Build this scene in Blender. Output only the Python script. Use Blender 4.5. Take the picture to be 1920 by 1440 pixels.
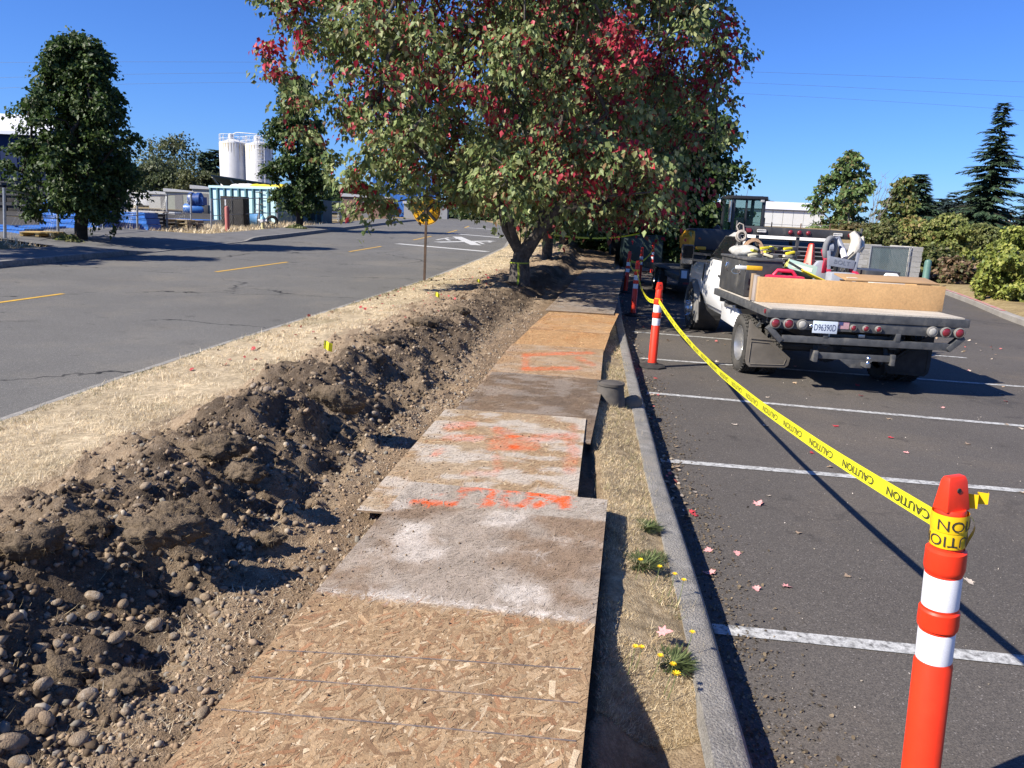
import bpy, bmesh, math, random
import numpy as np
from mathutils import Vector, Matrix, Euler
random.seed(7); RNG = np.random.default_rng(11)
R = math.radians
for o in list(bpy.data.objects): bpy.data.objects.remove(o)
SC = bpy.context.scene; COL = SC.collection

# ---------------------------------------------------------------- camera
FPX, EYE, PITCH, ROLL = 1442.0, 1.98, R(12.2), R(2.4)
cam = bpy.data.cameras.new('camera'); camo = bpy.data.objects.new('camera', cam); COL.objects.link(camo)
cam.sensor_width = 36.0; cam.lens = 36.0 * FPX / 1920.0; cam.clip_start = 0.05; cam.clip_end = 3000
_f = Vector((0, math.cos(PITCH), -math.sin(PITCH))); _r0 = Vector((1, 0, 0)); _u0 = Vector((0, math.sin(PITCH), math.cos(PITCH)))
_r = _r0 * math.cos(ROLL) + _u0 * math.sin(ROLL); _u = -_r0 * math.sin(ROLL) + _u0 * math.cos(ROLL)
_m = Matrix((( _r.x, _u.x, -_f.x, 0), (_r.y, _u.y, -_f.y, 0), (_r.z, _u.z, -_f.z, EYE), (0, 0, 0, 1)))
camo.matrix_world = _m; SC.camera = camo

# ---------------------------------------------------------------- sky and sun
SUNV = Vector((1.06, 0.53, -1.0)).normalized()
SUN_EL = math.asin(-SUNV.z); SUN_AZ = math.atan2(-SUNV.x, -SUNV.y)
W = bpy.data.worlds.new('World'); SC.world = W; W.use_nodes = True
nt = W.node_tree; bg = nt.nodes['Background']
sk = nt.nodes.new('ShaderNodeTexSky'); sk.sky_type = 'NISHITA'; sk.sun_disc = False
sk.sun_elevation = SUN_EL; sk.sun_rotation = SUN_AZ % (2 * math.pi); sk.altitude = 0
sk.air_density = 1.0; sk.dust_density = 0.15; sk.ozone_density = 5.0
tint = nt.nodes.new('ShaderNodeMix'); tint.data_type = 'RGBA'; tint.blend_type = 'MULTIPLY'; tint.inputs[0].default_value = 1.0; tint.inputs[7].default_value = (.36, .57, 1.0, 1)   # clear deep blue air, the same all round
nt.links.new(sk.outputs[0], tint.inputs[6]); nt.links.new(tint.outputs[2], bg.inputs[0]); bg.inputs[1].default_value = 0.085
sl = bpy.data.lights.new('sun', 'SUN'); sl.energy = 4.9; sl.angle = R(0.53); sl.color = (1.0, 0.93, 0.82)
so = bpy.data.objects.new('sun', sl); COL.objects.link(so); so.rotation_euler = SUNV.to_track_quat('-Z', 'Y').to_euler()
so.location = (-30, -10, 30)
vs = SC.view_settings; vs.view_transform = 'Standard'; vs.look = 'None'; vs.exposure = 0.96; vs.gamma = 1.0; vs.use_curve_mapping = False
try:
    SC.cycles.use_denoising = True; SC.cycles.max_bounces = 6; SC.cycles.transparent_max_bounces = 16
except Exception: pass

# ---------------------------------------------------------------- pixel ray helper (a pixel of the photo -> a point at a chosen depth or height)
def ray(x, y):
    u = (x - 960) / FPX; v = (y - 720) / FPX; c, s = math.cos(ROLL), math.sin(ROLL)
    u, v = u * c + v * s, -u * s + v * c
    return Vector((u, math.cos(PITCH) - v * math.sin(PITCH), -(math.sin(PITCH) + v * math.cos(PITCH))))
def at(x, y, z):
    d = ray(x, y); return Vector((0, 0, EYE)) + d * ((z - EYE) / d.z)
def atY(x, y, Y):
    d = ray(x, y); return Vector((0, 0, EYE)) + d * (Y / d.y)

# ---------------------------------------------------------------- noise
def _h(xi, yi, s):
    h = (xi.astype(np.int64) * 374761393 + yi.astype(np.int64) * 668265263 + s * 974634777) & 0xffffffff
    h = ((h ^ (h >> 13)) * 1274126177) & 0xffffffff
    return ((h ^ (h >> 16)) & 0xffff) / 65535.0
def vnoise(x, y, s=0):
    x = np.asarray(x, float); y = np.asarray(y, float)
    xi = np.floor(x); yi = np.floor(y); fx = x - xi; fy = y - yi
    fx = fx * fx * (3 - 2 * fx); fy = fy * fy * (3 - 2 * fy)
    a = _h(xi, yi, s); b = _h(xi + 1, yi, s); c = _h(xi, yi + 1, s); d = _h(xi + 1, yi + 1, s)
    return (a * (1 - fx) + b * fx) * (1 - fy) + (c * (1 - fx) + d * fx) * fy
def fbm(x, y, o=4, s=0):
    t = 0; a = 1; n = 0; f = 1.0
    for k in range(o):
        t = t + a * vnoise(np.asarray(x) * f + 17.3 * k, np.asarray(y) * f - 9.1 * k, s + k); n += a; a *= .5; f *= 2.03
    return t / n
def sstep(a, b, x): t = np.clip((x - a) / (b - a), 0, 1); return t * t * (3 - 2 * t)

# ---------------------------------------------------------------- materials
MATS = {}
def M(name, c=(.5, .5, .5), c2=None, rough=.6, metal=0., scale=8., bump=0., bscale=40., attr=False, detail=4., spec=.5,
      dirt=None, dscale=3., damt=.5, fine=0., fscale=200., contrast=(.35, .65), emit=None, coat=0., alpha=1.):
    if name in MATS: return MATS[name]
    m = bpy.data.materials.new(name); m.use_nodes = True; t = m.node_tree; N = t.nodes; L = t.links
    b = N['Principled BSDF']; b.inputs['Roughness'].default_value = rough; b.inputs['Metallic'].default_value = metal
    b.inputs['Specular IOR Level'].default_value = spec; b.inputs['Coat Weight'].default_value = coat
    tc = N.new('ShaderNodeTexCoord').outputs['Object']
    def noise(sc, dt=detail):
        n = N.new('ShaderNodeTexNoise'); n.inputs['Scale'].default_value = sc; n.inputs['Detail'].default_value = dt; n.inputs['Roughness'].default_value = .6
        L.new(tc, n.inputs['Vector']); return n.outputs['Fac']
    def ramp(f, lo, hi):
        r = N.new('ShaderNodeMapRange'); r.inputs[1].default_value = lo; r.inputs[2].default_value = hi; L.new(f, r.inputs[0]); return r.outputs[0]
    def mix(f, a, bb, mode='MIX'):
        x = N.new('ShaderNodeMix'); x.data_type = 'RGBA'; x.blend_type = mode
        if hasattr(f, 'links'): L.new(f, x.inputs[0])
        else: x.inputs[0].default_value = f
        for s, v in ((6, a), (7, bb)):
            if hasattr(v, 'links'): L.new(v, x.inputs[s])
            else: x.inputs[s].default_value = (*v, 1)
        return x.outputs[2]
    if attr:
        a = N.new('ShaderNodeVertexColor'); a.layer_name = 'Col'; col = a.outputs[0]
        if c2 is not None: col = mix(ramp(noise(scale), *contrast), col, mix(1.0, col, c2, 'MULTIPLY'))
    else:
        col = mix(ramp(noise(scale), *contrast), c, c2 if c2 is not None else tuple(k * .8 for k in c))
    if fine: col = mix(fine, col, mix(ramp(noise(fscale, 2.), .3, .7), (.25, .25, .25), (1, 1, 1)), 'MULTIPLY')
    if dirt is not None: col = mix(ramp(noise(dscale, 6.), 1 - damt - .12, 1 - damt + .12), col, dirt)
    L.new(col, b.inputs['Base Color'])
    if emit: b.inputs['Emission Color'].default_value = (*emit[:3], 1); b.inputs['Emission Strength'].default_value = emit[3]
    if alpha < 1: b.inputs['Alpha'].default_value = alpha
    if bump:
        bn = N.new('ShaderNodeBump'); bn.inputs['Strength'].default_value = min(bump, 1.); bn.inputs['Distance'].default_value = .02 * max(bump, 1.)
        L.new(noise(bscale, 5.), bn.inputs['Height']); L.new(bn.outputs[0], b.inputs['Normal'])
    MATS[name] = m; return m

def leaf_mat(name, trans=.35, rough=.5, spec=.4):
    if name in MATS: return MATS[name]
    m = bpy.data.materials.new(name); m.use_nodes = True; t = m.node_tree; N = t.nodes; L = t.links
    b = N['Principled BSDF']; b.inputs['Roughness'].default_value = rough; b.inputs['Specular IOR Level'].default_value = spec
    a = N.new('ShaderNodeVertexColor'); a.layer_name = 'Col'; L.new(a.outputs[0], b.inputs['Base Color'])
    tr = N.new('ShaderNodeBsdfTranslucent'); L.new(a.outputs[0], tr.inputs[0])
    mx = N.new('ShaderNodeMixShader'); mx.inputs[0].default_value = trans; L.new(b.outputs[0], mx.inputs[1]); L.new(tr.outputs[0], mx.inputs[2])
    L.new(mx.outputs[0], N['Material Output'].inputs[0]); MATS[name] = m; return m

def asphalt_mat(name, base, crack=.0, speck=.5, stain=(.03, .028, .026), patch=None):
    m = bpy.data.materials.new(name); m.use_nodes = True; t = m.node_tree; N = t.nodes; L = t.links
    b = N['Principled BSDF']; b.inputs['Roughness'].default_value = .85; b.inputs['Specular IOR Level'].default_value = .25
    tc = N.new('ShaderNodeTexCoord').outputs['Object']
    def nz(sc, dt, ro=.6):
        n = N.new('ShaderNodeTexNoise'); n.inputs['Scale'].default_value = sc; n.inputs['Detail'].default_value = dt; n.inputs['Roughness'].default_value = ro; L.new(tc, n.inputs['Vector']); return n
    def rg(f, a, bb, c=0., d=1.):
        r = N.new('ShaderNodeMapRange'); r.inputs[1].default_value = a; r.inputs[2].default_value = bb; r.inputs[3].default_value = c; r.inputs[4].default_value = d; L.new(f, r.inputs[0]); return r.outputs[0]
    def mix(f, a, bb, mode='MIX'):
        x = N.new('ShaderNodeMix'); x.data_type = 'RGBA'; x.blend_type = mode
        if hasattr(f, 'links'): L.new(f, x.inputs[0])
        else: x.inputs[0].default_value = f
        for s, v in ((6, a), (7, bb)):
            if hasattr(v, 'links'): L.new(v, x.inputs[s])
            else: x.inputs[s].default_value = (*v, 1)
        return x.outputs[2]
    big = nz(.35, 5.); col = mix(rg(big.outputs[0], .35, .65), base, tuple(k * 1.22 for k in base))
    st = nz(1.3, 6.); col = mix(rg(st.outputs[0], .6, .78, 0., .55), col, stain)
    du = nz(.42, 6., .65); col = mix(rg(du.outputs[0], .50, .72, 0., .6), col, tuple(k * q for k, q in zip(base, (1.75, 1.62, 1.42))))
    oil = nz(2.6, 3.); col = mix(rg(oil.outputs[0], .64, .72, 0., .6), col, tuple(k * .5 for k in base))
    agg = N.new('ShaderNodeTexVoronoi'); agg.inputs['Scale'].default_value = 170.; L.new(tc, agg.inputs['Vector'])
    sep = N.new('ShaderNodeSeparateColor'); L.new(agg.outputs['Color'], sep.inputs[0])
    col = mix(speck, col, mix(rg(sep.outputs[0], .0, 1.), (.45, .45, .45), (1.7, 1.65, 1.55)), 'MULTIPLY')
    col = mix(rg(sep.outputs[1], .975, .985), col, tuple(k * 2.6 for k in base))
    if crack:
        w = nz(1.1, 4.); mp = N.new('ShaderNodeVectorMath'); mp.operation = 'MULTIPLY_ADD'; mp.inputs[1].default_value = (1.3, 1.3, 1.3); L.new(w.outputs['Color'], mp.inputs[0]); L.new(tc, mp.inputs[2])
        sc = N.new('ShaderNodeVectorMath'); sc.operation = 'MULTIPLY'; sc.inputs[1].default_value = (.16, .30, .2); L.new(mp.outputs[0], sc.inputs[0])
        v = N.new('ShaderNodeTexVoronoi'); v.feature = 'DISTANCE_TO_EDGE'; v.inputs['Scale'].default_value = 1.; L.new(sc.outputs[0], v.inputs['Vector'])
        ln = rg(v.outputs['Distance'], .003, .0085, 1., 0.); mk = nz(.5, 3.); k = N.new('ShaderNodeMath'); k.operation = 'MULTIPLY'
        L.new(ln, k.inputs[0]); L.new(rg(mk.outputs[0], .45, .55), k.inputs[1]); k2 = N.new('ShaderNodeMath'); k2.operation = 'MULTIPLY'; L.new(k.outputs[0], k2.inputs[0]); k2.inputs[1].default_value = crack
        col = mix(k2.outputs[0], col, (.012, .012, .012))
    L.new(col, b.inputs['Base Color'])
    bn = N.new('ShaderNodeBump'); bn.inputs['Strength'].default_value = .5; bn.inputs['Distance'].default_value = .006
    L.new(nz(160., 3.).outputs[0], bn.inputs['Height']); L.new(bn.outputs[0], b.inputs['Normal'])
    MATS[name] = m; return m

# ---------------------------------------------------------------- objects
def link(o, parent=None):
    COL.objects.link(o)
    if parent is not None: o.parent = parent
    return o
def thing(name, label, cat, loc=(0, 0, 0), rz=0., group=None, rot=None):
    o = bpy.data.objects.new(name, None); o.empty_display_size = .1; link(o); o.location = loc
    o.rotation_euler = rot if rot else (0, 0, rz); o['label'] = label; o['category'] = cat; o['kind'] = 'thing'
    if group: o['group'] = group
    return o
def tag(o, label=None, cat=None, group=None, kind=None):
    if label: o['label'] = label
    if cat: o['category'] = cat
    if group: o['group'] = group
    if kind or cat: o['kind'] = kind or 'thing'
    return o
def copy_tree(o, parent=None):
    c = o.copy(); COL.objects.link(c); c.parent = parent
    for ch in list(o.children): copy_tree(ch, c)
    return c

class MB:
    def __init__(s): s.v = []; s.f = []; s.isl = []
    def add(s, vs_, fs):
        k = len(s.v); s.v += [tuple(v) for v in vs_]; j = len(s.f); s.f += [tuple(i + k for i in f) for f in fs]; s.isl.append((k, len(s.v), j, len(s.f))); return s
    def box(s, c, d, rot=None):
        hx, hy, hz = d[0] / 2, d[1] / 2, d[2] / 2; c = Vector(c); m = Euler(rot).to_matrix() if rot else None; vs_ = []
        for z in (-hz, hz):
            for x, y in ((-hx, -hy), (hx, -hy), (hx, hy), (-hx, hy)):
                p = Vector((x, y, z)); vs_.append(c + (m @ p if m else p))
        return s.add(vs_, [(3, 2, 1, 0), (4, 5, 6, 7), (0, 1, 5, 4), (1, 2, 6, 5), (2, 3, 7, 6), (3, 0, 4, 7)])
    def bar(s, p, q, w, h, up=(0, 0, 1)):
        p, q = Vector(p), Vector(q); d = (q - p).normalized(); u = Vector(up)
        if abs(d.dot(u)) > .98: u = Vector((1, 0, 0))
        a = d.cross(u).normalized(); b = a.cross(d); vs_ = []
        for e in (p, q):
            for i, j in ((-1, -1), (1, -1), (1, 1), (-1, 1)): vs_.append(e + a * i * w / 2 + b * j * h / 2)
        return s.add(vs_, [(0, 1, 2, 3), (7, 6, 5, 4), (1, 0, 4, 5), (2, 1, 5, 6), (3, 2, 6, 7), (0, 3, 7, 4)])
    def tube(s, path, r, n=8, cap=True, closed=False):
        P = [Vector(p) for p in path]; rr = r if hasattr(r, '__len__') else [r] * len(P); rings = []; prev = None
        for i, p in enumerate(P):
            if closed: d = (P[(i + 1) % len(P)] - P[i - 1]).normalized()
            else: d = (P[min(i + 1, len(P) - 1)] - P[max(i - 1, 0)]).normalized()
            if prev is None:
                u = Vector((0, 0, 1)) if abs(d.z) < .9 else Vector((1, 0, 0)); a = d.cross(u).normalized()
            else:
                a = (prev - d * prev.dot(d)); a = a.normalized() if a.length > 1e-6 else d.orthogonal().normalized()
            prev = a; b = d.cross(a)
            rings.append([p + (a * math.cos(2 * math.pi * k / n) + b * math.sin(2 * math.pi * k / n)) * rr[i] for k in range(n)])
        vs_ = [v for g in rings for v in g]; fs = []; m = len(P)
        for i in range(m if closed else m - 1):
            j = (i + 1) % m
            for k in range(n): fs.append((i * n + k, i * n + (k + 1) % n, j * n + (k + 1) % n, j * n + k))
        if cap and not closed: fs.append(tuple(range(n - 1, -1, -1))); fs.append(tuple((m - 1) * n + k for k in range(n)))
        return s.add(vs_, fs)
    def cyl(s, p, q, r, r2=None, n=12): return s.tube([p, q], [r, r if r2 is None else r2], n)
    def lathe(s, prof, n=24, o=(0, 0, 0), axis='z', caps=True):
        o = Vector(o); vs_ = []; fs = []
        for rr, h in prof:
            for k in range(n):
                a = 2 * math.pi * k / n; x, y = rr * math.cos(a), rr * math.sin(a)
                vs_.append(o + (Vector((x, y, h)) if axis == 'z' else Vector((h, x, y)) if axis == 'x' else Vector((y, h, x))))
        m = len(prof)
        for i in range(m - 1):
            for k in range(n): fs.append((i * n + k, i * n + (k + 1) % n, (i + 1) * n + (k + 1) % n, (i + 1) * n + k))
        if caps: fs.append(tuple(range(n - 1, -1, -1))); fs.append(tuple((m - 1) * n + k for k in range(n)))
        return s.add(vs_, fs)
    def prism(s, pts, depth, mat4=None):
        """2D outline (x, y) extruded 0..depth along local z, then placed by a matrix"""
        n = len(pts); mm = mat4 or Matrix.Identity(4)
        ar = sum(pts[i][0] * pts[(i + 1) % n][1] - pts[(i + 1) % n][0] * pts[i][1] for i in range(n))
        if ar < 0: pts = pts[::-1]
        vs_ = [mm @ Vector((x, y, 0)) for x, y in pts] + [mm @ Vector((x, y, depth)) for x, y in pts]
        return s.add(vs_, [tuple(range(n - 1, -1, -1)), tuple(range(n, 2 * n))] + [(i, (i + 1) % n, n + (i + 1) % n, n + i) for i in range(n)])
    def grid(s, rows):
        n = len(rows[0]); vs_ = [v for r in rows for v in r]
        return s.add(vs_, [(i * n + k, i * n + k + 1, (i + 1) * n + k + 1, (i + 1) * n + k) for i in range(len(rows) - 1) for k in range(n - 1)])
    def each(s, name, mat, parent=None, bevel=0., smooth=None):
        """one object for every separate piece"""
        out = []
        for k, (a, b, c, d) in enumerate(s.isl):
            m = MB(); m.v = s.v[a:b]; m.f = [tuple(i - a for i in f) for f in s.f[c:d]]; out.append(m.build(name, mat, parent, bevel, smooth))
        return out
    def build(s, name, mat, parent=None, bevel=0., smooth=None, seg=2):
        me = bpy.data.meshes.new(name); me.from_pydata(s.v, [], s.f)
        bm = bmesh.new(); bm.from_mesh(me); bmesh.ops.recalc_face_normals(bm, faces=bm.faces)
        if bevel:
            es = [e for e in bm.edges if len(e.link_faces) == 2 and e.calc_face_angle(0) > R(30)]
            if es: bmesh.ops.bevel(bm, geom=es, offset=bevel, segments=seg, profile=.6, affect='EDGES', clamp_overlap=True)
        bm.to_mesh(me); bm.free()
        if smooth is None: smooth = 35 if bevel else 0
        if smooth: me.shade_smooth(); me.set_sharp_from_angle(angle=R(smooth))
        me.materials.append(mat); o = bpy.data.objects.new(name, me); return link(o, parent)

def tri_mesh(name, V, T, mat, col=None, parent=None, smooth=False):
    V = np.ascontiguousarray(V, np.float32).reshape(-1, 3); T = np.ascontiguousarray(T, np.int32); k = T.shape[1]
    me = bpy.data.meshes.new(name); me.vertices.add(len(V)); me.vertices.foreach_set('co', V.ravel())
    me.loops.add(T.size); me.loops.foreach_set('vertex_index', T.ravel())
    me.polygons.add(len(T)); me.polygons.foreach_set('loop_start', np.arange(0, T.size, k, dtype=np.int32)); me.polygons.foreach_set('loop_total', np.full(len(T), k, np.int32))
    if smooth: me.polygons.foreach_set('use_smooth', np.ones(len(T), bool))
    me.update(calc_edges=True)
    if col is not None:
        a = me.color_attributes.new('Col', 'FLOAT_COLOR', 'POINT'); c = np.ones((len(V), 4), np.float32); c[:, :3] = col; a.data.foreach_set('color', c.ravel())
    me.materials.append(mat); o = bpy.data.objects.new(name, me); return link(o, parent)

def scatter(name, tmpl, tris, P, A, Nn, S, C, mat, parent=None, smooth=False, vcol=None):
    """copies of a small template (x across, y along A, z along N) joined as one mesh"""
    A = A / np.maximum(np.linalg.norm(A, axis=1, keepdims=True), 1e-9)
    B = np.cross(A, Nn); B /= np.maximum(np.linalg.norm(B, axis=1, keepdims=True), 1e-9); Nn = np.cross(B, A)
    tmpl = np.asarray(tmpl, float); n = len(P); k = len(tmpl); S = np.asarray(S)
    if S.ndim == 1: S = np.repeat(S[:, None], 3, 1)
    V = P[:, None, :] + (tmpl[None, :, 0:1] * S[:, None, 0:1]) * B[:, None, :] + (tmpl[None, :, 1:2] * S[:, None, 1:2]) * A[:, None, :] + (tmpl[None, :, 2:3] * S[:, None, 2:3]) * Nn[:, None, :]
    T = (np.asarray(tris)[None] + (np.arange(n) * k)[:, None, None]).reshape(-1, len(tris[0]))
    CC = np.repeat(C, k, 0)
    if vcol is not None: CC = CC * np.tile(np.asarray(vcol), n)[:, None]
    return tri_mesh(name, V.reshape(-1, 3), T, mat, CC, parent, smooth)

def text_mesh(txt, size=1., align='CENTER'):
    cu = bpy.data.curves.new('lettering', 'FONT'); cu.body = txt; cu.size = size; cu.align_x = align; cu.align_y = 'CENTER'; cu.resolution_u = 3
    o = bpy.data.objects.new('lettering', cu); COL.objects.link(o); dg = bpy.context.evaluated_depsgraph_get()
    me = bpy.data.meshes.new_from_object(o.evaluated_get(dg)); bpy.data.objects.remove(o); bpy.data.curves.remove(cu)
    V = np.empty(len(me.vertices) * 3); me.vertices.foreach_get('co', V); V = V.reshape(-1, 3)
    F = [tuple(p.vertices) for p in me.polygons]; bpy.data.meshes.remove(me); return V, F
def letters(name, txt, size, mat4, mat, parent, sx=1.):
    V, F = text_mesh(txt, size); mb = MB(); mb.add([mat4 @ Vector((v[0] * sx, v[1], v[2])) for v in V], F); return mb.build(name, mat, parent)
# ================================================================ the setting
def ip(tab):
    a = np.array(tab, float); return lambda Y: np.interp(Y, a[:, 0], a[:, 1])
road_near = ip([(-6, -5.7), (0, -4.95), (3, -4.62), (6.24, -4.30), (8.14, -4.08), (10, -3.79), (12.8, -3.29), (18.9, -2.27), (27, -1.27), (34, -.62), (44, -.45), (55, -.75), (80, -2.2), (120, -6), (200, -16)])
road_far = ip([(-6, -15.2), (6, -13.55), (18, -11.9), (24, -11.15), (34.5, -10.4), (44, -9.96), (58, -9.4), (80, -10.2), (120, -13.5), (200, -24)])
kerb_r = ip([(-4, .28), (0, .66), (2.33, .885), (3.5, 1.0), (5.36, 1.14), (8.38, 1.43), (14.36, 2.02), (20, 2.66), (30, 3.95), (38, 5.0)])
lot_r = ip([(-6, 11.2), (8, 11.4), (14, 11.7), (18, 12.2), (20.5, 13.0), (24.3, 14.4), (28.5, 15.8), (38, 18.0)])
road_z = lambda Y: .02 * np.minimum(Y, 60) + .004 * np.maximum(np.minimum(Y, 110) - 60, 0)
lot_z = lambda x: -.009 * (np.asarray(x) - 1.0)
toe_l = ip([(-3, -3.5), (2, -3.2), (4.3, -2.98), (5.5, -2.84), (6.6, -2.62), (8, -2.55), (11.8, -2.12), (17, -1.25), (25, .2), (36, 1.4)])
crest = ip([(-3, -2.6), (2, -2.2), (3, -2.08), (5, -1.78), (7.3, -1.62), (10, -1.15), (13.6, -.6), (17, .2), (25, 1.5), (36, 2.5)])
toe_r = ip([(-3, -1.7), (2, -1.32), (2.7, -1.29), (3.8, -1.22), (4.9, -1.08), (6.2, -.88), (10.6, -.42), (13.1, .05), (17, .75), (25, 1.9), (36, 3.0)])
board_l = ip([(-3, -1.7), (2, -.97), (4.5, -.62), (6.4, -.52), (8, -.3), (10, -.1), (13.6, .5), (18.9, 1.0), (25, 2.2), (36, 3.4)])
board_r = ip([(-3, -.3), (2, .25), (4.5, .56), (6.5, .64), (8, .9), (10, 1.1), (13.6, 1.62), (18.9, 2.2), (25, 3.1), (36, 4.5)])

# --- far terrain
yard_z = ip([(-20, .55), (18, .72), (36, .86), (48, .95), (62, 1.05), (100, 1.25), (900, 1.25)])
def terrain_z(x, Y):
    x = np.asarray(x, float); Y = np.asarray(Y, float); Yc = np.clip(Y, -10, 200)
    d = road_far(Yc) - x
    zr0 = road_z(np.minimum(Y, 70)) - .03; drv = sstep(22.0, 23.4, Y) * (1 - sstep(30.9, 32.3, Y)); left = zr0 + (np.maximum(yard_z(Y), zr0 + .12) - zr0) * (sstep(1.4, 3.2, d) * (1 - drv) + sstep(3.4, 6.2, d) * drv)
    z = np.full_like(x, -.22)
    z = np.where(d > 0, left, np.minimum(z, -.22) + np.where(x < road_near(Yc) + 1, road_z(Yc), 0))
    dr = x - lot_r(np.clip(Y, -6, 38)); right = -.12 + .22 * sstep(0, .6, dr) + 1.1 * sstep(2.5, 12, dr)
    z = np.where(dr > 0, right, z)
    far = sstep(37.5, 46, Y); zz = .15 + 1.75 * far + .3 * fbm(x * .2, Y * .2, 3, 5)
    inb = (Y > 36.2) & (x > road_near(Yc) + .5); zz = np.where(x < road_near(Yc) + 4.5, np.minimum(zz, road_z(Yc) + .05) * (1 - sstep(2.2, 4.5, x - road_near(Yc))) + zz * sstep(2.2, 4.5, x - road_near(Yc)), zz)
    z = np.where(inb, np.maximum(zz, np.where(dr > 0, right, -9)) * sstep(36.2, 37.4, Y) + z * (1 - sstep(36.2, 37.4, Y)), z)
    z = np.where((Y > 60) & (d <= 0) & (x <= road_near(Yc)), road_z(Yc) - .12, z)
    return z
xs = np.unique(np.concatenate([np.linspace(-420, -40, 20), np.linspace(-40, 40, 161), np.linspace(40, 420, 20)]))
ys = np.unique(np.concatenate([np.linspace(-12, 70, 165), np.linspace(70, 900, 32)]))
GX, GY = np.meshgrid(xs, ys); GZ = terrain_z(GX, GY)
n1 = fbm(GX * .35, GY * .35, 4, 3)
dL = road_far(np.clip(GY, -10, 200)) - GX
straw = np.array([.36, .28, .15]); yard = np.array([.085, .082, .08]); soil = np.array([.17, .125, .08])
yardm = np.maximum(sstep(5.6, 6.8, dL + .8 * (n1 - .5)), sstep(22.5, 23.5, GY) * sstep(32, 31, GY) * sstep(1.0, 1.5, dL)) * (GY > 4) * sstep(95, 70, GY)
Cc = straw[None, None] * (.75 + .5 * n1[..., None]); Cc = Cc * (1 - yardm[..., None]) + yard * (.8 + .4 * n1[..., None]) * yardm[..., None]
sm = sstep(.52, .62, fbm(GX * .8, GY * .8, 3, 8)) * (1 - yardm); Cc = Cc * (1 - .6 * sm[..., None]) + soil * .6 * sm[..., None]
nr, nc = GX.shape; idx = np.arange(nr * nc).reshape(nr, nc)
Q = np.stack([idx[:-1, :-1], idx[:-1, 1:], idx[1:, 1:], idx[1:, :-1]], -1).reshape(-1, 4)
o = tri_mesh('ground', np.stack([GX, GY, GZ], -1), Q, M('ground_mat', attr=True, c2=(.7, .68, .62), scale=6, rough=.95, spec=.1, fine=.5, fscale=60, bump=.6, bscale=30), Cc.reshape(-1, 3), None, True)
tag(o, 'dry straw ground and paved yard reaching to the tree line', kind='structure')

# --- road
def sheet(name, ylist, xa, xb, zf, mat, n=12):
    rows = []
    for y in ylist:
        a, b = float(xa(y)), float(xb(y)); rows.append([(a + (b - a) * k / n, y, float(zf(a + (b - a) * k / n, y))) for k in range(n + 1)])
    return MB().grid(rows).build(name, mat)
YR = list(np.arange(-8, 60, 2.)) + list(np.arange(60, 205, 6.))
road = sheet('road', YR, road_far, road_near, lambda x, y: road_z(y), asphalt_mat('road_asphalt', (.100, .098, .093), crack=1.0, speck=.55, stain=(.075, .072, .068)))
tag(road, 'grey cracked asphalt road beside the dry verge', kind='structure')
white = M('road_white', (.72, .72, .7), (.5, .5, .48), rough=.7, scale=14, fine=.5, fscale=150, dirt=(.12, .12, .12), dscale=40, damt=.36)
yellow = M('road_yellow', (.72, .42, .03), (.55, .33, .04), rough=.7, scale=10, fine=.5, fscale=150, dirt=(.13, .11, .08), dscale=40, damt=.25)
lotw = M('lot_white', (.62, .62, .6), (.42, .42, .4), rough=.75, scale=10, fine=.55, fscale=120, dirt=(.08, .076, .072), dscale=26, damt=.42)
def strip(name, pts, w, zf, mat, parent, lift=.005, n=14):
    """flat painted band along a polyline"""
    P = [Vector((p[0], p[1], 0)) for p in pts]; out = []
    for i in range(len(P) - 1):
        for k in range(n + (i == len(P) - 2)): out.append(P[i].lerp(P[i + 1], k / n))
    rows = []
    for i, p in enumerate(out):
        d = (out[min(i + 1, len(out) - 1)] - out[max(i - 1, 0)]).normalized(); a = Vector((d.y, -d.x, 0)) * w / 2
        rows.append([(q.x, q.y, float(zf(q.x, q.y)) + lift) for q in (p - a, p + a)])
    return MB().grid(rows).build(name, mat, parent)
rz = lambda x, y: road_z(y)
for a, b in [((-9.25, 9.2), (-8.28, 14.03)), ((-7.37, 18.95), (-6.66, 22.5)), ((-5.99, 27.72), (-5.5, 31.4)), ((-4.98, 37.2), (-4.62, 41.6)), ((-4.25, 46.3), (-4.0, 51.)), ((-3.85, 56), (-3.8, 60.5))]:
    strip('lane_dash', [a, b], .11, rz, yellow, road)
for a, b in [((-5.2, 33.7), (-1.2, 30.9)), ((-4.22, 46.3), (-.85, 43.2)), ((-3.75, 56.5), (-1.3, 55.))]:
    strip('stop_bar', [a, b], .42, rz, white, road)
strip('crossing_mark_stroke', [(-3.74, 36.2), (-1.25, 39.4), ], .5, rz, white, road, .005)
strip('crossing_mark_stroke', [(-3.3, 42.2), (-1.86, 35.0)], .5, rz, white, road, .008)
def road_letter(cx, cy):
    o_ = Matrix(((.99, .13, 0, cx), (-.13, .99, 0, cy), (0, 0, 1, 0), (0, 0, 0, 1)))
    for seg in ([(-.3, -1.4), (-.3, 1.4)], [(-.3, 1.3), (.3, 1.0), (.3, .3), (-.3, .05)], [(-.15, .05), (.35, -1.4)]):
        strip('road_letter_stroke', [tuple((o_ @ Vector((x, y, 0)))[:2]) for x, y in seg], .15, rz, white, road, .006, 4)
road_letter(-3.5, 39.5); road_letter(-1.75, 37.6)

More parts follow.
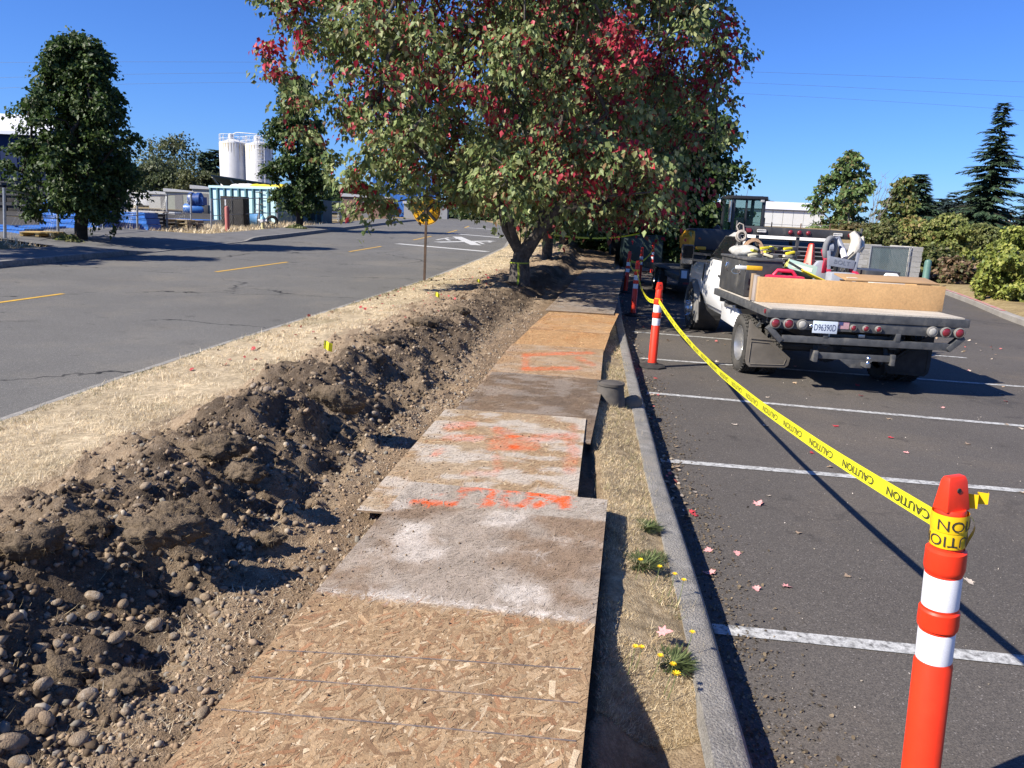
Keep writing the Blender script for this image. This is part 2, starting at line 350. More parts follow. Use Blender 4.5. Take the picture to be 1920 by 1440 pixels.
# --- near road edge: narrow flush concrete band, then the verge
conc = M('old_concrete', (.34, .32, .29), (.22, .21, .19), rough=.9, scale=12, fine=.6, fscale=90, bump=.5, bscale=60, dirt=(.09, .085, .075), dscale=4, damt=.35)
band = sheet('road_edge_band', list(np.arange(-6, 57, 1.)), road_near, lambda y: road_near(y) + .16, lambda x, y: road_z(y) + .03 + .03 * (x - road_near(y)) / .16, conc, 2)
tag(band, 'narrow concrete edging between the road and dry verge', kind='structure')

# --- far side kerb, pavement and driveway
fk = []
for y in np.arange(-6, 80, .75):
    x = float(road_far(y)); z = float(road_z(y)); drop = float(sstep(22.6, 23.8, y) * (1 - sstep(30.5, 31.8, y))); hgt = .15 - .125 * drop
    fk.append([(x + .02, y, z - .1), (x, y, z + hgt - .03), (x - .03, y, z + hgt), (x - .16, y, z + hgt + .002)])
tag(MB().grid(fk).build('far_kerb', conc, smooth=40), 'worn concrete kerb across the road with dropped driveway', kind='structure')
fw = []
for y in np.arange(-6, 80, .75):
    x = float(road_far(y)); z = float(road_z(y)); drop = float(sstep(22.6, 23.8, y) * (1 - sstep(30.5, 31.8, y)))
    fw.append([(x - .16 - 1.95 * t - 3.6 * drop * t, y, z + .15 - .12 * drop * (1 - t) + .03 * t + .17 * drop * t) for t in np.linspace(0, 1, 6)])
tag(MB().grid(fw).build('pavement', M('pavement_mat', (.16, .155, .15), (.11, .108, .105), rough=.9, scale=1.5, fine=.5, fscale=90, dirt=(.07, .065, .06), dscale=2, damt=.3), smooth=40), 'dark grey pavement across the road with driveway apron', kind='structure')

# --- parking lot
YL = list(np.arange(-6, 38.5, 1.5))
lot = sheet('parking_lot', YL, lambda y: kerb_r(y) - .02, lot_r, lambda x, y: lot_z(x), asphalt_mat('lot_asphalt', (.074, .067, .061), crack=.25, speck=.6, stain=(.046, .041, .035)))
tag(lot, 'dark worn asphalt parking lot strewn with leaves', kind='structure')
lz = lambda x, y: lot_z(x)
for a, b in [((1.06, 3.53), (6.0, 3.0)), ((1.3, 6.32), (6.6, 5.7)), ((1.62, 9.0), (7.0, 8.02)), ((1.9, 11.40), (7.4, 10.62)), ((2.2, 14.25), (7.8, 13.1)), ((2.5, 17.0), (8, 16.0)), ((.9, .8), (5.6, .3))]:
    strip('bay_line', [a, b], .10, lz, lotw, lot)
# kerb between verge and parking lot
kr = []
for y in np.arange(-5, 38, .25):
    x = float(kerb_r(y)); h = .165 + .004 * math.sin(y * 3.1) + .006 * float(vnoise(y * 4, 1, 3)); j = .004 * float(vnoise(y * 7, 5, 4))
    kr.append([(x + .012, y, -.15), (x + .008 + j, y, h - .035), (x - .012 + j, y, h - .008), (x - .035, y, h), (x - .135 + j, y, h + .002), (x - .15, y, h - .06)])
kerb = MB().grid(kr).build('kerb', M('kerb_concrete', (.40, .375, .335), (.25, .235, .21), rough=.92, scale=9, detail=6, fine=.75, fscale=130, bump=.9, bscale=90, dirt=(.26, .235, .2), dscale=5, damt=.40), smooth=40)
tag(kerb, 'weathered concrete kerb between the grass strip and parking lot', kind='structure')
rk = []
for y in np.arange(-5, 37.9, .5):
    x = float(lot_r(y)); z = float(lot_z(x)); rk.append([(x - .01, y, z - .1), (x, y, z + .13), (x + .03, y, z + .15), (x + .18, y, z + .155), (x + .2, y, z - .05)])
tag(MB().grid(rk).build('lot_kerb', M('red_worn_kerb', (.33, .31, .28), (.26, .24, .22), rough=.9, scale=2, fine=.5, fscale=90), smooth=40), 'curved concrete kerb along the lot in front of bushes', kind='structure')
strip('red_kerb_paint', [(float(lot_r(y)) + .10, y) for y in np.arange(21, 29.1, 1.)], .15, lambda x, y: float(lot_z(lot_r(y))) + .155, M('red_paint', (.55, .07, .07), (.4, .16, .14), rough=.8, scale=6, dirt=(.32, .3, .27), dscale=5, damt=.5), bpy.data.objects['lot_kerb'], .006, 3)

# --- verge: dry grass, dug soil bank, bare floor under the boards, grass strip
hump_h = ip([(1, .26), (2, .27), (3, .25), (4, .27), (5.2, .36), (6.2, .36), (7.3, .34), (8.5, .28), (10, .25), (12, .18), (14, .14), (36, .14)])
def verge_z(x, Y, rough_=True):
    x = np.asarray(x, float); Y = np.asarray(Y, float); a = road_near(Y) + .15; zr = road_z(Y)
    fl = .285 + .012 * np.maximum(Y - 9, 0); kz = .155
    tl, c, tr, bl, br, kx = toe_l(Y), crest(Y), toe_r(Y), board_l(Y), board_r(Y), kerb_r(Y) - .14
    zg = zr + .06; zt = np.maximum(zr + .12, .26 + .0 * Y)
    hump = hump_h(Y) + .12 * (fbm(Y * .9, Y * 0 + 3.1, 3, 21) - .5)
    zc = np.maximum(zt, fl) + np.maximum(hump, .10)
    n2 = fbm(x * 1.6, Y * 1.6, 4, 31); sh = (n2 - .5) * .5
    def seg(x0, x1, z0, z1, xx, ease=True):
        t = np.clip((xx - x0) / (x1 - x0), 0, 1); t = t * t * (3 - 2 * t) if ease else t; return z0 + (z1 - z0) * t
    xx = x + sh * sstep(a + .6, tl, x) * (1 - sstep(tr, bl, x))
    z = seg(a, tl, zg, zt, xx, False)
    z = np.where(xx > tl, seg(tl, c, zt, zc, xx), z); z = np.where(xx > c, seg(c, tr, zc, fl, xx), z)
    z = np.where(xx > tr, seg(tr, bl, fl, fl, xx), z); z = np.where(x > bl, seg(bl, br, fl, np.minimum(fl - .07, .20 + .012 * np.maximum(Y - 9, 0)), x), z)
    st = np.minimum(fl - .015, .275) - .04 * np.exp(-((x - br - .01) / .05) ** 2)
    zk = np.where(x > br + .02, seg(br + .02, kx, st, kz, x, False), z); z = np.where(x > br + .02, zk, z)
    hole = sstep(3.0, 2.3, Y) * np.exp(-((x - .45 - .05 * Y) / .2) ** 2); z = z - .22 * hole
    if rough_:
        bank = sstep(tl - .15, tl + .35, xx) * (1 - sstep(tr - .05, tr + .25, xx))
        bank = bank * (1 - .55 * sstep(8, 14, Y)); z = z + bank * ((fbm(x * 4.5, Y * 4.5, 4, 41) - .5) * .20 + (fbm(x * 15, Y * 15, 3, 43) - .5) * .075)
        z = z + bank * .10 * (np.abs(fbm(x * 2.7, Y * 2.7, 3, 51) - .5) * 4 - .4)
        rest = (1 - bank); z = z + rest * (fbm(x * 9, Y * 9, 4, 47) - .5) * np.where((x > tr) & (x < bl + .1), .05, .03)
    return z
def verge_col(x, Y):
    tl, c, tr, bl, br = toe_l(Y), crest(Y), toe_r(Y), board_l(Y), board_r(Y)
    n = fbm(x * 3, Y * 3, 4, 61)[..., None]; nf = fbm(x * 22, Y * 22, 3, 67)[..., None]; nl = fbm(x * .9, Y * .9, 3, 71)
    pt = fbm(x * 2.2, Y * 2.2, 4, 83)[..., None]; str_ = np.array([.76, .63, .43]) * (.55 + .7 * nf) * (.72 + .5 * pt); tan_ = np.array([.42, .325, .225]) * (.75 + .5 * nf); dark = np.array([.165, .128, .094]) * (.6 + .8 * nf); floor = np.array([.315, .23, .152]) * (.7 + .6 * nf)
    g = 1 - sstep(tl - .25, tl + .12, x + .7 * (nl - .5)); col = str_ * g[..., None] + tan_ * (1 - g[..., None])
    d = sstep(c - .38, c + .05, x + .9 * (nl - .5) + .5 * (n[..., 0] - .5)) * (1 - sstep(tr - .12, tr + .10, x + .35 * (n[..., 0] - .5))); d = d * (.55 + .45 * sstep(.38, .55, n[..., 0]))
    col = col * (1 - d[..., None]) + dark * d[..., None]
    f = sstep(tr, tr + .3, x)[..., None]; col = col * (1 - f * (1 - d[..., None])) + floor * f * (1 - d[..., None])
    s = sstep(br - .02, br + .12, x)[..., None] * sstep(2.45, 2.75, Y + .3 * (nl - .5))[..., None]
    strip_ = np.array([.60, .475, .305]) * (.45 + .9 * nf) * (.7 + .5 * pt); col = col * (1 - s) + strip_ * s
    gr = sstep(.60, .72, fbm(x * 1.3, Y * 1.3, 3, 77))[..., None] * (g[..., None]); col = col * (1 - .25 * gr) + np.array([.17, .17, .06]) * .25 * gr
    return col
ysv = [1.2]
while ysv[-1] < 37.5: ysv.append(ysv[-1] + max(.022, .0045 * ysv[-1]))
ysv = np.array(ysv); NXV = 230; tv = np.linspace(0, 1, NXV)
VY = np.repeat(ysv[:, None], NXV, 1); xa_ = road_near(ysv) + .15; xb_ = kerb_r(ysv) - .13
VX = xa_[:, None] + (xb_ - xa_)[:, None] * tv[None]; VZ = verge_z(VX, VY)
idx = np.arange(VX.size).reshape(VX.shape); Q = np.stack([idx[:-1, :-1], idx[:-1, 1:], idx[1:, 1:], idx[1:, :-1]], -1).reshape(-1, 4)
verge = tri_mesh('verge', np.stack([VX, VY, VZ], -1), Q, M('verge_soil', attr=True, c2=(.66, .62, .58), scale=35, rough=.97, spec=.08, fine=.45, fscale=170, bump=1., bscale=110, detail=6), verge_col(VX, VY).reshape(-1, 3), None, True)
tag(verge, 'dug up verge of dry grass and a long soil bank', kind='structure')
yb = np.array([-5, -2, 0, 1.0, 1.25]); rows = [[(float(road_near(y) + .15 + (kerb_r(y) - .28 - road_near(y)) * t), y, float(verge_z(np.array([road_near(y) + .15 + (kerb_r(y) - .28 - road_near(y)) * t]), np.array([max(y, 1.2)]), False)[0]) - .01) for t in np.linspace(0, 1, 40)] for y in yb]
tag(MB().grid(rows).build('verge_behind', M('soil_plain', (.27, .2, .13), (.19, .14, .09), rough=.95, scale=6, fine=.5, fscale=90, bump=.8, bscale=40), smooth=60), 'bare soil of the verge behind the viewpoint', kind='structure')

# --- stones
def ico(sub, seed, sq=(1, .8, .62), amp=.16):
    bm = bmesh.new(); bmesh.ops.create_icosphere(bm, subdivisions=sub, radius=1.); rr = random.Random(seed); ph = [(Vector((rr.uniform(-1, 1), rr.uniform(-1, 1), rr.uniform(-1, 1))) * 2.2, rr.uniform(0, 6)) for _ in range(5)]
    for v in bm.verts:
        d = sum(math.sin(v.co.dot(a) + p) for a, p in ph) / 5; v.co = v.co * (1 + amp * 1.6 * d); v.co.x *= sq[0]; v.co.y *= sq[1]; v.co.z *= sq[2]
    V = np.array([tuple(v.co) for v in bm.verts]); bm.verts.ensure_lookup_table(); F = np.array([[v.index for v in f.verts] for f in bm.faces]); bm.free(); return V, F
stone_mats = [M('stone_%s' % n, tuple(k * 1.12 for k in c), tuple(k * .8 for k in c), rough=.85, spec=.25, scale=9, fine=.3, fscale=60, dirt=(.21, .155, .105), dscale=1.3, damt=.55, bump=.5, bscale=7) for n, c in
              (('tan', (.36, .285, .20)), ('grey', (.29, .265, .225)), ('pale', (.44, .38, .30)), ('brown', (.28, .21, .145)), ('dark', (.2, .175, .15)))]
stone_mesh = []
for i in range(12):
    V, F = ico(2 if i < 8 else 3, i, (1, random.uniform(.62, .9), random.uniform(.5, .75)), .21)
    me = bpy.data.meshes.new('stone'); me.from_pydata([tuple(v) for v in V], [], [tuple(f) for f in F]); me.shade_smooth(); me.materials.append(stone_mats[i % 5]); stone_mesh.append(me)
def put_stone(x, Y, r, i=None, sink=.35, parent=verge, z=None):
    if i is None: i = random.randrange(8)
    o = bpy.data.objects.new('stone', stone_mesh[i]); zz = float(verge_z(np.array([x]), np.array([Y]))[0]) if z is None else z
    o.location = (x, Y, zz + r * (.6 - sink)); o.scale = (r, r, r); o.rotation_euler = (random.uniform(-.5, .5), random.uniform(-.5, .5), random.uniform(0, 6.28)); return link(o, parent)
# the stones one can pick out, placed where the photograph shows them (pixel x, pixel y, radius in m)
for px_, py_, r in [(68, 1172, .075), (218, 1198, .07), (292, 1212, .07), (325, 1194, .05), (150, 1388, .06), (20, 1368, .085), (35, 1420, .06), (88, 1340, .07), (60, 1306, .075), (235, 1330, .035), (618, 889, .085), (527, 941, .05), (500, 728, .07), (258, 846, .06), (135, 904, .08), (260, 958, .045),
                    (404, 1145, .055), (385, 1118, .055), (283, 1108, .05), (230, 1112, .045), (450, 990, .05), (478, 997, .05), (330, 1120, .05), (545, 815, .055), (590, 735, .05), (640, 700, .055), (700, 640, .05), (665, 858, .04), (610, 800, .05), (810, 700, .05), (790, 615, .07), (850, 600, .05), (905, 590, .05), (870, 620, .05),
                    (175, 1150, .06), (110, 1190, .05), (255, 1260, .035), (420, 1100, .035), (555, 1062, .04), (578, 1064, .035), (495, 1110, .03), (380, 1330, .055), (490, 1085, .03), (635, 1055, .04), (590, 905, .035), (30, 1150, .06), (10, 1110, .06), (205, 1000, .055), (345, 900, .05), (300, 890, .045)]:
    p = at(px_, py_, .45)
    for _ in range(4): p = at(px_, py_, float(verge_z(np.array([p.x]), np.array([p.y]))[0]) + r * .4)
    if p.y < 1.3: continue
    put_stone(p.x, p.y, r * .52, random.choice([0, 2, 0, 1, 5, 8, 9, 10, 11, 3]), .3)
k = 0
while k < 245:
    Y = 1.5 + 9.5 * random.random() ** 1.7; t = random.betavariate(2.2, 1.7); x = float(toe_l(Y) + .25 + (toe_r(Y) + .22 - toe_l(Y) - .25) * t)
    put_stone(x, Y, .012 + .026 * random.random() ** 3, None, .3); k += 1
def pebbles(name, n, y0, y1, pw, rlo, rhi, xf, sub, cols, mat):
    Y = y0 + (y1 - y0) * RNG.random(n) ** pw; x = xf(Y, n); z = verge_z(x, Y); V, F = ico(sub, 99, (1, .85, .7), .2)
    A = RNG.normal(size=(n, 3)); A[:, 2] *= .4; Nn = RNG.normal(size=(n, 3)) * .5 + [0, 0, 1]; S = rlo + (rhi - rlo) * RNG.random(n) ** 2.5; S3 = S[:, None] * (1 + .35 * RNG.normal(size=(n, 3)) * .6)
    C = np.array(cols)[RNG.integers(0, len(cols), n)] * (.7 + .55 * RNG.random((n, 1)))
    o = scatter(name, V, F, np.stack([x, Y, z + S * .25], 1), A, Nn, S3, C, mat, verge, True); return tag(o, kind='stuff')
pm = M('pebble_mat', attr=True, c2=(.7, .68, .65), scale=30, rough=.9, spec=.2, fine=.3, fscale=80)
stonecols = [(.36, .285, .2), (.29, .265, .22), (.43, .37, .29), (.28, .22, .16), (.2, .18, .16), (.36, .27, .19)]
soilcols = [(.13, .098, .07), (.175, .132, .094), (.1, .076, .055), (.28, .215, .15)]
bankx = lambda Y, n: toe_l(Y) + .15 + (toe_r(Y) + .08 - toe_l(Y) - .15) * RNG.beta(1.9, 1.25, n)
floorx = lambda Y, n: toe_r(Y) - .1 + (board_l(Y) + .12 - toe_r(Y)) * RNG.random(n)
pebbles('pebbles', 3000, 1.3, 16, 1.9, .005, .024, bankx, 1, stonecols, pm)
pebbles('pebbles', 1500, 1.3, 14, 1.7, .005, .022, floorx, 1, stonecols, pm)
cr_V = [(1, 0, 0), (-1, 0, 0), (0, 1, 0), (0, -1, 0), (0, 0, 1), (0, 0, -1)]; cr_F = [(0, 2, 4), (2, 1, 4), (1, 3, 4), (3, 0, 4), (2, 0, 5), (1, 2, 5), (3, 1, 5), (0, 3, 5)]
cm = M('crumb_mat', attr=True, c2=(.7, .68, .65), scale=60, rough=.97, spec=.05)
def crumbs(name, n, y0, y1, pw, rlo, rhi, xf, cols):
    Y = y0 + (y1 - y0) * RNG.random(n) ** pw; x = xf(Y, n); z = verge_z(x, Y); S = rlo + (rhi - rlo) * RNG.random(n) ** 3
    C = np.array(cols)[RNG.integers(0, len(cols), n)] * (.7 + .55 * RNG.random((n, 1))); S3 = S[:, None] * (.7 + .6 * RNG.random((n, 3)))
    tag(scatter(name, cr_V, cr_F, np.stack([x, Y, z + S * .15], 1), RNG.normal(size=(n, 3)), RNG.normal(size=(n, 3)), S3, C, cm, verge), kind='stuff')
crumbs('soil_crumbs', 20000, 1.3, 15, 1.9, .003, .024, bankx, soilcols)
crumbs('soil_crumbs', 8000, 1.3, 13, 1.7, .003, .014, floorx, [(.31, .225, .15), (.25, .18, .12), (.38, .285, .195)])
# sod clods: lumps of root mat turned up in the bank
fib = leaf_mat('root_fibre', .15, .9, .1); sodm = M('sod_mat', (.19, .145, .1), (.115, .088, .062), rough=.98, spec=.05, scale=14, fine=.5, fscale=120, bump=1., bscale=45)
BL_T = [(-.5, 0, 0), (.5, 0, 0), (.32, .55, .08), (-.32, .55, .08), (0, 1, .25)]; BL_F = [(0, 1, 2), (0, 2, 3), (3, 2, 4)]
def clod(px_, py_, r, zg=.55):
    p = at(px_, py_, zg)
    for _ in range(4): p = at(px_, py_, float(verge_z(np.array([p.x]), np.array([p.y]))[0]) + r * .35)
    V, F = ico(4, int(px_), (1.15, .85, .55), .34); V = V * r; jit = fbm(V[:, 0] * 40 / r * .1 + 3, V[:, 1] * 4 / r + V[:, 2] * 3 / r, 3, int(px_)); V = V * (.55 + .85 * jit[:, None])
    o = tri_mesh('sod_clod', V, F, sodm, None, verge, True); o.location = (p.x, p.y, p.z - r * .15); n = int(700 * (r / .15) ** 1.5) + 150
    i = RNG.integers(0, len(V), n); P = V[i] * (.9 + .12 * RNG.random((n, 1))); A = P / np.linalg.norm(P, axis=1, keepdims=True) * .6 + RNG.normal(size=(n, 3)) * .7 + [0, 0, -.15]
    C = np.array([(.30, .22, .13), (.2, .145, .085), (.4, .31, .19)])[RNG.integers(0, 3, n)] * (.6 + .6 * RNG.random((n, 1)))
    f = scatter('root_fibres', BL_T, BL_F, P, A, RNG.normal(size=(n, 3)), np.stack([np.full(n, .0022), .012 + .028 * RNG.random(n) ** 2, np.full(n, .02)], 1), C * .75, fib, o); tag(f, kind='stuff')
for c in [(300, 985, .12, .6), (330, 955, .10, .65), (632, 742, .15, .6), (620, 712, .12, .65), (545, 690, .16, .5), (505, 1010, .07, .4), (420, 830, .12, .6), (720, 640, .15, .55), (800, 600, .14, .5), (60, 1010, .13, .5), (150, 985, .12, .6), (690, 675, .12, .55), (860, 580, .13, .5), (240, 1280, .07, .35), (110, 1255, .1, .35), (460, 880, .09, .5)]: clod(*c)

# --- dry grass blades
gm = leaf_mat('dry_grass_blade', .25, .8, .2)
def blades(name, n, xf, y0, y1, pw, lo, hi, wid, cols, lean=.9, parent=verge, zf=verge_z):
    Y = y0 + (y1 - y0) * RNG.random(n) ** pw; x = xf(Y, n); z = zf(x, Y)
    a = RNG.random(n) * 6.28; le = lean * (.3 + RNG.random(n)); A = np.stack([np.cos(a) * le, np.sin(a) * le, np.full(n, .55)], 1); Nn = np.stack([-np.cos(a), -np.sin(a), np.full(n, 1.)], 1) + RNG.normal(size=(n, 3)) * .3
    C = np.array(cols)[RNG.integers(0, len(cols), n)] * (.55 + .7 * RNG.random((n, 1))) * (.72 + .5 * fbm(x * 2.2, Y * 2.2, 4, 83))[:, None]; keep = fbm(x * 3.1 + 7, Y * 3.1, 3, 87) > .40; z = np.where(keep, z, z - .5); sc = 1 + .10 * np.maximum(Y - 4, 0)
    S = np.stack([wid * sc * (.6 + .8 * RNG.random(n)), (lo + (hi - lo) * RNG.random(n)) * (1 + .03 * np.maximum(Y - 4, 0)), np.full(n, hi)], 1)
    return tag(scatter(name, BL_T, BL_F, np.stack([x, Y, z - .003], 1), A, Nn, S, C, gm, parent), kind='stuff')
strawc = [(.88, .75, .53), (.78, .65, .44), (.92, .82, .62), (.52, .40, .24), (.84, .70, .47)]
def leftx(Y, n):
    return road_near(Y) + .2 + (toe_l(Y) + .15 - road_near(Y) - .2) * RNG.random(n)
blades('dry_grass', 46000, leftx, 3.2, 13, 1.5, .018, .052, .0024, strawc, 1.6)
blades('dry_grass', 18000, leftx, 12, 34, 1.3, .018, .04, .0030, strawc, 1.9)
def stripx(Y, n): return board_r(Y) + .05 + (kerb_r(Y) - .12 - board_r(Y) - .05) * RNG.random(n)
blades('dry_grass', 36000, stripx, 2.55, 13.5, 1.9, .012, .038, .0019, [(.74, .60, .38), (.58, .45, .26), (.84, .72, .50), (.38, .28, .15), (.64, .48, .27)], 1.9)
blades('green_grass', 1500, lambda Y, n: np.clip(board_r(Y) + .12 + (kerb_r(Y) - .12 - board_r(Y) - .12) * RNG.beta(3, 1.6, n), -9, 9), 3.2, 12, 1.6, .02, .05, .0018, [(.10, .13, .035), (.16, .18, .06)], 1.2)
def tufts(xf, y0, y1, k):
    cy = RNG.uniform(y0, y1, k); cx = xf(cy, k)
    def f(Y, n):
        i = np.array([np.argmin(np.abs(cy - y)) for y in Y]); return cx[i] + RNG.normal(size=n) * .05
    return f
blades('grass_tufts', 6000, tufts(leftx, 3.6, 13, 420), 3.6, 13, 1., .03, .085, .0026, strawc, 1.0)
blades('grass_tufts', 2600, tufts(stripx, 2.7, 10, 160), 2.7, 10, 1., .025, .07, .0018, [(.6, .5, .3), (.36, .32, .14), (.72, .6, .4)], 1.0)
def edgeg(Y, n): return road_near(Y) + .14 + np.abs(RNG.normal(size=n)) * .12
blades('green_grass', 3000, edgeg, 5, 20, 1.2, .02, .05, .003, [(.11, .13, .045), (.17, .17, .07), (.3, .26, .12)], 1.2)
def floorgrass(Y, n): return floorx(Y, n)
blades('straw_bits', 5000, floorgrass, 1.4, 9, 1.5, .02, .06, .0016, strawc, 3.5)
blades('straw_bits', 5000, bankx, 1.4, 12, 1.5, .02, .08, .0016, [(.45, .36, .22), (.3, .23, .14)], 1.6)
# ================================================================ oriented strand board sheets
osbm = M('strand_board', attr=True, c2=(.82, .8, .78), scale=60, rough=.82, spec=.2, fine=.25, fscale=260, bump=.35, bscale=140)
edgem = M('board_edge', (.25, .17, .1), (.14, .1, .07), rough=.9, scale=30)
ORANGE = np.array([.78, .13, .03])
def segdist(P, a, b):
    a = np.array(a); b = np.array(b); d = b - a; t = np.clip(((P - a) @ d) / max(d @ d, 1e-9), 0, 1); return np.linalg.norm(P - a - t[:, None] * d, axis=1)
class Board:
    def __init__(s, c, ang, z0, z1, seed, mud, paint=(), white=0., lines=(), tone=(1, 1, 1), flakes=2200, fl=(.04, .12), L=2.44):
        s.c = Vector(c); s.a = R(ang); s.z0, s.z1 = z0, z1; s.seed = seed; s.mud = mud; s.white = white; s.L = L; s.tone = np.array(tone); s.n = flakes; s.fl = fl
        s.paint = [(s.loc(*a), s.loc(*b), w, k) for a, b, w, k in paint]; s.lines = [(s.loc(*a), s.loc(*b)) for a, b in lines]
    def loc(s, px_, py_):
        p = at(px_, py_, (s.z0 + s.z1) / 2) - Vector((s.c.x, s.c.y, 0)); ca, sa = math.cos(s.a), math.sin(s.a); return (p.x * ca - p.y * sa, p.x * sa + p.y * ca)
    def z(s, u, v):
        t = v / s.L + .5; return s.z0 + (s.z1 - s.z0) * t + .012 * (fbm(u * .9 + s.seed, v * .7, 2, s.seed) - .5) + .004 * np.cos(u * 2.5)
    def colour(s, u, v, base):
        P = np.stack([u, v], 1); m, mc = s.mud(u, v, s.seed)
        col = base * s.tone * (1 - m[:, None]) + mc * m[:, None]
        if s.white:
            w = sstep(.47, .62, fbm(u * 5 + s.seed, v * 9, 5, s.seed + 5)) * s.white; col = col * (1 - w[:, None]) + np.array([.60, .56, .50]) * w[:, None]
        jx = (fbm(u * 14, v * 14, 3, s.seed + 9) - .5) * .05
        for a, b, w, k in s.paint:
            d = segdist(P * [1., .42], (a[0], a[1] * .42), (b[0], b[1] * .42)) + jx * .5; k = min(1., k * (1.25 if k > .55 else .95)); q = (1 - sstep(w * .55, w * 1.3, d)) * k; q = q * (.45 + .75 * sstep(.35, .6, fbm(u * 30, v * 30, 3, s.seed + 13))); q = np.clip(q, 0, 1); col = col * (1 - q[:, None]) + ORANGE * q[:, None]
        return np.clip(col, .01, .9)
    def make(s, label):
        root = thing('plywood_sheet', label, 'plywood', (s.c.x, s.c.y, 0), -s.a, 'strand board sheets of the walkway'); W = 1.22; rng = np.random.default_rng(s.seed)
        nu, nv = (74, 148) if s.c.y < 6 else (36, 72); U, V = np.meshgrid(np.linspace(-W / 2, W / 2, nu), np.linspace(-s.L / 2, s.L / 2, nv)); Z = s.z(U, V); u, v = U.ravel(), V.ravel()
        b0 = np.array([.33, .22, .125]) * (.8 + .4 * rng.random((u.size, 1)))
        idx = np.arange(u.size).reshape(U.shape); Q = np.stack([idx[:-1, :-1], idx[:-1, 1:], idx[1:, 1:], idx[1:, :-1]], -1).reshape(-1, 4)
        tri_mesh('panel_face', np.stack([U, V, Z], -1), Q, osbm, s.colour(u, v, b0), root, True)
        e = MB(); per = [(U[0, i], V[0, i], Z[0, i]) for i in range(nu)] + [(U[i, -1], V[i, -1], Z[i, -1]) for i in range(1, nv)] + [(U[-1, i], V[-1, i], Z[-1, i]) for i in range(nu - 2, -1, -1)] + [(U[i, 0], V[i, 0], Z[i, 0]) for i in range(nv - 2, 0, -1)]
        n = len(per); e.add([(x, y, z - .0004) for x, y, z in per] + [(x, y, z - .0115) for x, y, z in per], [(i, (i + 1) % n, n + (i + 1) % n, n + i) for i in range(n)] + [tuple(range(2 * n - 1, n - 1, -1))]); e.build('edge', edgem, root)
        nb = s.n // 14; n = s.n; fu = rng.uniform(-W / 2 + .02, W / 2 - .02, n); fv = rng.uniform(-s.L / 2 + .02, s.L / 2 - .02, n); ln = s.fl[0] + (s.fl[1] - s.fl[0]) * rng.random(n) ** 1.6; wd = np.clip(ln * rng.uniform(.07, .30, n), .003, .02); ln[-nb:] = rng.uniform(.04, .11, nb); wd[-nb:] = rng.uniform(.008, .028, nb); a = rng.normal(0, .75, n) + .35
        cols = np.array([(.38, .255, .14), (.315, .20, .108), (.45, .32, .19), (.25, .15, .08), (.60, .47, .31), (.35, .18, .09), (.42, .29, .165)])[rng.choice(7, n, p=[.27, .21, .15, .1, .05, .09, .13])] * (.8 + .4 * rng.random((n, 1))); cols[-nb:] *= rng.choice([.72, 1.0, 1.12, 1.3], (nb, 1)); cols *= .85 + .3 * fbm(fu * 2.5, fv * 2.5, 3, s.seed)[:, None]
        c0, s0 = np.cos(a), np.sin(a); KV = []; KC = []; lift = .0006 + .0016 * rng.random(n)
        for i, (x, y) in enumerate(((-.5, -.42), (.42, -.5), (.5, .4), (-.38, .5))):
            j = rng.uniform(-.18, .18, (n, 2)); x_ = (x + j[:, 0]) * wd; y_ = (y + j[:, 1] * .5) * ln; uu = np.clip(fu + x_ * c0 + y_ * s0, -W / 2, W / 2); vv = np.clip(fv - x_ * s0 + y_ * c0, -s.L / 2, s.L / 2)
            KV.append(np.stack([uu, vv, s.z(uu, vv) + lift], 1)); KC.append(s.colour(uu, vv, cols))
        KV = np.stack(KV, 1).reshape(-1, 3); KC = np.stack(KC, 1).reshape(-1, 3); T = np.arange(4 * n).reshape(n, 4)
        for a, b in s.lines:
            lm_ = MB(); pts = [(a[0] + (b[0] - a[0]) * k / 40, a[1] + (b[1] - a[1]) * k / 40) for k in range(41)]; lm_.grid([[(x, y + q, float(s.z(np.array([x]), np.array([y + q]))[0]) + .0027) for q in (-.004, .004)] for x, y in pts]); lm_.build('printed_line', M('printed_ink', (.11, .09, .085), (.26, .19, .14), rough=.8, scale=25, contrast=(.45, .6)), root)
        tag(tri_mesh('wood_strands', KV, T, osbm, KC, root), kind='stuff')
        n = 420; cu = np.clip(-W / 2 + np.abs(rng.normal(0, .16, n)), -W / 2, W / 2); cu[::3] = rng.uniform(-W / 2, W / 2, len(cu[::3])); cv = rng.uniform(-s.L / 2, s.L / 2, n); sz = .0015 + .006 * rng.random(n) ** 4; k = np.array([(.24, .175, .115), (.3, .22, .15), (.18, .13, .09)])[rng.integers(0, 3, n)]
        tag(scatter('soil_crumbs', cr_V, cr_F, np.stack([cu, cv, s.z(cu, cv) + sz * .5 + .002], 1), rng.normal(size=(n, 3)), rng.normal(size=(n, 3)), sz, k, cm, root), kind='stuff'); return root
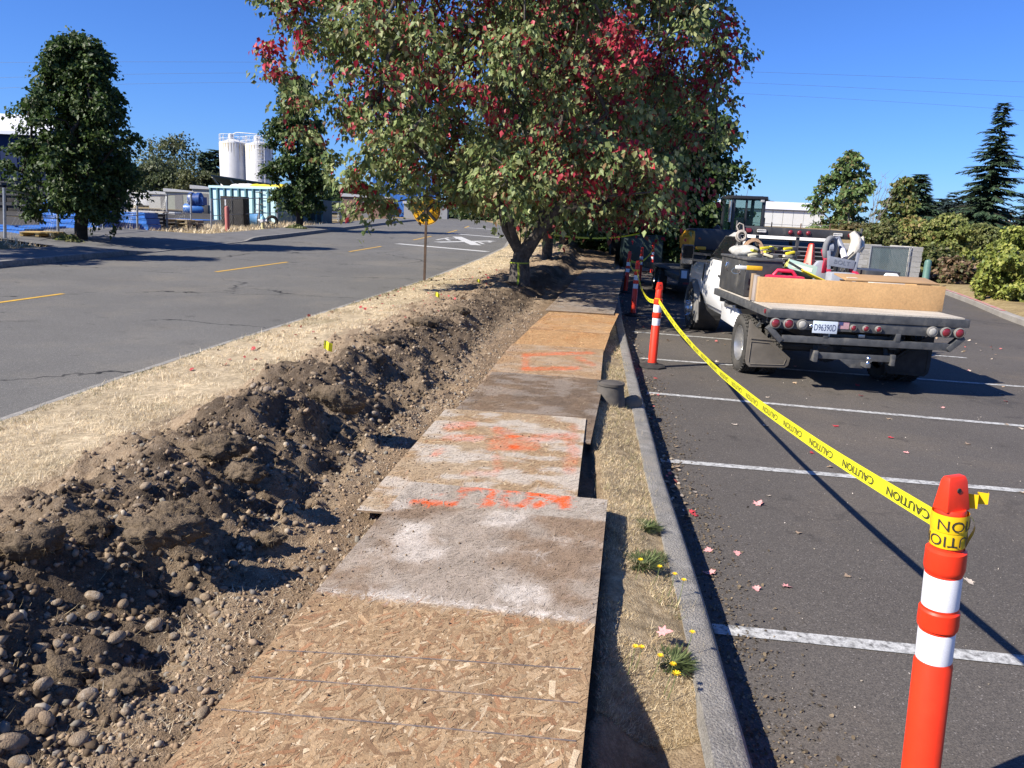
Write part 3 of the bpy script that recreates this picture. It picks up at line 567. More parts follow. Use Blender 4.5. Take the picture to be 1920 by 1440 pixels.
def mud_b1(u, v, s):
    n = fbm(u * 4, v * 4, 5, s); n2 = fbm(u * 2.6 + 5, v * 3.2, 5, s + 3); g = np.array([.355, .30, .245]); br = np.array([.25, .18, .125]); wt = np.array([.60, .55, .49])
    m = sstep(-.17, -.15, v + .015 * (n - .5)) * (.62 + .42 * n) + .30 * n; mc = g * (1 - sstep(.46, .62, n2)[:, None]) + br * sstep(.46, .62, n2)[:, None]; wp = sstep(.56, .68, fbm(u * 3.2 + 9, v * 3.4, 5, s + 7))[:, None]; mc = mc * (1 - .75 * wp) + wt * .75 * wp; mc = mc * (1 - sstep(-.17, -.2, v)[:, None]) + np.array([.36, .26, .17]) * sstep(-.17, -.2, v)[:, None]; ed = (np.exp(-((v + .135 + .01 * (n - .5)) / .018) ** 2) * sstep(.42, .55, n))[:, None]; mc = mc * (1 - ed) + wt * 1.1 * ed
    top = sstep(.945, .965, v + .03 * (n - .5))[:, None]; mc = mc * (1 - top) + np.array([.40, .355, .30]) * (.8 + .4 * n[:, None]) * top
    return np.clip(m, 0, .93), mc * (.55 + .9 * fbm(u * 48, v * 17, 4, s + 11)[:, None])
def mud_flat(lo, hi, c1, c2, sc=3.):
    def f(u, v, s):
        n = fbm(u * sc, v * sc * .8, 5, s); k = fbm(u * 7 + 3, v * 5, 4, s + 2)[:, None]; return np.clip(lo + (hi - lo) * sstep(.36, .62, n), 0, .95), (np.array(c1) * (1 - k) + np.array(c2) * k) * (.8 + .4 * fbm(u * 28, v * 12, 3, s + 4)[:, None])
    return f
P1 = [((778, 941), (852, 946), .016, .85), ((852, 946), (878, 921), .013, .55), ((866, 918), (938, 914), .016, .8), ((924, 918), (914, 945), .02, .8), ((905, 947), (926, 947), .018, .7), ((812, 928), (832, 929), .013, .4),
      ((945, 930), (958, 919), .016, .6), ((958, 919), (990, 918), .02, .8), ((990, 918), (998, 932), .02, .8), ((998, 932), (980, 949), .018, .7), ((980, 949), (950, 948), .016, .65), ((950, 948), (943, 935), .015, .5),
      ((1008, 948), (1012, 946), .03, .9), ((1010, 923), (1022, 920), .035, .95), ((1018, 924), (1058, 946), .024, .9), ((1066, 920), (1058, 948), .034, 1.)]
P2 = [((846, 800), (880, 797), .06, .4), ((838, 821), (900, 823), .04, .38), ((826, 846), (818, 852), .03, .5), ((932, 806), (962, 818), .04, .5), ((928, 826), (1075, 818), .045, .36), ((925, 838), (1000, 838), .05, .45), ((962, 838), (966, 838), .03, .8), ((958, 819), (968, 820), .022, .9), ((1075, 800), (1068, 832), .04, .25), ((930, 858), (935, 880), .03, .25), ((870, 888), (930, 890), .025, .2), ((1068, 880), (1076, 845), .05, .3)]
P4 = [((985, 666), (1108, 663), .05, .5), ((986, 692), (1080, 691), .05, .55), ((985, 668), (985, 692), .04, .4), ((1085, 672), (1110, 684), .05, .4)]
P5 = [((1010, 603), (1095, 601), .1, .35), ((1020, 612), (1110, 612), .1, .3)]
LN = [((414, 1330), (1080, 1389)), ((470, 1269), (1084, 1317)), ((515, 1219), (1088, 1254))]
tanm = ((.52, .35, .18), (.44, .30, .165))
Board((-.52, .92), 8.4, .335, .337, 31, mud_flat(.1, .4, (.34, .28, .2), (.25, .19, .13)), flakes=600).make('strand board sheet under the near end of the walkway, closest to the viewer')
Board((-.193, 3.16), 8.4, .349, .352, 32, mud_b1, P1, 0., LN, flakes=18000, fl=(.015, .10), L=2.62).make('nearest full strand board with printed lines and orange letters at its far end')
Board((-.10, 5.215), 6.5, .338, .330, 33, mud_flat(.3, .8, (.47, .37, .25), (.40, .31, .21)), P2, .62, tone=(1.05, 1.02, .95), flakes=5000, fl=(.03, .1)).make('pale whitish strand board smeared with white mud and faded orange paint')
Board((.20, 6.98), 8.6, .319, .318, 34, mud_flat(.72, .97, (.22, .155, .105), (.14, .108, .082)), (), .22, flakes=3000).make('dark brown muddy strand board beside the black irrigation box')
Board((.44, 8.95), 7.0, .310, .322, 35, mud_flat(.35, .8, (.47, .335, .20), (.34, .24, .15)), P4, .2, tone=(1.15, 1.05, .95), flakes=2600).make('tan strand board with orange sprayed marks beyond the dark muddy board')
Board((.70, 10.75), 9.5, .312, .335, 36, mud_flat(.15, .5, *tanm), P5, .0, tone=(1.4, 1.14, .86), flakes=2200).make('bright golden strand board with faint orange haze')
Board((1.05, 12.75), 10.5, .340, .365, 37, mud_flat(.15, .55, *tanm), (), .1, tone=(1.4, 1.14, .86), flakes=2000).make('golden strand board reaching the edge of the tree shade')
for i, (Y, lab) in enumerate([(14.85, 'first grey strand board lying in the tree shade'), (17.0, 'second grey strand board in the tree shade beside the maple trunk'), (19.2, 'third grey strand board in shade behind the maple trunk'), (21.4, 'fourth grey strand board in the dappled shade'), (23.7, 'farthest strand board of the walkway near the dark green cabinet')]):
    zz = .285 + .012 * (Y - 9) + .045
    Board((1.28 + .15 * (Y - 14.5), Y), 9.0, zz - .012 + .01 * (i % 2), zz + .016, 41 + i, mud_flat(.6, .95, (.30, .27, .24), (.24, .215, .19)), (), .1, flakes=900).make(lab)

# ================================================================ channelizer posts and caution tape
orange_p = M('orange_plastic', (.86, .043, .012), (.8, .038, .01), rough=.42, scale=3, spec=.45, fine=.12, fscale=30, dirt=(.5, .08, .03), dscale=7, damt=.22)
reflw = M('reflective_white', (.80, .80, .82), (.70, .70, .74), rough=.35, scale=200, spec=.5)
rubber = M('black_rubber', (.028, .027, .026), (.05, .047, .043), rough=.8, scale=8, spec=.3, bump=.2, bscale=60)
tape_y = M('caution_yellow', (.74, .72, .02), (.66, .62, .02), rough=.38, scale=5, spec=.4)
tape_k = M('tape_print', (.02, .02, .018), (.035, .035, .03), rough=.5)
TS = 1.2
def make_post(name, label, loc, lean=(0, 0), sc=1., group='orange channelizer posts along the parking lot'):
    t = thing(name, label, 'traffic post', loc, 0, group, rot=(lean[0], lean[1], .3)); t.scale = (sc * (.93 if sc > 1 else 1), sc * (.93 if sc > 1 else 1), sc)
    b = MB(); b.lathe([(.2, 0), (.2, .022), (.17, .04), (.09, .052), (.085, .07)], 8); b.build('base', rubber, t, bevel=.004)
    r = .060; p = MB()
    p.lathe([(r * .98, .055), (r * 1.06, .06), (r * 1.06, .09), (r, .1), (r * .985, .585), (r * .92, .592), (r * .92, .708), (r * 1.02, .712), (r * 1.04, .725), (r * 1.02, .768), (r * .92, .774), (r * .92, .893), (r * .97, .897), (r * 1.02, .91), (r * 1.0, .965), (r * .8, .972), (r * .76, 1.09), (r * .7, 1.098)], 28)
    p.build('tube', orange_p, t, smooth=30)
    g = MB(); w0, w1, d0, d1 = .046, .036, .030, .018; vs_ = []
    for zz, w, d in ((1.095, w0, d0), (1.185, w1, d1), (1.198, w1 * .85, d1 * .7)):
        vs_ += [(-w, -d, zz), (w, -d, zz), (w, d, zz), (-w, d, zz)]
    g.add(vs_, [(0, 1, 5, 4), (1, 2, 6, 5), (2, 3, 7, 6), (3, 0, 4, 7), (4, 5, 9, 8), (5, 6, 10, 9), (6, 7, 11, 10), (7, 4, 8, 11), (8, 9, 10, 11), (3, 2, 1, 0)]); g.build('grip', orange_p, t, bevel=.005)
    h = MB(); h.cyl((0, -.0245, 1.158), (0, .0245, 1.158), .0075, n=14); h.build('grip_hole', rubber, t)
    for z0, z1 in ((.6, .7), (.782, .887)):
        w = MB(); w.lathe([(r * .922, z0), (r * .932, z0 + .004), (r * .932, z1 - .004), (r * .922, z1)], 28, caps=False); w.build('reflective_band', reflw, t, smooth=40)
    return t
posts = [((1.458, 2.3), (0, -.065), 'nearest orange post with two white bands wrapped in caution tape'), ((1.97, 10.72), (.0, .016), 'second orange post, standing free in sunlight behind the valve box'), ((2.58, 16.8), (0, .022), 'third orange post from the viewer with tape round its neck'),
         ((3.16, 22.4), (0, .06), 'leaning orange post closest to the kerb in front of the dark cabinet'), ((4.25, 26.8), (0, .02), 'orange post partly hidden behind the third and fourth posts'), ((5.5, 31.7), (0, -.015), 'farthest orange post in the shade by the dark cabinet')]
for (x, y), ln, lab in posts: make_post('channelizer_post', lab, (x, y, float(lot_z(x))), ln, 1.055 if y < 3 else 1.)
def tape_run(label, A, B, sag, n=60, w=.058, text=True, twist=0.):
    A, B = Vector(A), Vector(B); d = (B - A); L = d.length
    pos = lambda t: A.lerp(B, t) - Vector((0, 0, 4 * sag * t * (1 - t) - .006 * math.sin(t * 40) * t * (1 - t)))
    def fr(t):
        p = pos(t); dd = (pos(min(t + .01, 1)) - pos(max(t - .01, 0))).normalized(); s = dd.cross(Vector((0, 0, 1))).normalized(); u = s.cross(dd); a = twist * math.sin(t * math.pi) + .12 * math.sin(t * 9); return p, u * math.cos(a) + s * math.sin(a), (s * math.cos(a) - u * math.sin(a))
    rows = []
    for i in range(n + 1):
        p, u, s = fr(i / n); rows.append([tuple(p - u * w / 2), tuple(p + s * .002), tuple(p + u * w / 2)])
    o = MB().grid(rows).build('caution_tape', tape_y, smooth=60); tag(o, label, 'caution tape')
    if text:
        V, F = text_mesh('CAUTION', .044, 'LEFT'); V[:, 0] *= 1.75; wid = .47; x = .05
        while x < L - wid:
            for side in (-1,):
                vs_ = []
                for q in V:
                    p, u, s = fr(min(max((x + q[0]) / L, 0), 1)); vs_.append(p - u * q[1] + s * side * .0035)
                mb = MB(); mb.add(vs_, F); mb.build('tape_word', tape_k, o)
            x += wid
    return o
tz = lambda i, z: (posts[i][0][0] + z * math.sin(posts[i][1][1]), posts[i][0][1], z + float(lot_z(posts[i][0][0])))
tape_run('yellow caution tape strung from the nearest post to the second post', (tz(0, 1.08)[0], 2.34, 1.085), tz(1, .95), .18, 90)
tape_run('yellow caution tape between the second and third posts', tz(1, .95), tz(2, .98), .22, 50)
tape_run('short caution tape between the leaning post and the post behind it', tz(3, .95), tz(5, 1.0), .25, 30, text=False)
tape_run('caution tape from the leaning post toward the soil bank', tz(2, .98), tz(3, .97), .12, 20, text=False)
def wrap(i, z0, rows_, label, tails=False):
    x, y, _ = tz(i, 0); o = None; mb = MB(); ln = posts[i][1]; mk = Matrix.Translation((posts[i][0][0], posts[i][0][1], float(lot_z(x)))) @ Euler((ln[0], ln[1], .3)).to_matrix().to_4x4() @ (Matrix.Diagonal((.985, .985, 1.055, 1)) if i == 0 else Matrix.Identity(4))
    for r_ in range(rows_):
        zz = z0 + r_ * .05; mb.lathe([(.0515 + .002 * r_, zz - .027), (.0535 + .002 * r_, zz), (.0515 + .002 * r_, zz + .027)], 26, caps=False)
    if tails:
        mb.grid([[(.05 + .06 * t, -.01 + .012 * math.sin(t * 9), z0 + .075 + .012 * t + h * .05 * (1 - .25 * t)) for h in (0, 1)] for t in np.linspace(0, 1.4, 9)])
        mb.grid([[(.052 + .02 * math.sin(t * 5), -.03 - .01 * t, z0 + .06 - .11 * t) for t in (tt, )] + [(.068 + .02 * math.sin(tt * 5), -.015, z0 + .06 - .11 * tt)] for tt in np.linspace(0, 1, 7)])
    o = mb.build('tape_wrap', tape_y2, None, smooth=50); o.matrix_world = mk; tag(o, label, 'caution tape')
    V, F = text_mesh('CAUTION', .047, 'CENTER'); V[:, 0] *= 1.15
    for r_ in range(rows_):
        zz = z0 + r_ * .05; rr = .0552 + .002 * r_; a0 = -2.0 + 1.1 * r_; lb = MB(); lb.add([(rr * math.cos(a0 - q[0] / rr), rr * math.sin(a0 - q[0] / rr), zz - q[1]) for q in V], F); lb.build('tape_word', tape_k, o)
tape_y2 = M('caution_yellow_deep', (.80, .50, .01), (.72, .44, .01), rough=.35, scale=5, spec=.45)
wrap(0, 1.01, 2, 'caution tape wound twice round the nearest orange post', True)
wrap(1, .95, 1, 'caution tape wound round the second orange post'); wrap(2, .98, 1, 'caution tape wound round the third orange post')

# ================================================================ small things on the verge
t = thing('valve_box', 'black round irrigation valve box standing on the grass strip', 'valve box', (.985, 7.5, .155))
plk = M('weathered_black_plastic', (.06, .054, .047), (.095, .083, .07), rough=.7, scale=14, dirt=(.16, .125, .085), dscale=6, damt=.3)
b = MB(); b.lathe([(.168, -.02), (.17, .012), (.158, .02), (.128, .235), (.138, .24), (.138, .262), (.118, .264), (.114, .25)], 30); b.build('body', plk, t, smooth=35)
b = MB(); b.lathe([(.10, .252), (.112, .258), (.10, .266), (.03, .27)], 24); b.build('lid', plk, t, smooth=40)
for a in (0.5, 2.4, 4.3):
    b = MB(); b.box((.164 * math.cos(a), .164 * math.sin(a), .03), (.02, .06, .06), (0, 0, a)); b.build('notch', rubber, t)
tag(put_stone(1.22, 7.62, .13, 8, .55, None, .16), 'lump of broken concrete between the valve box and kerb', 'rubble')
def pipe(label, a, b):
    m = MB(); a, b = Vector(a), Vector(b); m.tube([a, b], .022, 14, cap=False); m.tube([b, a], .017, 14, cap=False)
    tag(m.build('plastic_pipe', M('pvc_white', (.72, .71, .68), (.6, .58, .54), rough=.5, scale=12, dirt=(.3, .22, .15), dscale=9, damt=.3), smooth=50), label, 'pipe')
g = at(1105, 820, .2); pipe('white plastic pipe end poking out beside the pale board', (g.x - .09, g.y + .16, .245), (g.x + .02, g.y - .02, .185))
g = at(1108, 810, .2); pipe('second white plastic pipe behind the first beside the boards', (g.x - .02, g.y + .14, .23), (g.x + .045, g.y + .02, .19))
fy = leaf_mat('flag_yellow', .35, .5, .3)
for px_, py_, lab, s_ in [(610, 655, 'yellow marker flag on the bank crest nearest the viewer', 1.), (817, 552, 'yellow marker flag on dry grass to the right of the sign post', .9), (895, 525, 'small yellow marker flag on dry grass left of the maple trunk', .8)]:
    p = at(px_, py_, .3)
    for _ in range(4): p = at(px_, py_ + 12, float(verge_z(np.array([p.x]), np.array([p.y]))[0]))
    t = thing('marker_flag', lab, 'flag', p, 0, 'yellow marker flags on the verge')
    b = MB(); b.tube([(0, 0, -.05), (.005, 0, .10), (.0, .01, .17)], .0022, 5); b.build('wire', M('wire_grey', (.3, .3, .3), rough=.4, metal=.7), t)
    V = []; n = 7
    for i in range(n):
        for k in (0, 1): V.append((-.01 - .0 * k + .085 * s_ * i / (n - 1), .02 * math.sin(i * 1.3) - .03 * k, .165 - .085 * s_ * k - .035 * (i / (n - 1)) ** 1.5))
    tri_mesh('flag', np.array(V), np.array([(2 * i, 2 * i + 2, 2 * i + 3, 2 * i + 1) for i in range(n - 1)]), fy, np.tile([.85, .80, .03], (len(V), 1)), t, True)
# weeds and dandelions on the strip
weedm = leaf_mat('weed_leaf', .3, .55, .3)
def weed(px_, py_, r, n, label):
    p = at(px_, py_, .2); p.z = float(verge_z(np.array([p.x]), np.array([p.y]))[0]); t = thing('weed', label, 'weed', p, 0, 'green weeds on the grass strip')
    a = RNG.random(n) * 6.28; A = np.stack([np.cos(a), np.sin(a), .15 + .7 * RNG.random(n)], 1); C = np.array([(.09, .12, .045), (.13, .16, .06), (.07, .09, .035)])[RNG.integers(0, 3, n)] * (.7 + .6 * RNG.random((n, 1)))
    P0 = np.stack([np.cos(a), np.sin(a), a * 0], 1) * (RNG.random((n, 1)) * r * .8) + [0, 0, .005]
    tag(scatter('leaves', BL_T, BL_F, P0, A, np.tile([0, 0, 1.], (n, 1)), np.stack([.004 + .006 * RNG.random(n), .02 + r * .5 * RNG.random(n), np.full(n, -.02)], 1), C, weedm, t), kind='stuff')
weed(1213, 985, .10, 420, 'green weed tuft farthest along the strip beside the kerb'); weed(1205, 1060, .11, 500, 'green weed tuft beside two dandelions at mid strip'); weed(1228, 1040, .07, 220, 'small green weed tuft against the kerb edge'); weed(1262, 1232, .10, 520, 'green weed clump with flower heads nearest the viewer')
pet = M('dandelion_yellow', (.85, .62, .01), (.8, .5, .01), rough=.6, scale=30); stemm = M('green_stem', (.12, .15, .05), rough=.6)
for i, (px_, py_, lab) in enumerate([(1237, 1063, 'yellow dandelion by the kerb, leftmost of the row of three'), (1265, 1077, 'yellow dandelion over the kerb, middle of the row of three'), (1282, 1088, 'yellow dandelion over the kerb, last of the row of three'), (1298, 1186, 'yellow dandelion above the kerb beside the pink leaf'), (1203, 1214, 'yellow dandelion at the middle of the strip, right of a pair'), (1191, 1213, 'yellow dandelion at the middle of the strip, left of a pair'), (1268, 1264, 'largest yellow dandelion below the nearest weed clump'), (1262, 1246, 'yellow dandelion inside the nearest weed clump'), (1201, 1050, 'small yellow dandelion in the mid strip weed tuft'), (1238, 1230, 'half hidden yellow dandelion in the nearest weed clump')]):
    p = at(px_, py_, .27 + .02 * (i % 3)); t = thing('dandelion', lab, 'flower', (p.x - .03, p.y - .02, .19), 0, 'dandelions on the grass strip'); q = Vector((.03, .02, p.z - .19))
    b = MB(); b.tube([(0, 0, -.02), q * .5 + Vector((.006, 0, 0)), q], .0016, 5); b.build('stem', stemm, t)
    b = MB(); r = .013 if i != 6 else .017
    for k in range(22):
        a = k * 2.4; rr = r * (.55 + .45 * (k % 3) / 2); d = Vector((math.cos(a), math.sin(a), .25 + .4 * ((k + 1) % 3) / 2)); b.add([q, q + d * rr + Vector((-d.y, d.x, 0)) * .003, q + d * rr * 1.15, q + d * rr - Vector((-d.y, d.x, 0)) * .003], [(0, 1, 2, 3)])
    b.build('flower_head', pet, t)

# ================================================================ fallen leaves
def leaf_outline():
    pts = [(0, -.5), (.12, -.28), (.42, -.34), (.34, -.12), (.55, .08), (.28, .12), (.22, .36), (0, .6)]; return pts + [(-x, y) for x, y in pts[-2:0:-1]]
LEAFT = [(0, 0, 0)] + [(x, y, 0) for x, y in leaf_outline()]; LEAFF = [(0, i, i % (len(LEAFT) - 1) + 1) for i in range(1, len(LEAFT))]
fl_mats = [M('leaf_' + n, c, c2, rough=.65, scale=9, spec=.3) for n, c, c2 in (('pink', (.58, .22, .22), (.66, .36, .33)), ('red', (.46, .05, .06), (.36, .04, .05)), ('tan', (.40, .30, .2), (.3, .21, .14)), ('pale', (.6, .52, .42), (.46, .38, .3)))]
fl_mesh = []
for i in range(12):
    rr = random.Random(i); me = bpy.data.meshes.new('fallen_leaf'); cu = rr.uniform(.4, 1.3); tw = rr.uniform(-.6, .6)
    me.from_pydata([(x * (1 - .3 * cu * .3), y, cu * .55 * x * x + .28 * cu * y * y * (1 if i % 2 else .3) + tw * x * y + .04 + rr.uniform(-.05, .05)) for x, y, z in LEAFT], [], LEAFF); me.shade_smooth(); me.materials.append(fl_mats[i % 4]); fl_mesh.append(me)
def leaf_on(p, s, k, lab):
    o = bpy.data.objects.new('fallen_leaf', fl_mesh[k]); o.location = (p[0], p[1], p[2] + .004); o.scale = (s, s, s); o.rotation_euler = (random.uniform(-.25, .25), random.uniform(-.25, .25), random.uniform(0, 6.28)); link(o); tag(o, lab, 'leaf', 'fallen maple leaves')
for px_, py_, s, k, lab in [(1422, 944, .085, 0, 'large pink leaf alone on asphalt between the first two bay lines'), (1330, 1075, .08, 4, 'pink leaf in the kerb shadow beside the dandelions'), (1475, 1099, .06, 8, 'pink leaf with a stalk farthest from the kerb near the dandelions'), (1418, 1104, .055, 0, 'narrow pink leaf on asphalt just beyond the kerb shadow'), (1382, 1037, .055, 4, 'small pink leaf on asphalt beside the dry litter'),
                            (1303, 966, .06, 1, 'red leaf in the kerb gutter, uppermost of the gutter pair'), (1297, 960, .05, 5, 'red leaf touching the kerb in the gutter pair'), (1329, 1032, .06, 8, 'pale pink leaf resting in dry litter by the kerb'), (1817, 1087, .07, 3, 'curled pale leaf beside the nearest orange post'), (1567, 796, .07, 1, 'dark red leaf behind the dusty asphalt patch'), (1522, 847, .05, 5, 'small red leaf under the caution tape shadow'), (1670, 817, .06, 9, 'red leaf between tape and truck shadow'), (1860, 888, .0, 0, '')]:
    if s: p = at(px_, py_, 0); p.z = float(lot_z(p.x)); leaf_on(p, s, k, lab)
p = at(1245, 1187, .24); leaf_on(p, .07, 8, 'pink star shaped leaf on the dry grass strip')
n = 0
while n < 74:
    x = random.uniform(1.3, 8.5); Y = random.uniform(4.2, 17)
    if x < kerb_r(Y) + .15: continue
    leaf_on((x, Y, float(lot_z(x))), random.uniform(.04, .075), random.choice([2, 3, 6, 7, 10, 11, 1, 0, 3, 7]), 'small dry fallen leaf scattered on the parking lot asphalt'); n += 1
# litter in the gutter and debris crumbs over the lot
lm = leaf_mat('litter_mat', .15, .8, .15)
def litter(name, n, xf, y0, y1, pw, s0, s1, cols, zf, flat=.3, par=lot):
    Y = y0 + (y1 - y0) * RNG.random(n) ** pw; x = xf(Y, n); S = s0 + (s1 - s0) * RNG.random(n) ** 2; T = [(v[0], v[1], .5 * v[0] ** 2) for v in LEAFT[1::2]]; F = [(0, 1, 2), (0, 2, 3), (0, 3, 4), (0, 4, 5), (0, 5, 6)]
    C = np.array(cols)[RNG.integers(0, len(cols), n)] * (.6 + .7 * RNG.random((n, 1))); A = RNG.normal(size=(n, 3)); A[:, 2] *= .25
    tag(scatter(name, T, F, np.stack([x, Y, zf(x, Y) + .006 + S * .2], 1), A, np.tile([0, 0, 1.], (n, 1)) + RNG.normal(size=(n, 3)) * flat, S, C, lm, par), kind='stuff')
litc = [(.25, .19, .13), (.4, .33, .25), (.16, .12, .085), (.32, .24, .17), (.45, .14, .13), (.5, .42, .34), (.2, .15, .1)]
litter('leaf_litter', 1000, lambda Y, n: kerb_r(Y) + .02 + np.abs(RNG.normal(size=n)) * .10, 5.0, 30, 1.1, .018, .05, litc, lambda x, Y: lot_z(x))
litter('leaf_litter', 700, lambda Y, n: kerb_r(Y) + .2 + 7 * RNG.random(n), 13, 34, 1., .03, .07, litc, lambda x, Y: lot_z(x))
litter('twig_litter', 3600, lambda Y, n: kerb_r(Y) + .05 + np.abs(RNG.normal(size=n)) * .17, 2.2, 10, 1.3, .006, .022, [(.14, .105, .07), (.22, .17, .11), (.1, .08, .055)], lambda x, Y: lot_z(x) - .004, .5)
litter('grit', 2600, lambda Y, n: kerb_r(Y) + .1 + 6.5 * RNG.random(n), 2.2, 13, 1.4, .003, .012, [(.3, .26, .2), (.45, .4, .34), (.16, .14, .12)], lambda x, Y: lot_z(x) - .004, .5)
litter('leaf_litter', 350, lambda Y, n: toe_l(Y) - 1.2 + 2.2 * RNG.random(n), 8, 22, 1., .03, .07, [(.2, .13, .08), (.45, .08, .08), (.3, .2, .12)], verge_z, .4, verge)

# ================================================================ railroad warning sign
p = at(795, 531, .42); SY = 18.3; sx = float(atY(795, 531, SY).x); sz = float(verge_z(np.array([sx]), np.array([SY]))[0])
t = thing('warning_sign', 'round yellow railroad warning sign on a brown post, half hidden by leaves', 'sign', (sx, SY, sz))
dz = float(atY(797, 395, SY).z) - sz
b = MB(); b.bar((0, .03, -.3), (.03, .03, dz + .5), .085, .05); b.build('post', M('rust_brown', (.14, .085, .055), (.08, .055, .04), rough=.85, scale=10, fine=.4, fscale=60), t)
sy_ = M('sign_yellow', (.85, .46, .01), (.8, .42, .01), rough=.45, scale=4); sk_ = M('sign_black', (.02, .02, .02), rough=.5)
FM = Matrix(((1, 0, 0, .03), (0, 0, -1, 0), (0, 1, 0, dz), (0, 0, 0, 1)))
b = MB(); b.lathe([(.325, -.004), (.325, 0)], 40); [setattr(b, 'v', [tuple(FM @ Vector(v)) for v in b.v])]; b.build('disc', sy_, t)
b = MB(); ring = [[(rr * math.cos(a), rr * math.sin(a), .0022) for rr in (.300, .314)] for a in np.linspace(0, 2 * math.pi, 49)]; b.grid(ring); b.v = [tuple(FM @ Vector(v)) for v in b.v]; b.build('border', sk_, t)
for s_ in (-1, 1):
    b = MB(); b.bar((-.208, s_ * .208, .003 + .0012 * (s_ > 0)), (.208, -s_ * .208, .003 + .0012 * (s_ > 0)), .075, .002); b.v = [tuple(FM @ Vector(v)) for v in b.v]; b.build('cross_stroke', sk_, t)
    letters('letter', 'R', .21, FM @ Matrix.Translation((s_ * .19, 0, .0045)), sk_, t)
# ================================================================ trees
bark_m = M('maple_bark', (.15, .13, .112), (.06, .053, .046), rough=.95, spec=.15, scale=9, detail=6, fine=.4, fscale=60, bump=.8, bscale=26)
bark_d = M('dark_bark', (.06, .05, .042), (.035, .03, .026), rough=.95, spec=.1, scale=6, bump=.6, bscale=20)
bark_g = M('grey_bark', (.22, .2, .18), (.12, .11, .1), rough=.95, spec=.1, scale=6)
leafm = leaf_mat('broad_leaf', .36, .5, .32); needlem = leaf_mat('needle', .12, .6, .3)
LT = [(0, -.5, 0), (.40, -.08, .09), (.20, .24, .03), (0, .62, -.07), (-.20, .24, .03), (-.40, -.08, .09)]
LF = [(0, 1, 2), (0, 2, 3), (0, 3, 4), (0, 4, 5)]
LT2 = [(0, -.5, 0), (.36, 0, .1), (0, .55, -.03), (-.36, 0, .1)]; LF2 = [(0, 1, 2), (0, 2, 3)]
def grow(trunks, clumps, step=.55, jit=.09, arch=.12):
    """branches: every clump is reached from the nearest wood below it"""
    N = []; par = []
    for poly in trunks:
        prev = poly[0] if isinstance(poly[0], int) else -1
        pts = poly[1:] if isinstance(poly[0], int) else poly
        for p in pts: N.append(Vector(p)); par.append(prev); prev = len(N) - 1
    arr = [tuple(n) for n in N]; base = Vector(arr[0])
    for c in sorted(clumps, key=lambda q: (Vector(q) - base).length):
        A = np.array(arr); c = np.array(c); d = np.linalg.norm(A - c, axis=1) + np.where(A[:, 2] > c[2] + .3, 2.5, 0) + np.where(A[:, 2] < 1.0 + base.z, 1.5, 0)
        i = int(np.argmin(d)); a = Vector(arr[i]); L = (Vector(c) - a).length; n = max(2, int(L / step)); prev = i
        for k in range(1, n + 1):
            t = k / n; p = a.lerp(Vector(c), t) + Vector((random.uniform(-jit, jit), random.uniform(-jit, jit), random.uniform(-jit, jit))) * (1 if k < n else 0) + Vector((0, 0, arch * L * .5 * math.sin(math.pi * t)))
            N.append(p); arr.append(tuple(p)); par.append(prev); prev = len(N) - 1
    return N, par
def wood(N, par, tip, base_r, n_s=6, expo=2.3):
    cnt = [0.] * len(N); ch = [[] for _ in N]
    for i, p in enumerate(par):
        if p >= 0: ch[p].append(i)
    for i in range(len(N) - 1, -1, -1): cnt[i] = 1. if not ch[i] else sum(cnt[c] for c in ch[i])
    mx = max(cnt); rad = [min(max(tip, base_r * (c / mx) ** (1 / expo)), base_r * 1.15) for c in cnt]; mb = MB(); done = set()
    for i in range(len(N)):
        if par[i] < 0 or i not in done:
            path = [i] if par[i] < 0 else [par[i], i]; j = i; done.add(i)
            while ch[j]:
                nx = max(ch[j], key=lambda c: cnt[c])
                if nx in done: break
                path.append(nx); done.add(nx); j = nx
            if len(path) > 1:
                rr = [rad[k] for k in path]
                if par[path[1] if par[i] >= 0 else i] >= 0 and par[i] >= 0: rr[0] = min(rr[0], rr[1] * 1.25)
                mb.tube([N[k] for k in path], rr, n_s if rr[0] > .03 else 4)
    return mb
def foliage(name, clumps, rads, per, size, colf, root, flat=.62, hang=.8, tm=LT, tf=LF, mat=None, shell=.55, parent_off=(0, 0, 0), twigs=9):
    C = np.repeat(np.array(clumps), per, 0); Rr = np.repeat(np.array(rads), per); n = len(C)
    nc = len(clumps); TD = RNG.normal(size=(nc * twigs, 3)); TD /= np.linalg.norm(TD, axis=1, keepdims=True); TD[:, 2] *= flat; TL = .75 + .5 * RNG.random(nc * twigs)   # leaves sit along twigs that radiate from each clump
    ti = np.repeat(np.arange(nc), per) * twigs + RNG.integers(0, twigs, n); D = TD[ti]; q = (.18 + .95 * RNG.random(n) ** .75) * TL[ti]
    P = C + D * (Rr * q)[:, None] + RNG.normal(size=(n, 3)) * (Rr * .13)[:, None]; P[:, 2] -= .22 * Rr * q ** 2
    A = D * .55 + RNG.normal(size=(n, 3)) * .45 + [0, 0, -hang]; Nn = D * .45 + RNG.normal(size=(n, 3)) * .5 + [-.32, -.2, .38]
    S = size * (.5 + .85 * RNG.random(n)); col = colf(P, np.repeat(np.arange(len(clumps)), per), RNG.random(nc * twigs)[ti]) * (.8 + .4 * RNG.random(nc * twigs)[ti])[:, None]
    o = scatter(name, tm, tf, P - np.array(parent_off), A, Nn, S, col, mat or leafm, root); return o
def pick(cols, pr, n): return np.array(cols)[RNG.choice(len(cols), n, p=np.array(pr) / np.sum(pr))] * (.7 + .55 * RNG.random((n, 1)))
GREEN = [(.15, .205, .068), (.215, .265, .095), (.31, .335, .15), (.10, .145, .052)]
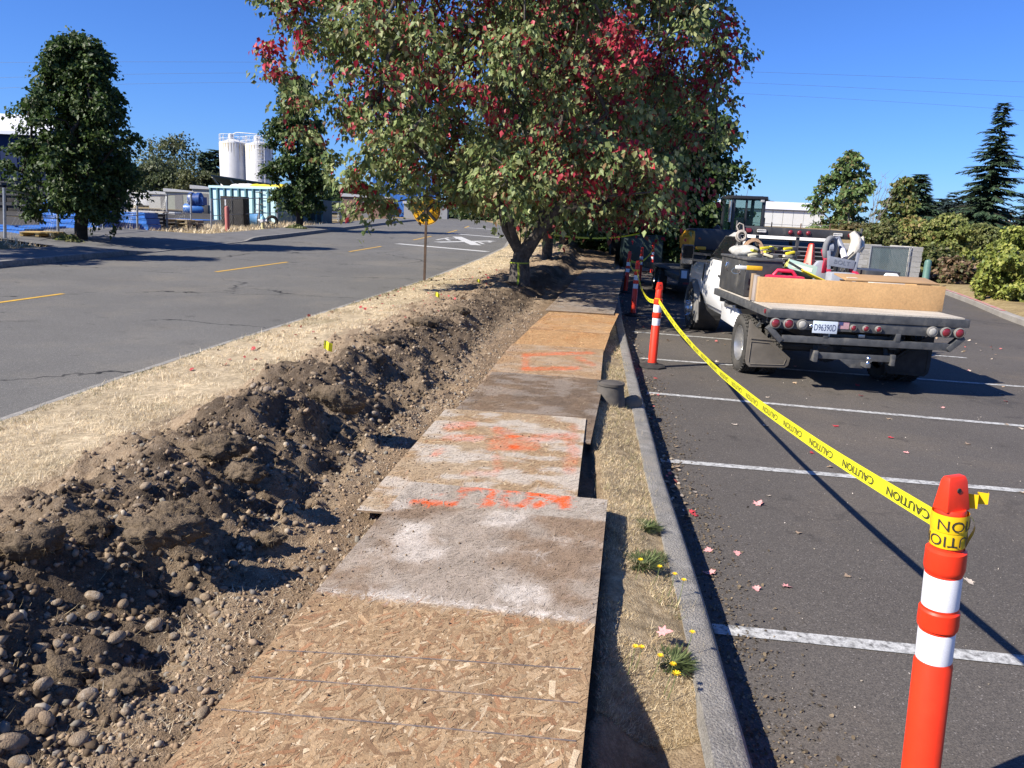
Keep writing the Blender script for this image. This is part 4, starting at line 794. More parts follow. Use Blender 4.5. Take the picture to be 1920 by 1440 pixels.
def maple_col(redness):
    def f(P, ci, tw):
        n = len(P); g = pick(GREEN + [(.19, .20, .075), (.22, .14, .07)], [.28, .27, .2, .1, .11, .04], n); r = pick([(.40, .025, .05), (.30, .02, .035), (.52, .07, .09), (.28, .10, .065)], [.38, .3, .14, .18], n)
        pr = redness(P, ci); k = (.5 * tw + .5 * RNG.random(n) < pr)[:, None]; return np.where(k, r, g)
    return f
# --- the big maple
MB_ = Vector((.05, 16.6, .42)); rm = random.Random(5); cl = []; rd = []
def in_maple(p):
    x, y, z = p[0] - MB_.x - .0, p[1] - 16.9, p[2] - 5.0
    ry = 3.5 if y < 0 else 4.4; rx = 5.0 if x < 0 else 4.35; rz_ = 3.9 if z > 0 else 3.3
    rx = float(np.interp(p[2], [2.2, 3.0, 3.9, 5.3], [2.6, 2.9, 3.7, 5.0])) if x < 0 else float(np.interp(p[2], [2.2, 3.9, 5.3], [3.4, 3.6, 4.0]))
    return (x / rx) ** 2 + (y / ry) ** 2 + (max(0, p[2] - 5.4) / 3.4) ** 2.3
while len(cl) < 400:
    p = (rm.uniform(-6, 5.8), rm.uniform(13, 21.5), rm.uniform(1.9, 9)); e = in_maple(p)
    if e > 1 or e < .10 or rm.random() > (e ** .8): continue
    rxy = math.hypot(p[0] - MB_.x, p[1] - 16.6)
    if p[2] < 2.15 + 1.0 * max(0, 1 - rxy / 1.6): continue
    if p[2] < 2.5 and p[0] > 1.2 and p[1] < 16: continue
    q_ = camo.matrix_world.inverted() @ Vector(p); qx, qy = 960 - FPX * q_.x / q_.z, 720 + FPX * q_.y / q_.z
    if 735 < qx < 865 and qy > 325 and p[1] < 19: continue
    cl.append(p); rd.append(rm.uniform(.5, .85))
for px_, py_, Y in [(690, 372, 15.2), (705, 385, 15.4), (750, 345, 15.0), (660, 330, 15.0), (800, 318, 14.8), (690, 300, 14.6), (615, 300, 15.5), (560, 190, 15.2), (530, 150, 15.6), (505, 95, 16.), (565, 250, 15.5), (1365, 118, 16.2), (1340, 180, 16.), (1340, 250, 16.), (1310, 60, 15.8), (880, 350, 15.2), (1250, 330, 16.5), (1180, 350, 16.4), (640, 60, 15), (570, 60, 15.3), (1300, 20, 16)]:
    p = atY(px_, py_, Y); cl.append(tuple(p)); rd.append(rm.uniform(.4, .6))
b0 = MB_
T_ = [[b0 + Vector((0, 0, -.3)), b0 + Vector((.02, 0, .3)), b0 + Vector((.03, 0, .75))],
      [2, b0 + Vector((-.32, -.05, 1.3)), b0 + Vector((-.55, -.1, 2.1)), b0 + Vector((-.95, -.2, 3.3)), b0 + Vector((-1.5, -.2, 4.8))], [2, b0 + Vector((-.02, .2, 1.4)), b0 + Vector((-.15, .3, 2.6)), b0 + Vector((-.3, .4, 4.2)), b0 + Vector((-.2, .4, 6.2))],
      [2, b0 + Vector((.33, -.05, 1.2)), b0 + Vector((.62, -.15, 2.2)), b0 + Vector((.8, -.25, 3.6)), b0 + Vector((.95, -.3, 5.4))], [11, b0 + Vector((.75, .05, 1.75)), b0 + Vector((1.35, .2, 2.8)), b0 + Vector((1.9, .3, 4.2)), b0 + Vector((2.6, .3, 5.2))], [2, b0 + Vector((.12, -.22, 1.3)), b0 + Vector((.2, -.4, 2.4)), b0 + Vector((.1, -.7, 3.8)), b0 + Vector((.0, -1.0, 5.2))], [2, b0 + Vector((-.2, -.18, 1.35)), b0 + Vector((-.35, -.35, 2.4)), b0 + Vector((-.6, -.6, 3.8))], [11, b0 + Vector((.45, .5, 1.8)), b0 + Vector((.7, 1.2, 3.0)), b0 + Vector((.9, 2.0, 4.4))]]
N_, p_ = grow(T_, cl); tr = thing('maple_tree', 'large maple turning red, many stems, standing in the soil bank', 'tree', MB_)
w = wood(N_, p_, .007, .185, 9, 1.75); w.v = [(v[0] - MB_.x, v[1] - MB_.y, v[2] - MB_.z) for v in w.v]
w.lathe([(.36, -.35), (.29, -.02), (.245, .12), (.222, .4), (.2, .7)], 14, (.01, 0, 0)); w.build('trunk', bark_m, tr, smooth=60)
cred = np.array([.05 + .95 * max(0, rm.random() - .72) * (1.4 if (c[0] > 1 and c[2] > 4.5) or c[2] > 6 else .9) for c in cl])
def redf(P, ci):
    f = fbm(P[:, 0] * .55 + P[:, 1] * .3, P[:, 2] * .6, 3, 91) + .05 * sstep(0, 3, P[:, 0]) * sstep(4, 6, P[:, 2]); return np.clip(.10 + cred[ci] * 1.25 + .42 * sstep(.48, .68, f) * (.35 + .65 * sstep(3, 6.5, P[:, 2])), 0, .92)
foliage('crown', cl, rd, 235, .106, maple_col(redf), tr, parent_off=MB_)
foliage('crown_spray', [tuple(atY(x, y, 17.4)) for x, y in ((778, 378), (800, 392), (806, 372), (786, 402))], [.22, .2, .25, .2], 16, .11, maple_col(lambda P, ci: P[:, 0] * 0 + .05), tr, parent_off=MB_, twigs=4)
b = MB(); b.lathe([(.214, .615), (.216, .628), (.214, .641)], 16, caps=False); b.lathe([(.001, .62), (.002, .63)], 4); pr_ = b.build('tape_band', fy2 if 'fy2' in globals() else M('flag_tape_green', (.38, .44, .03), (.3, .36, .03), rough=.6), None, smooth=60); pr_.location = MB_; tag(pr_, 'yellow tape tied round the maple trunk', 'caution tape')
b = MB(); b.grid([[(-.03 + .02 * math.sin(t * 4) + x, -.235 - .02 * math.sin(t * 3), .62 - .62 * t) for x in (-.02, .02)] for t in np.linspace(0, 1, 9)]); b.build('tape_tail', MATS['flag_tape_green'], pr_)
# --- smaller broadleaf trees
def oval_tree(name, label, base, h, r, crown_lo, trunk_r, ncl, per, size, cols, pr, group=None, bark=None, seed=1, taper=.35, clr=.5, dens=None, lean=(0, 0), red=0.):
    rr = random.Random(seed); base = Vector(base); cl = []; rd = []
    while len(cl) < ncl:
        z = rr.uniform(crown_lo, h); t = (z - crown_lo) / (h - crown_lo); prof = math.sin(math.pi * min(1, max(.0, (t * .86 + .12)))) ** .6 * (1 - taper * t); a = rr.uniform(0, 6.28); q = rr.random() ** .45
        rad_ = r * prof * q * (1 + .18 * math.sin(3 * a + seed) + .12 * math.sin(5 * a + z)); cl.append((base.x + rad_ * math.cos(a) + lean[0] * t, base.y + rad_ * math.sin(a) + lean[1] * t, base.z + z)); rd.append(clr * rr.uniform(.7, 1.3))
    T = [[base + Vector((0, 0, -.3)), base + Vector((.02, 0, crown_lo * .6)), base + Vector((.03 + lean[0] * .2, 0, crown_lo)), base + Vector((.0 + lean[0] * .5, .05, crown_lo + (h - crown_lo) * .45)), base + Vector((lean[0], 0, h * .92))]]
    N, p = grow(T, cl, .8, .08); t = thing(name, label, 'tree', base, 0, group); w = wood(N, p, .012, trunk_r, 8, 2.1); w.v = [(v[0] - base.x, v[1] - base.y, v[2] - base.z) for v in w.v]; w.build('trunk', bark or bark_d, t, smooth=60)
    def cf(P, ci, tw):
        c = pick(cols, pr, len(P))
        if red: k = (RNG.random(len(P)) < red * sstep(.5, .65, fbm(P[:, 0] * .7, P[:, 2] * .7, 3, seed)))[:, None]; c = np.where(k, np.array([[.3, .03, .035]]), c)
        return c
    foliage('crown', cl, rd, per, size, cf, t, parent_off=base, hang=.5, tm=LT2 if size < .3 and per < 120 else LT2, tf=LF2); return t
DG = [(.044, .08, .022), (.066, .108, .03), (.10, .138, .042), (.03, .055, .018)]; dp = [.35, .35, .15, .15]
def lz0(x, Y): return float(terrain_z(np.array([x]), np.array([Y]))[0])
oval_tree('street_tree', 'dense dark green oval tree by the chain link fence', (-14.3, 25.5, lz0(-14.3, 25.5)), 6.45, 2.25, 1.0, .2, 240, 190, .135, DG, dp, 'street trees across the road', seed=3, taper=.62, lean=(.35, 0))
oval_tree('street_tree', 'dense dark green tree in front of the pale blue container', (-11.8, 42.2, lz0(-11.8, 42.2)), 7.7, 1.7, 1.1, .19, 150, 130, .18, DG, dp, 'street trees across the road', seed=4)
oval_tree('street_tree', 'dense street tree at the far left whose shadow crosses the road', (-17.6, 18.2, lz0(-17.6, 18.2)), 7.6, 2.5, 1.2, .2, 90, 110, .2, DG, dp, 'street trees across the road', seed=5)
MG = [(.06, .10, .03), (.09, .13, .04), (.13, .16, .055), (.04, .065, .022)]; mp_ = [.35, .3, .15, .2]
oval_tree('maple_tree', 'second maple in the row just behind the large maple', (.95, 25.2, float(verge_z(np.array([.95]), np.array([25.2]))[0])), 8.2, 3.9, 1.5, .17, 150, 150, .17, MG, mp_, 'maples along the walkway', bark_m, 6, .25, .8, red=.25)
oval_tree('maple_tree', 'third maple in the row with a dark leaning trunk', (1.95, 33.5, float(verge_z(np.array([1.95]), np.array([33.5]))[0])), 8.6, 4.3, 1.2, .2, 140, 140, .2, MG, mp_, 'maples along the walkway', bark_d, 7, .25, .85, red=.1)
oval_tree('maple_tree', 'shaded broadleaf tree overhanging the dark green cabinet', (5.6, 36.5, .2), 8.4, 3.5, 1.2, .2, 160, 140, .2, DG, dp, 'trees at the end of the lot', bark_d, 8, .25, .85)
oval_tree('maple_tree', 'dark broadleaf tree directly behind the excavator cab', (7.5, 34.0, .1), 6.8, 2.0, .8, .16, 120, 130, .2, DG, dp, 'trees at the end of the lot', bark_d, 9, .3, .7)
oval_tree('maple_tree', 'dark tree behind the maples toward the railway', (3.5, 43, 1.6), 9.0, 4.8, .5, .2, 150, 120, .26, DG, dp, 'trees at the end of the lot', bark_d, 10, .25, .9)
# background, left
def px_tree(fn, x, ybase, ytop, Y, **kw):
    b = atY(x, ybase, Y); t = atY(x, ytop, Y); return b, t.z - b.z
for x, yt, Y, r, cols, lab, sd in [(330, 262, 150, 10, [(.09, .115, .05), (.07, .09, .04), (.13, .14, .06)], 'tall broad olive green tree left of the silos', 11), (300, 300, 140, 7, [(.10, .125, .06), (.13, .15, .075)], 'pale green tree behind the left street tree', 12), (355, 322, 110, 3.6, [(.12, .13, .05), (.09, .1, .04)], 'low round yellow green bush below the olive tree', 13), (395, 325, 112, 3.0, [(.085, .10, .04), (.07, .085, .035)], 'low round bush left of the container roof', 14), (310, 325, 112, 3.4, [(.06, .08, .03), (.08, .1, .04)], 'dark bush left of the yellow green bush', 15)]:
    b = atY(x, 352, Y); h = atY(x, yt, Y).z - 1.2; oval_tree('background_tree', lab, (b.x, Y, 1.2), h, r, h * .12, .3, 60, 110, .5 if Y > 130 else .36, cols, [1 / len(cols)] * len(cols), 'background trees left of the silos', bark_d, sd, .2, r * .24)
def conifer(name, label, base, h, r, n_l, cols, group=None, seed=1, lo=.06, spr=.6, sparse=0., card=(.22, .55)):
    rr = random.Random(seed); base = Vector(base); t = thing(name, label, 'tree', base, 0, group); tk = MB(); tk.tube([(0, 0, -.5), (0, 0, h * .5), (.02 * h, 0, h * .97)], [h * .018, h * .01, h * .002], 7)
    P = []; A = []; Nn = []; S = []
    for i in range(n_l):
        f = (i + .5) / n_l; z = h * (lo + (1 - lo) * f ** .92); rad_ = r * (1 - f) ** .8 * (.5 + .95 * rr.random()) + .02 * h * (1 - f) + .15
        nb = max(4, int(9 * (1 - f) + 4))
        for k in range(nb):
            if rr.random() < sparse: continue
            a = rr.uniform(0, 6.28); L = rad_ * rr.uniform(.7, 1.15); up = .10 - .34 * (1 - f) + rr.uniform(-.1, .1); d = Vector((math.cos(a), math.sin(a), up)); tk.tube([(0, 0, z), tuple(d * L + Vector((0, 0, z)))], [h * .003, h * .0008], 3, cap=False); m = max(4, int(L / (spr * .30)))
            for j in range(m):
                g = (j + .6) / m
                for s_ in (-1, 0, 1):
                    pp = d * (L * g) + Vector((0, 0, z - .04 * L * g * g)); dd = d.normalized() * .9 + Vector((-d.y, d.x, 0)) * s_ * rr.uniform(.5, 1.) + Vector((0, 0, rr.uniform(-.45, .1)))
                    P.append(tuple(pp)); A.append(tuple(dd)); Nn.append((rr.uniform(-.3, .3), rr.uniform(-.3, .3), 1)); q = spr * (1.15 - .5 * g) * rr.uniform(.6, 1.2); S.append((q * card[0] / .5, q, q))
    n = len(P); P, A, Nn, S = map(np.array, (P, A, Nn, S)); C = pick(cols, [1 / len(cols)] * len(cols), n)
    tk.build('trunk', bark_d, t); scatter('crown', [(-.5, 0, 0), (0, -.1, .05), (.5, .1, 0), (.25, .7, -.05), (0, 1.05, -.12), (-.3, .6, -.05)], [(0, 1, 5), (1, 2, 3), (1, 3, 5), (3, 4, 5)], P, A, Nn, S, C, needlem, t); return t
CG = [(.035, .066, .036), (.048, .085, .045), (.07, .11, .055), (.026, .048, .028)]
for x, yt, Y, r, lab, sd in [(388, 285, 150, 3.0, 'slim dark conifer between the olive tree and the silos', 21), (405, 280, 155, 3.2, 'dark conifer touching the silo edge', 22)]:
    b = atY(x, 345, Y); conifer('conifer', lab, (b.x, Y, 1.1), atY(x, yt, Y).z - 1.1, r, 26, CG, 'conifers left of the silos', sd, spr=1.5)
# background, right
b = atY(1836, 470, 62); conifer('conifer', 'tallest conifer with ragged drooping boughs at the right', (b.x, 62, .8), atY(1872, 192, 62).z - .8, 2.7, 66, CG, 'conifers at the right', 23, .05, .55, .34)
b = atY(1935, 470, 70); conifer('conifer', 'dark blue green conifer cut by the right edge of the picture', (b.x, 70, .8), atY(1915, 345, 70).z - .8, 4.0, 26, [(.025, .045, .035), (.035, .06, .045)], 'conifers at the right', 24, spr=.9)
b = atY(1707, 460, 105); conifer('conifer', 'pointed conifer behind the hedge, left of the tallest conifer', (b.x, 105, 1.2), atY(1707, 325, 105).z - 1.2, 4.2, 26, CG, 'conifers at the right', 25, spr=1.2)
for i in range(16):
    x = 1722 + i * 8 + random.uniform(-3, 3); Y = 230 + random.uniform(-10, 30); b = atY(x, 440, Y); conifer('conifer', ['first', 'second', 'third', 'fourth', 'fifth', 'sixth', 'seventh', 'eighth', 'ninth', 'tenth', 'eleventh', 'twelfth', 'thirteenth', 'fourteenth', 'fifteenth', 'sixteenth'][i] + ' small distant conifer from the pointed conifer in the skyline row', (b.x, Y, 1.), atY(x, 366 + random.uniform(-8, 16), Y).z - 1., 3.6, 13, [(.035, .055, .05), (.045, .065, .058)], 'distant skyline conifers', 100 + i, spr=2.2)
for i in range(4):
    x = 1425 + i * 9; Y = 220; b = atY(x, 420, Y); conifer('conifer', ['first', 'second', 'third', 'fourth'][i] + ' small distant conifer from the excavator cab over the white building', (b.x, Y, 1.), atY(x, 366 + 5 * (i % 2) + 5 * i, Y).z - 1., 3.2, 12, [(.03, .05, .045), (.04, .06, .055)], 'distant conifers behind the white building', 140 + i, spr=2.0)
YG = [(.12, .16, .045), (.16, .19, .06), (.08, .12, .035), (.2, .17, .06)]
b = atY(1570, 470, 48); oval_tree('leafy_tree', 'bright green leafy tree standing above the truck rack', (b.x, 48, .9), atY(1582, 287, 48).z - .9, 2.0, .8, .13, 70, 120, .22, [(.12, .19, .065), (.17, .24, .08), (.09, .14, .05), (.2, .16, .07)], [.35, .3, .2, .15], None, bark_g, 31, .45, .5)
b = atY(1672, 470, 60); oval_tree('leafy_tree', 'leaning yellowish tree left of the pointed conifer', (b.x - .6, 60, 1.0), atY(1683, 335, 60).z - 1., 1.7, 1.0, .1, 50, 130, .26, YG, [.3, .25, .25, .2], None, bark_g, 32, .55, .45, lean=(1.0, 0))
# bare dead branches
b = atY(1620, 470, 52); t = thing('bare_tree', 'leafless grey branched sapling between the leafy trees', 'tree', (b.x, 52, .8)); rr = random.Random(3); w = MB(); top = atY(1640, 325, 52).z - .8
for k in range(7):
    a = rr.uniform(-.1, 1.15); L = top * rr.uniform(.7, 1.02); pts = [(0, 0, 0)]
    for j in range(1, 7): pts.append((math.sin(a * .35) * L * j / 6 + rr.uniform(-.06, .06), rr.uniform(-.25, .25), L * j / 6 * math.cos(a * .35)))
    w.tube(pts, [.035 * (1 - j / 8) for j in range(7)], 4)
    for j in range(2, 7):
        for _ in range(3): q = Vector(pts[j]); d = Vector((rr.uniform(-.5, .8), rr.uniform(-.5, .5), rr.uniform(.2, .9))); w.tube([q, q + d * rr.uniform(.3, .8)], [.012, .004], 3)
w.build('branches', bark_g, t)
# hedge bushes and shrub at the right
for x, yt, Y, r, cols, lab, sd in [(1640, 420, 40, 1.1, [(.1, .13, .04), (.14, .15, .055), (.16, .15, .06)], 'broom like dull green bush rising above the block wall', 41), (1700, 412, 42, 1.4, [(.19, .22, .06), (.27, .27, .085), (.14, .175, .05), (.3, .22, .09)], 'mixed olive bush behind the chain link gate', 42), (1766, 404, 41, 1.5, [(.19, .225, .06), (.27, .27, .09), (.14, .175, .05)], 'large olive green bush left of the tallest conifer', 43), (1826, 425, 43, 1.4, [(.12, .145, .045), (.16, .17, .055)], 'dark olive bush beneath the tallest conifer', 44),
                                 (1745, 468, 33.5, 1.1, [(.08, .1, .03), (.13, .13, .045), (.06, .08, .025)], 'low bramble bush by the green utility post', 45), (1790, 490, 32, .9, [(.2, .13, .08), (.16, .11, .06), (.1, .11, .04)], 'dry brown bramble on the slope beyond the lot', 46), (1600, 425, 46, 1.6, [(.13, .10, .045), (.11, .12, .04)], 'brownish bush under the bright green tree', 47)]:
    b = atY(x, 520, Y); z0 = lz0(b.x, Y); h = atY(x, yt, Y).z - z0; oval_tree('bush', lab, (b.x, Y, z0), h, r, .08 * h, .05, 62, 120, .17, cols, [1 / len(cols)] * len(cols), 'bushes beyond the lot', bark_g, sd, .3, .42)
b = at(1880, 562, .12); oval_tree('shrub', 'rounded yellow green shrub beside the curved lot kerb', (b.x + .5, b.y + .6, lz0(b.x, b.y)), atY(1880, 430, b.y).z - .1, 1.25, .2, .05, 90, 230, .115, [(.26, .30, .06), (.34, .35, .09), (.17, .21, .05), (.11, .15, .035)], [.35, .25, .25, .15], None, bark_g, 51, .12, .3)

# dark undergrowth and trees that close the view below and beyond the maples
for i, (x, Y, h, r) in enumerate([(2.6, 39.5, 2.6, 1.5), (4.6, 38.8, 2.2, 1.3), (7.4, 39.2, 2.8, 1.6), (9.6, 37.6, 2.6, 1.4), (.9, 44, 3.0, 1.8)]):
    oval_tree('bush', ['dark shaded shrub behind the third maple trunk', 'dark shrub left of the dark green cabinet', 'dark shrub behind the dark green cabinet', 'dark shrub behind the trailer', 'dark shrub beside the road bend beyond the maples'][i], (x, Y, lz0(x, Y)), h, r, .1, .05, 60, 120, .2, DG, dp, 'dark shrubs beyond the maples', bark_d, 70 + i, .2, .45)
for i, (px_, yt, Y, r) in enumerate([(600, 335, 120, 6), (665, 345, 125, 6), (830, 340, 135, 6.5), (900, 335, 120, 6), (960, 350, 115, 6), (1060, 345, 110, 7), (1160, 350, 105, 6), (1260, 352, 100, 6)]):
    p = atY(px_, 400, Y); oval_tree('background_tree', ['far green tree right of the second street tree', 'far green tree above the grey bench', 'far green tree above the railroad sign', 'far green tree above the road end', 'far green tree left of the maple trunk', 'far green tree seen behind the maple stems', 'far green tree above the bin', 'far green tree left of the excavator'][i], (p.x, Y, 1.2), atY(px_, yt, Y).z - 1.2, r, .3, .2, 50, 60, .55, DG, dp, 'far trees behind the maples', bark_d, 80 + i, .2, 1.5)
# ================================================================ flatbed truck
TW = Matrix.Translation((4.36, 9.5, float(lot_z(4.36)))) @ Matrix.Rotation(-.026, 4, 'Z') @ Matrix.Rotation(.010, 4, 'Y'); TI = TW.inverted()
def tp(px_, py_, yl):
    """photo pixel -> truck coordinates on the plane y = yl across the truck"""
    o = TI @ Vector((0, 0, EYE)); d = TI.to_3x3() @ ray(px_, py_); return o + d * ((yl - o.y) / d.y)
wpaint = M('white_truck_paint', (.78, .78, .77), (.74, .74, .73), rough=.28, scale=2, spec=.5, coat=.4, dirt=(.5, .47, .43), dscale=3, damt=.2)
blk = M('black_steel', (.035, .036, .038), (.06, .06, .06), rough=.5, scale=6, dirt=(.13, .12, .105), dscale=5, damt=.35)
dksteel = M('dusty_dark_steel', (.055, .058, .062), (.10, .10, .10), rough=.6, metal=.2, scale=9, dirt=(.2, .185, .16), dscale=6, damt=.33)
glass = M('dark_glass', (.012, .014, .016), rough=.06, spec=.6); chrome = M('chrome', (.75, .75, .76), (.6, .6, .6), rough=.18, metal=1., scale=5)
alu = M('dusty_alloy', (.62, .61, .58), (.42, .41, .39), rough=.35, metal=.85, scale=8)
tyre_m = M('tyre_rubber', (.035, .034, .032), (.075, .07, .062), rough=.85, spec=.2, scale=6, bump=.2, bscale=40)
dusty_p = M('grey_plastic_dusty', (.20, .19, .175), (.14, .135, .125), rough=.7, scale=5); flapm = M('dusty_mud_flap', (.165, .145, .12), (.12, .105, .088), rough=.8, scale=5)
redl = M('red_lens', (.21, .016, .024), (.15, .012, .018), rough=.35, scale=20, spec=.6, coat=.3, dirt=(.3, .12, .1), dscale=9, damt=.25); cll = M('clear_lens', (.42, .40, .36), (.3, .29, .26), rough=.3, scale=60)
amb = M('amber_lens', (.8, .2, .03), rough=.3); oakw = M('raw_fir_board', (.66, .40, .175), (.56, .33, .14), rough=.75, scale=2.5, detail=6, fine=.3, fscale=40, dirt=(.24, .12, .05), dscale=6, damt=.2)
tk = thing('flatbed_truck', 'white flatbed work truck with loaded wooden deck parked in the lot', 'truck'); tk.matrix_world = TW
WD, ZD, LB = 1.24, 1.02, 3.0
b = MB(); [b.bar((s * .42, .15, .68), (s * .42, 6.3, .66), .09, .2) for s in (-1, 1)]; [b.bar((-.4, y, .68), (.4, y, .68), .1, .12) for y in (.2, 1.2, 2.4, 3.6, 4.8)]; [b.bar((-1.15, y, .87), (1.15, y, .87), .06, .1) for y in (.3, .75, 1.9, 2.4, 2.9)]; b.build('frame', blk, tk)
b = MB(); b.cyl((-.95, 1.26, .4), (.95, 1.26, .4), .07); b.lathe([(.05, -.18), (.2, -.08), (.2, .08), (.05, .18)], 12, (0, 1.26, .4), 'y'); b.bar((-.9, 5.68, .4), (.9, 5.68, .4), .1, .09); b.each('axle', blk, tk)
b = MB(); b.box((0, .03, ZD - .05), (2 * WD, .06, .1)); b.box((-WD + .025, LB / 2 + .03, ZD - .05), (.05, LB - .06, .1)); b.box((WD - .025, LB / 2 + .03, ZD - .05), (.05, LB - .06, .1)); b.box((0, LB - .02, ZD - .05), (2 * WD - .1, .05, .1)); b.build('deck_frame', dksteel, tk, bevel=.006)
dkw = M('dusty_deck_wood', (.55, .50, .42), (.44, .39, .32), rough=.85, scale=3, fine=.4, fscale=50)
for k in range(11):
    w_ = (2 * WD - .1) / 11; x = -WD + .05 + w_ * (k + .5); b = MB(); b.box((x, LB / 2, ZD + .002), (w_ - .006, LB - .08, .03)); b.build('deck_plank', dkw, tk)
# tail: light panel, lower bar, brackets, hitch
b = MB(); b.box((0, .03, .852), (2.36, .03, .125)); b.build('light_panel', dksteel, tk, bevel=.004)
b = MB(); b.box((0, .10, .985), (2.3, .1, .06)); b.build('deck_beam', blk, tk)
def rlight(x, z, r, mat, nm='tail_light'):
    o = MB(); o.lathe([(r * 1.22, .015), (r * 1.25, -.012), (r * 1.02, -.02), (r, -.008)], 22, (x, 0, z), 'y', caps=False); h = o.build(nm, dusty_p, tk, smooth=40)
    l = MB(); l.lathe([(r, -.004), (r * .9, -.017), (r * .4, -.023), (.001, -.024)], 20, (x, 0, z), 'y', caps=False); l.build('lens', mat, h, smooth=60)
for x, m_ in ((-1.13, redl), (-.965, redl), (-.80, cll), (.80, cll), (.965, redl), (1.13, redl)): rlight(x, .852, .054, m_)
for x in (-.17, -.015, .14): rlight(x, .845, .033, redl, 'marker_light')
b = MB(); b.lathe([(.012, -.02), (.028, 0), (.03, .02)], 14, (-.69, 0, .84), 'y'); b.build('plate_lamp', chrome, tk, smooth=60)
pl = MB(); pl.box((-.52, -.012, .835), (.305, .004, .152)); pl = pl.build('number_plate', M('plate_pale', (.62, .68, .74), (.56, .62, .70), rough=.4, scale=6), tk, bevel=.0015)
letters('plate_lettering', 'D96390D', .115, Matrix(((1, 0, 0, -.52), (0, 0, -1, -.0155), (0, 1, 0, .826), (0, 0, 0, 1))), M('plate_blue', (.02, .035, .12), rough=.4), pl, .60)
fb = MB(); fb.box((-.285, .0125, .865), (.13, .003, .085)); fl_o = fb.build('flag_sticker', M('sticker_white', (.7, .68, .66), rough=.5), tk)
fb = MB(); [fb.box((-.285, .0105, .829 + .012 * i), (.13, .002, .006)) for i in range(0, 7)]; fb.build('stripe', M('sticker_red', (.5, .16, .18), rough=.5), fl_o)
fb = MB(); fb.box((-.322, .009, .887), (.055, .002, .04)); fb.build('canton', M('sticker_blue', (.06, .07, .18), rough=.5), fl_o)
b = MB(); b.bar((-1.02, .05, .665), (1.04, .05, .665), .08, .085); b.build('lower_bar', dksteel, tk, bevel=.006)
for s in (-1, 1): b = MB(); b.bar((s * 1.2, .05, .80), (s * 1.03, .05, .63), .07, .10, (0, 1, 0)); b.build('bar_bracket', dksteel, tk, bevel=.005)
for x in (-.49, .40): b = MB(); b.bar((x, .06, .70), (x, .06, .80), .11, .06); b.build('bar_bracket', dksteel, tk, bevel=.005)
b = MB(); b.bar((-.56, .1, .47), (.38, .1, .47), .08, .08); [b.box((x, .1, .46), (.05, .16, .14)) for x in (-.57, .39)]; [b.bar((x, .12, .5), (x + .08, .4, .72), .05, .02) for x in (-.55, .33)]; h_ = b.build('hitch', dksteel, tk, bevel=.004)
b = MB(); b.prism([(-.2, 0), (.22, 0), (.12, -.1), (-.05, -.1)], .02, Matrix(((1, 0, 0, -.08), (0, 0, -1, .04), (0, 1, 0, .44), (0, 0, 0, 1)))); b.bar((.02, .1, .40), (.02, -.14, .40), .06, .05); b.build('ball_mount', dksteel, h_, bevel=.003)
b = MB(); b.lathe([(.02, .42), (.02, .445), (.012, .455), (.025, .475), (.028, .495), (.012, .52), (.001, .522)], 16, (.02, -.11, 0)); b.build('tow_ball', chrome, h_, smooth=50)
b = MB(); b.box((-.46, .1, .73), (.09, .06, .06)); b.build('trailer_plug', alu, tk, bevel=.005); b = MB(); b.box((-.02, .1, .735), (.08, .05, .045)); b.build('trailer_plug', alu, tk, bevel=.005)
# mud flaps and rear guard plates
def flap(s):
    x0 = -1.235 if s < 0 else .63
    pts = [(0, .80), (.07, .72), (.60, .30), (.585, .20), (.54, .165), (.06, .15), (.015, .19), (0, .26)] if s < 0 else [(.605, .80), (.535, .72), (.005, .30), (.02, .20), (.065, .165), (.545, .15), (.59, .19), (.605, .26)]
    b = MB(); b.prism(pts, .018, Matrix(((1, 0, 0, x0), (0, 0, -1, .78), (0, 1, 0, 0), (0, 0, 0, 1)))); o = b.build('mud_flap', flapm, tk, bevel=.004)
    q = MB(); ins = [(x0 + .05 if s < 0 else x0 + .06, .50), (x0 + .30, .49), (x0 + .54, .28), (x0 + .52, .205), (x0 + .07, .19), (x0 + .045, .22)] if s < 0 else [(x0 + .55, .5), (x0 + .3, .49), (x0 + .06, .28), (x0 + .08, .205), (x0 + .53, .19), (x0 + .56, .22)]
    q.tube([(x, .758, z) for x, z in ins], .006, 6, closed=True); q.bar((x0 + .04, .757, .545), (x0 + .40, .757, .535), .012, .02); q.build('rib', flapm, o)
    b = MB(); b.bar((x0 + .05, .8, .62), (x0 + .30, .8, .93), .03, .03); b.tube([(x0 + .16 + .04 * math.cos(a), .74, .80 + .05 * math.sin(a)) for a in np.linspace(0, 6.28, 13)[:-1]], .007, 5, closed=True); b.build('flap_bracket', dksteel, o)
flap(-1); flapm = rubber; flap(1)  # right flap turned plain black: the shade under the deck put into its colour
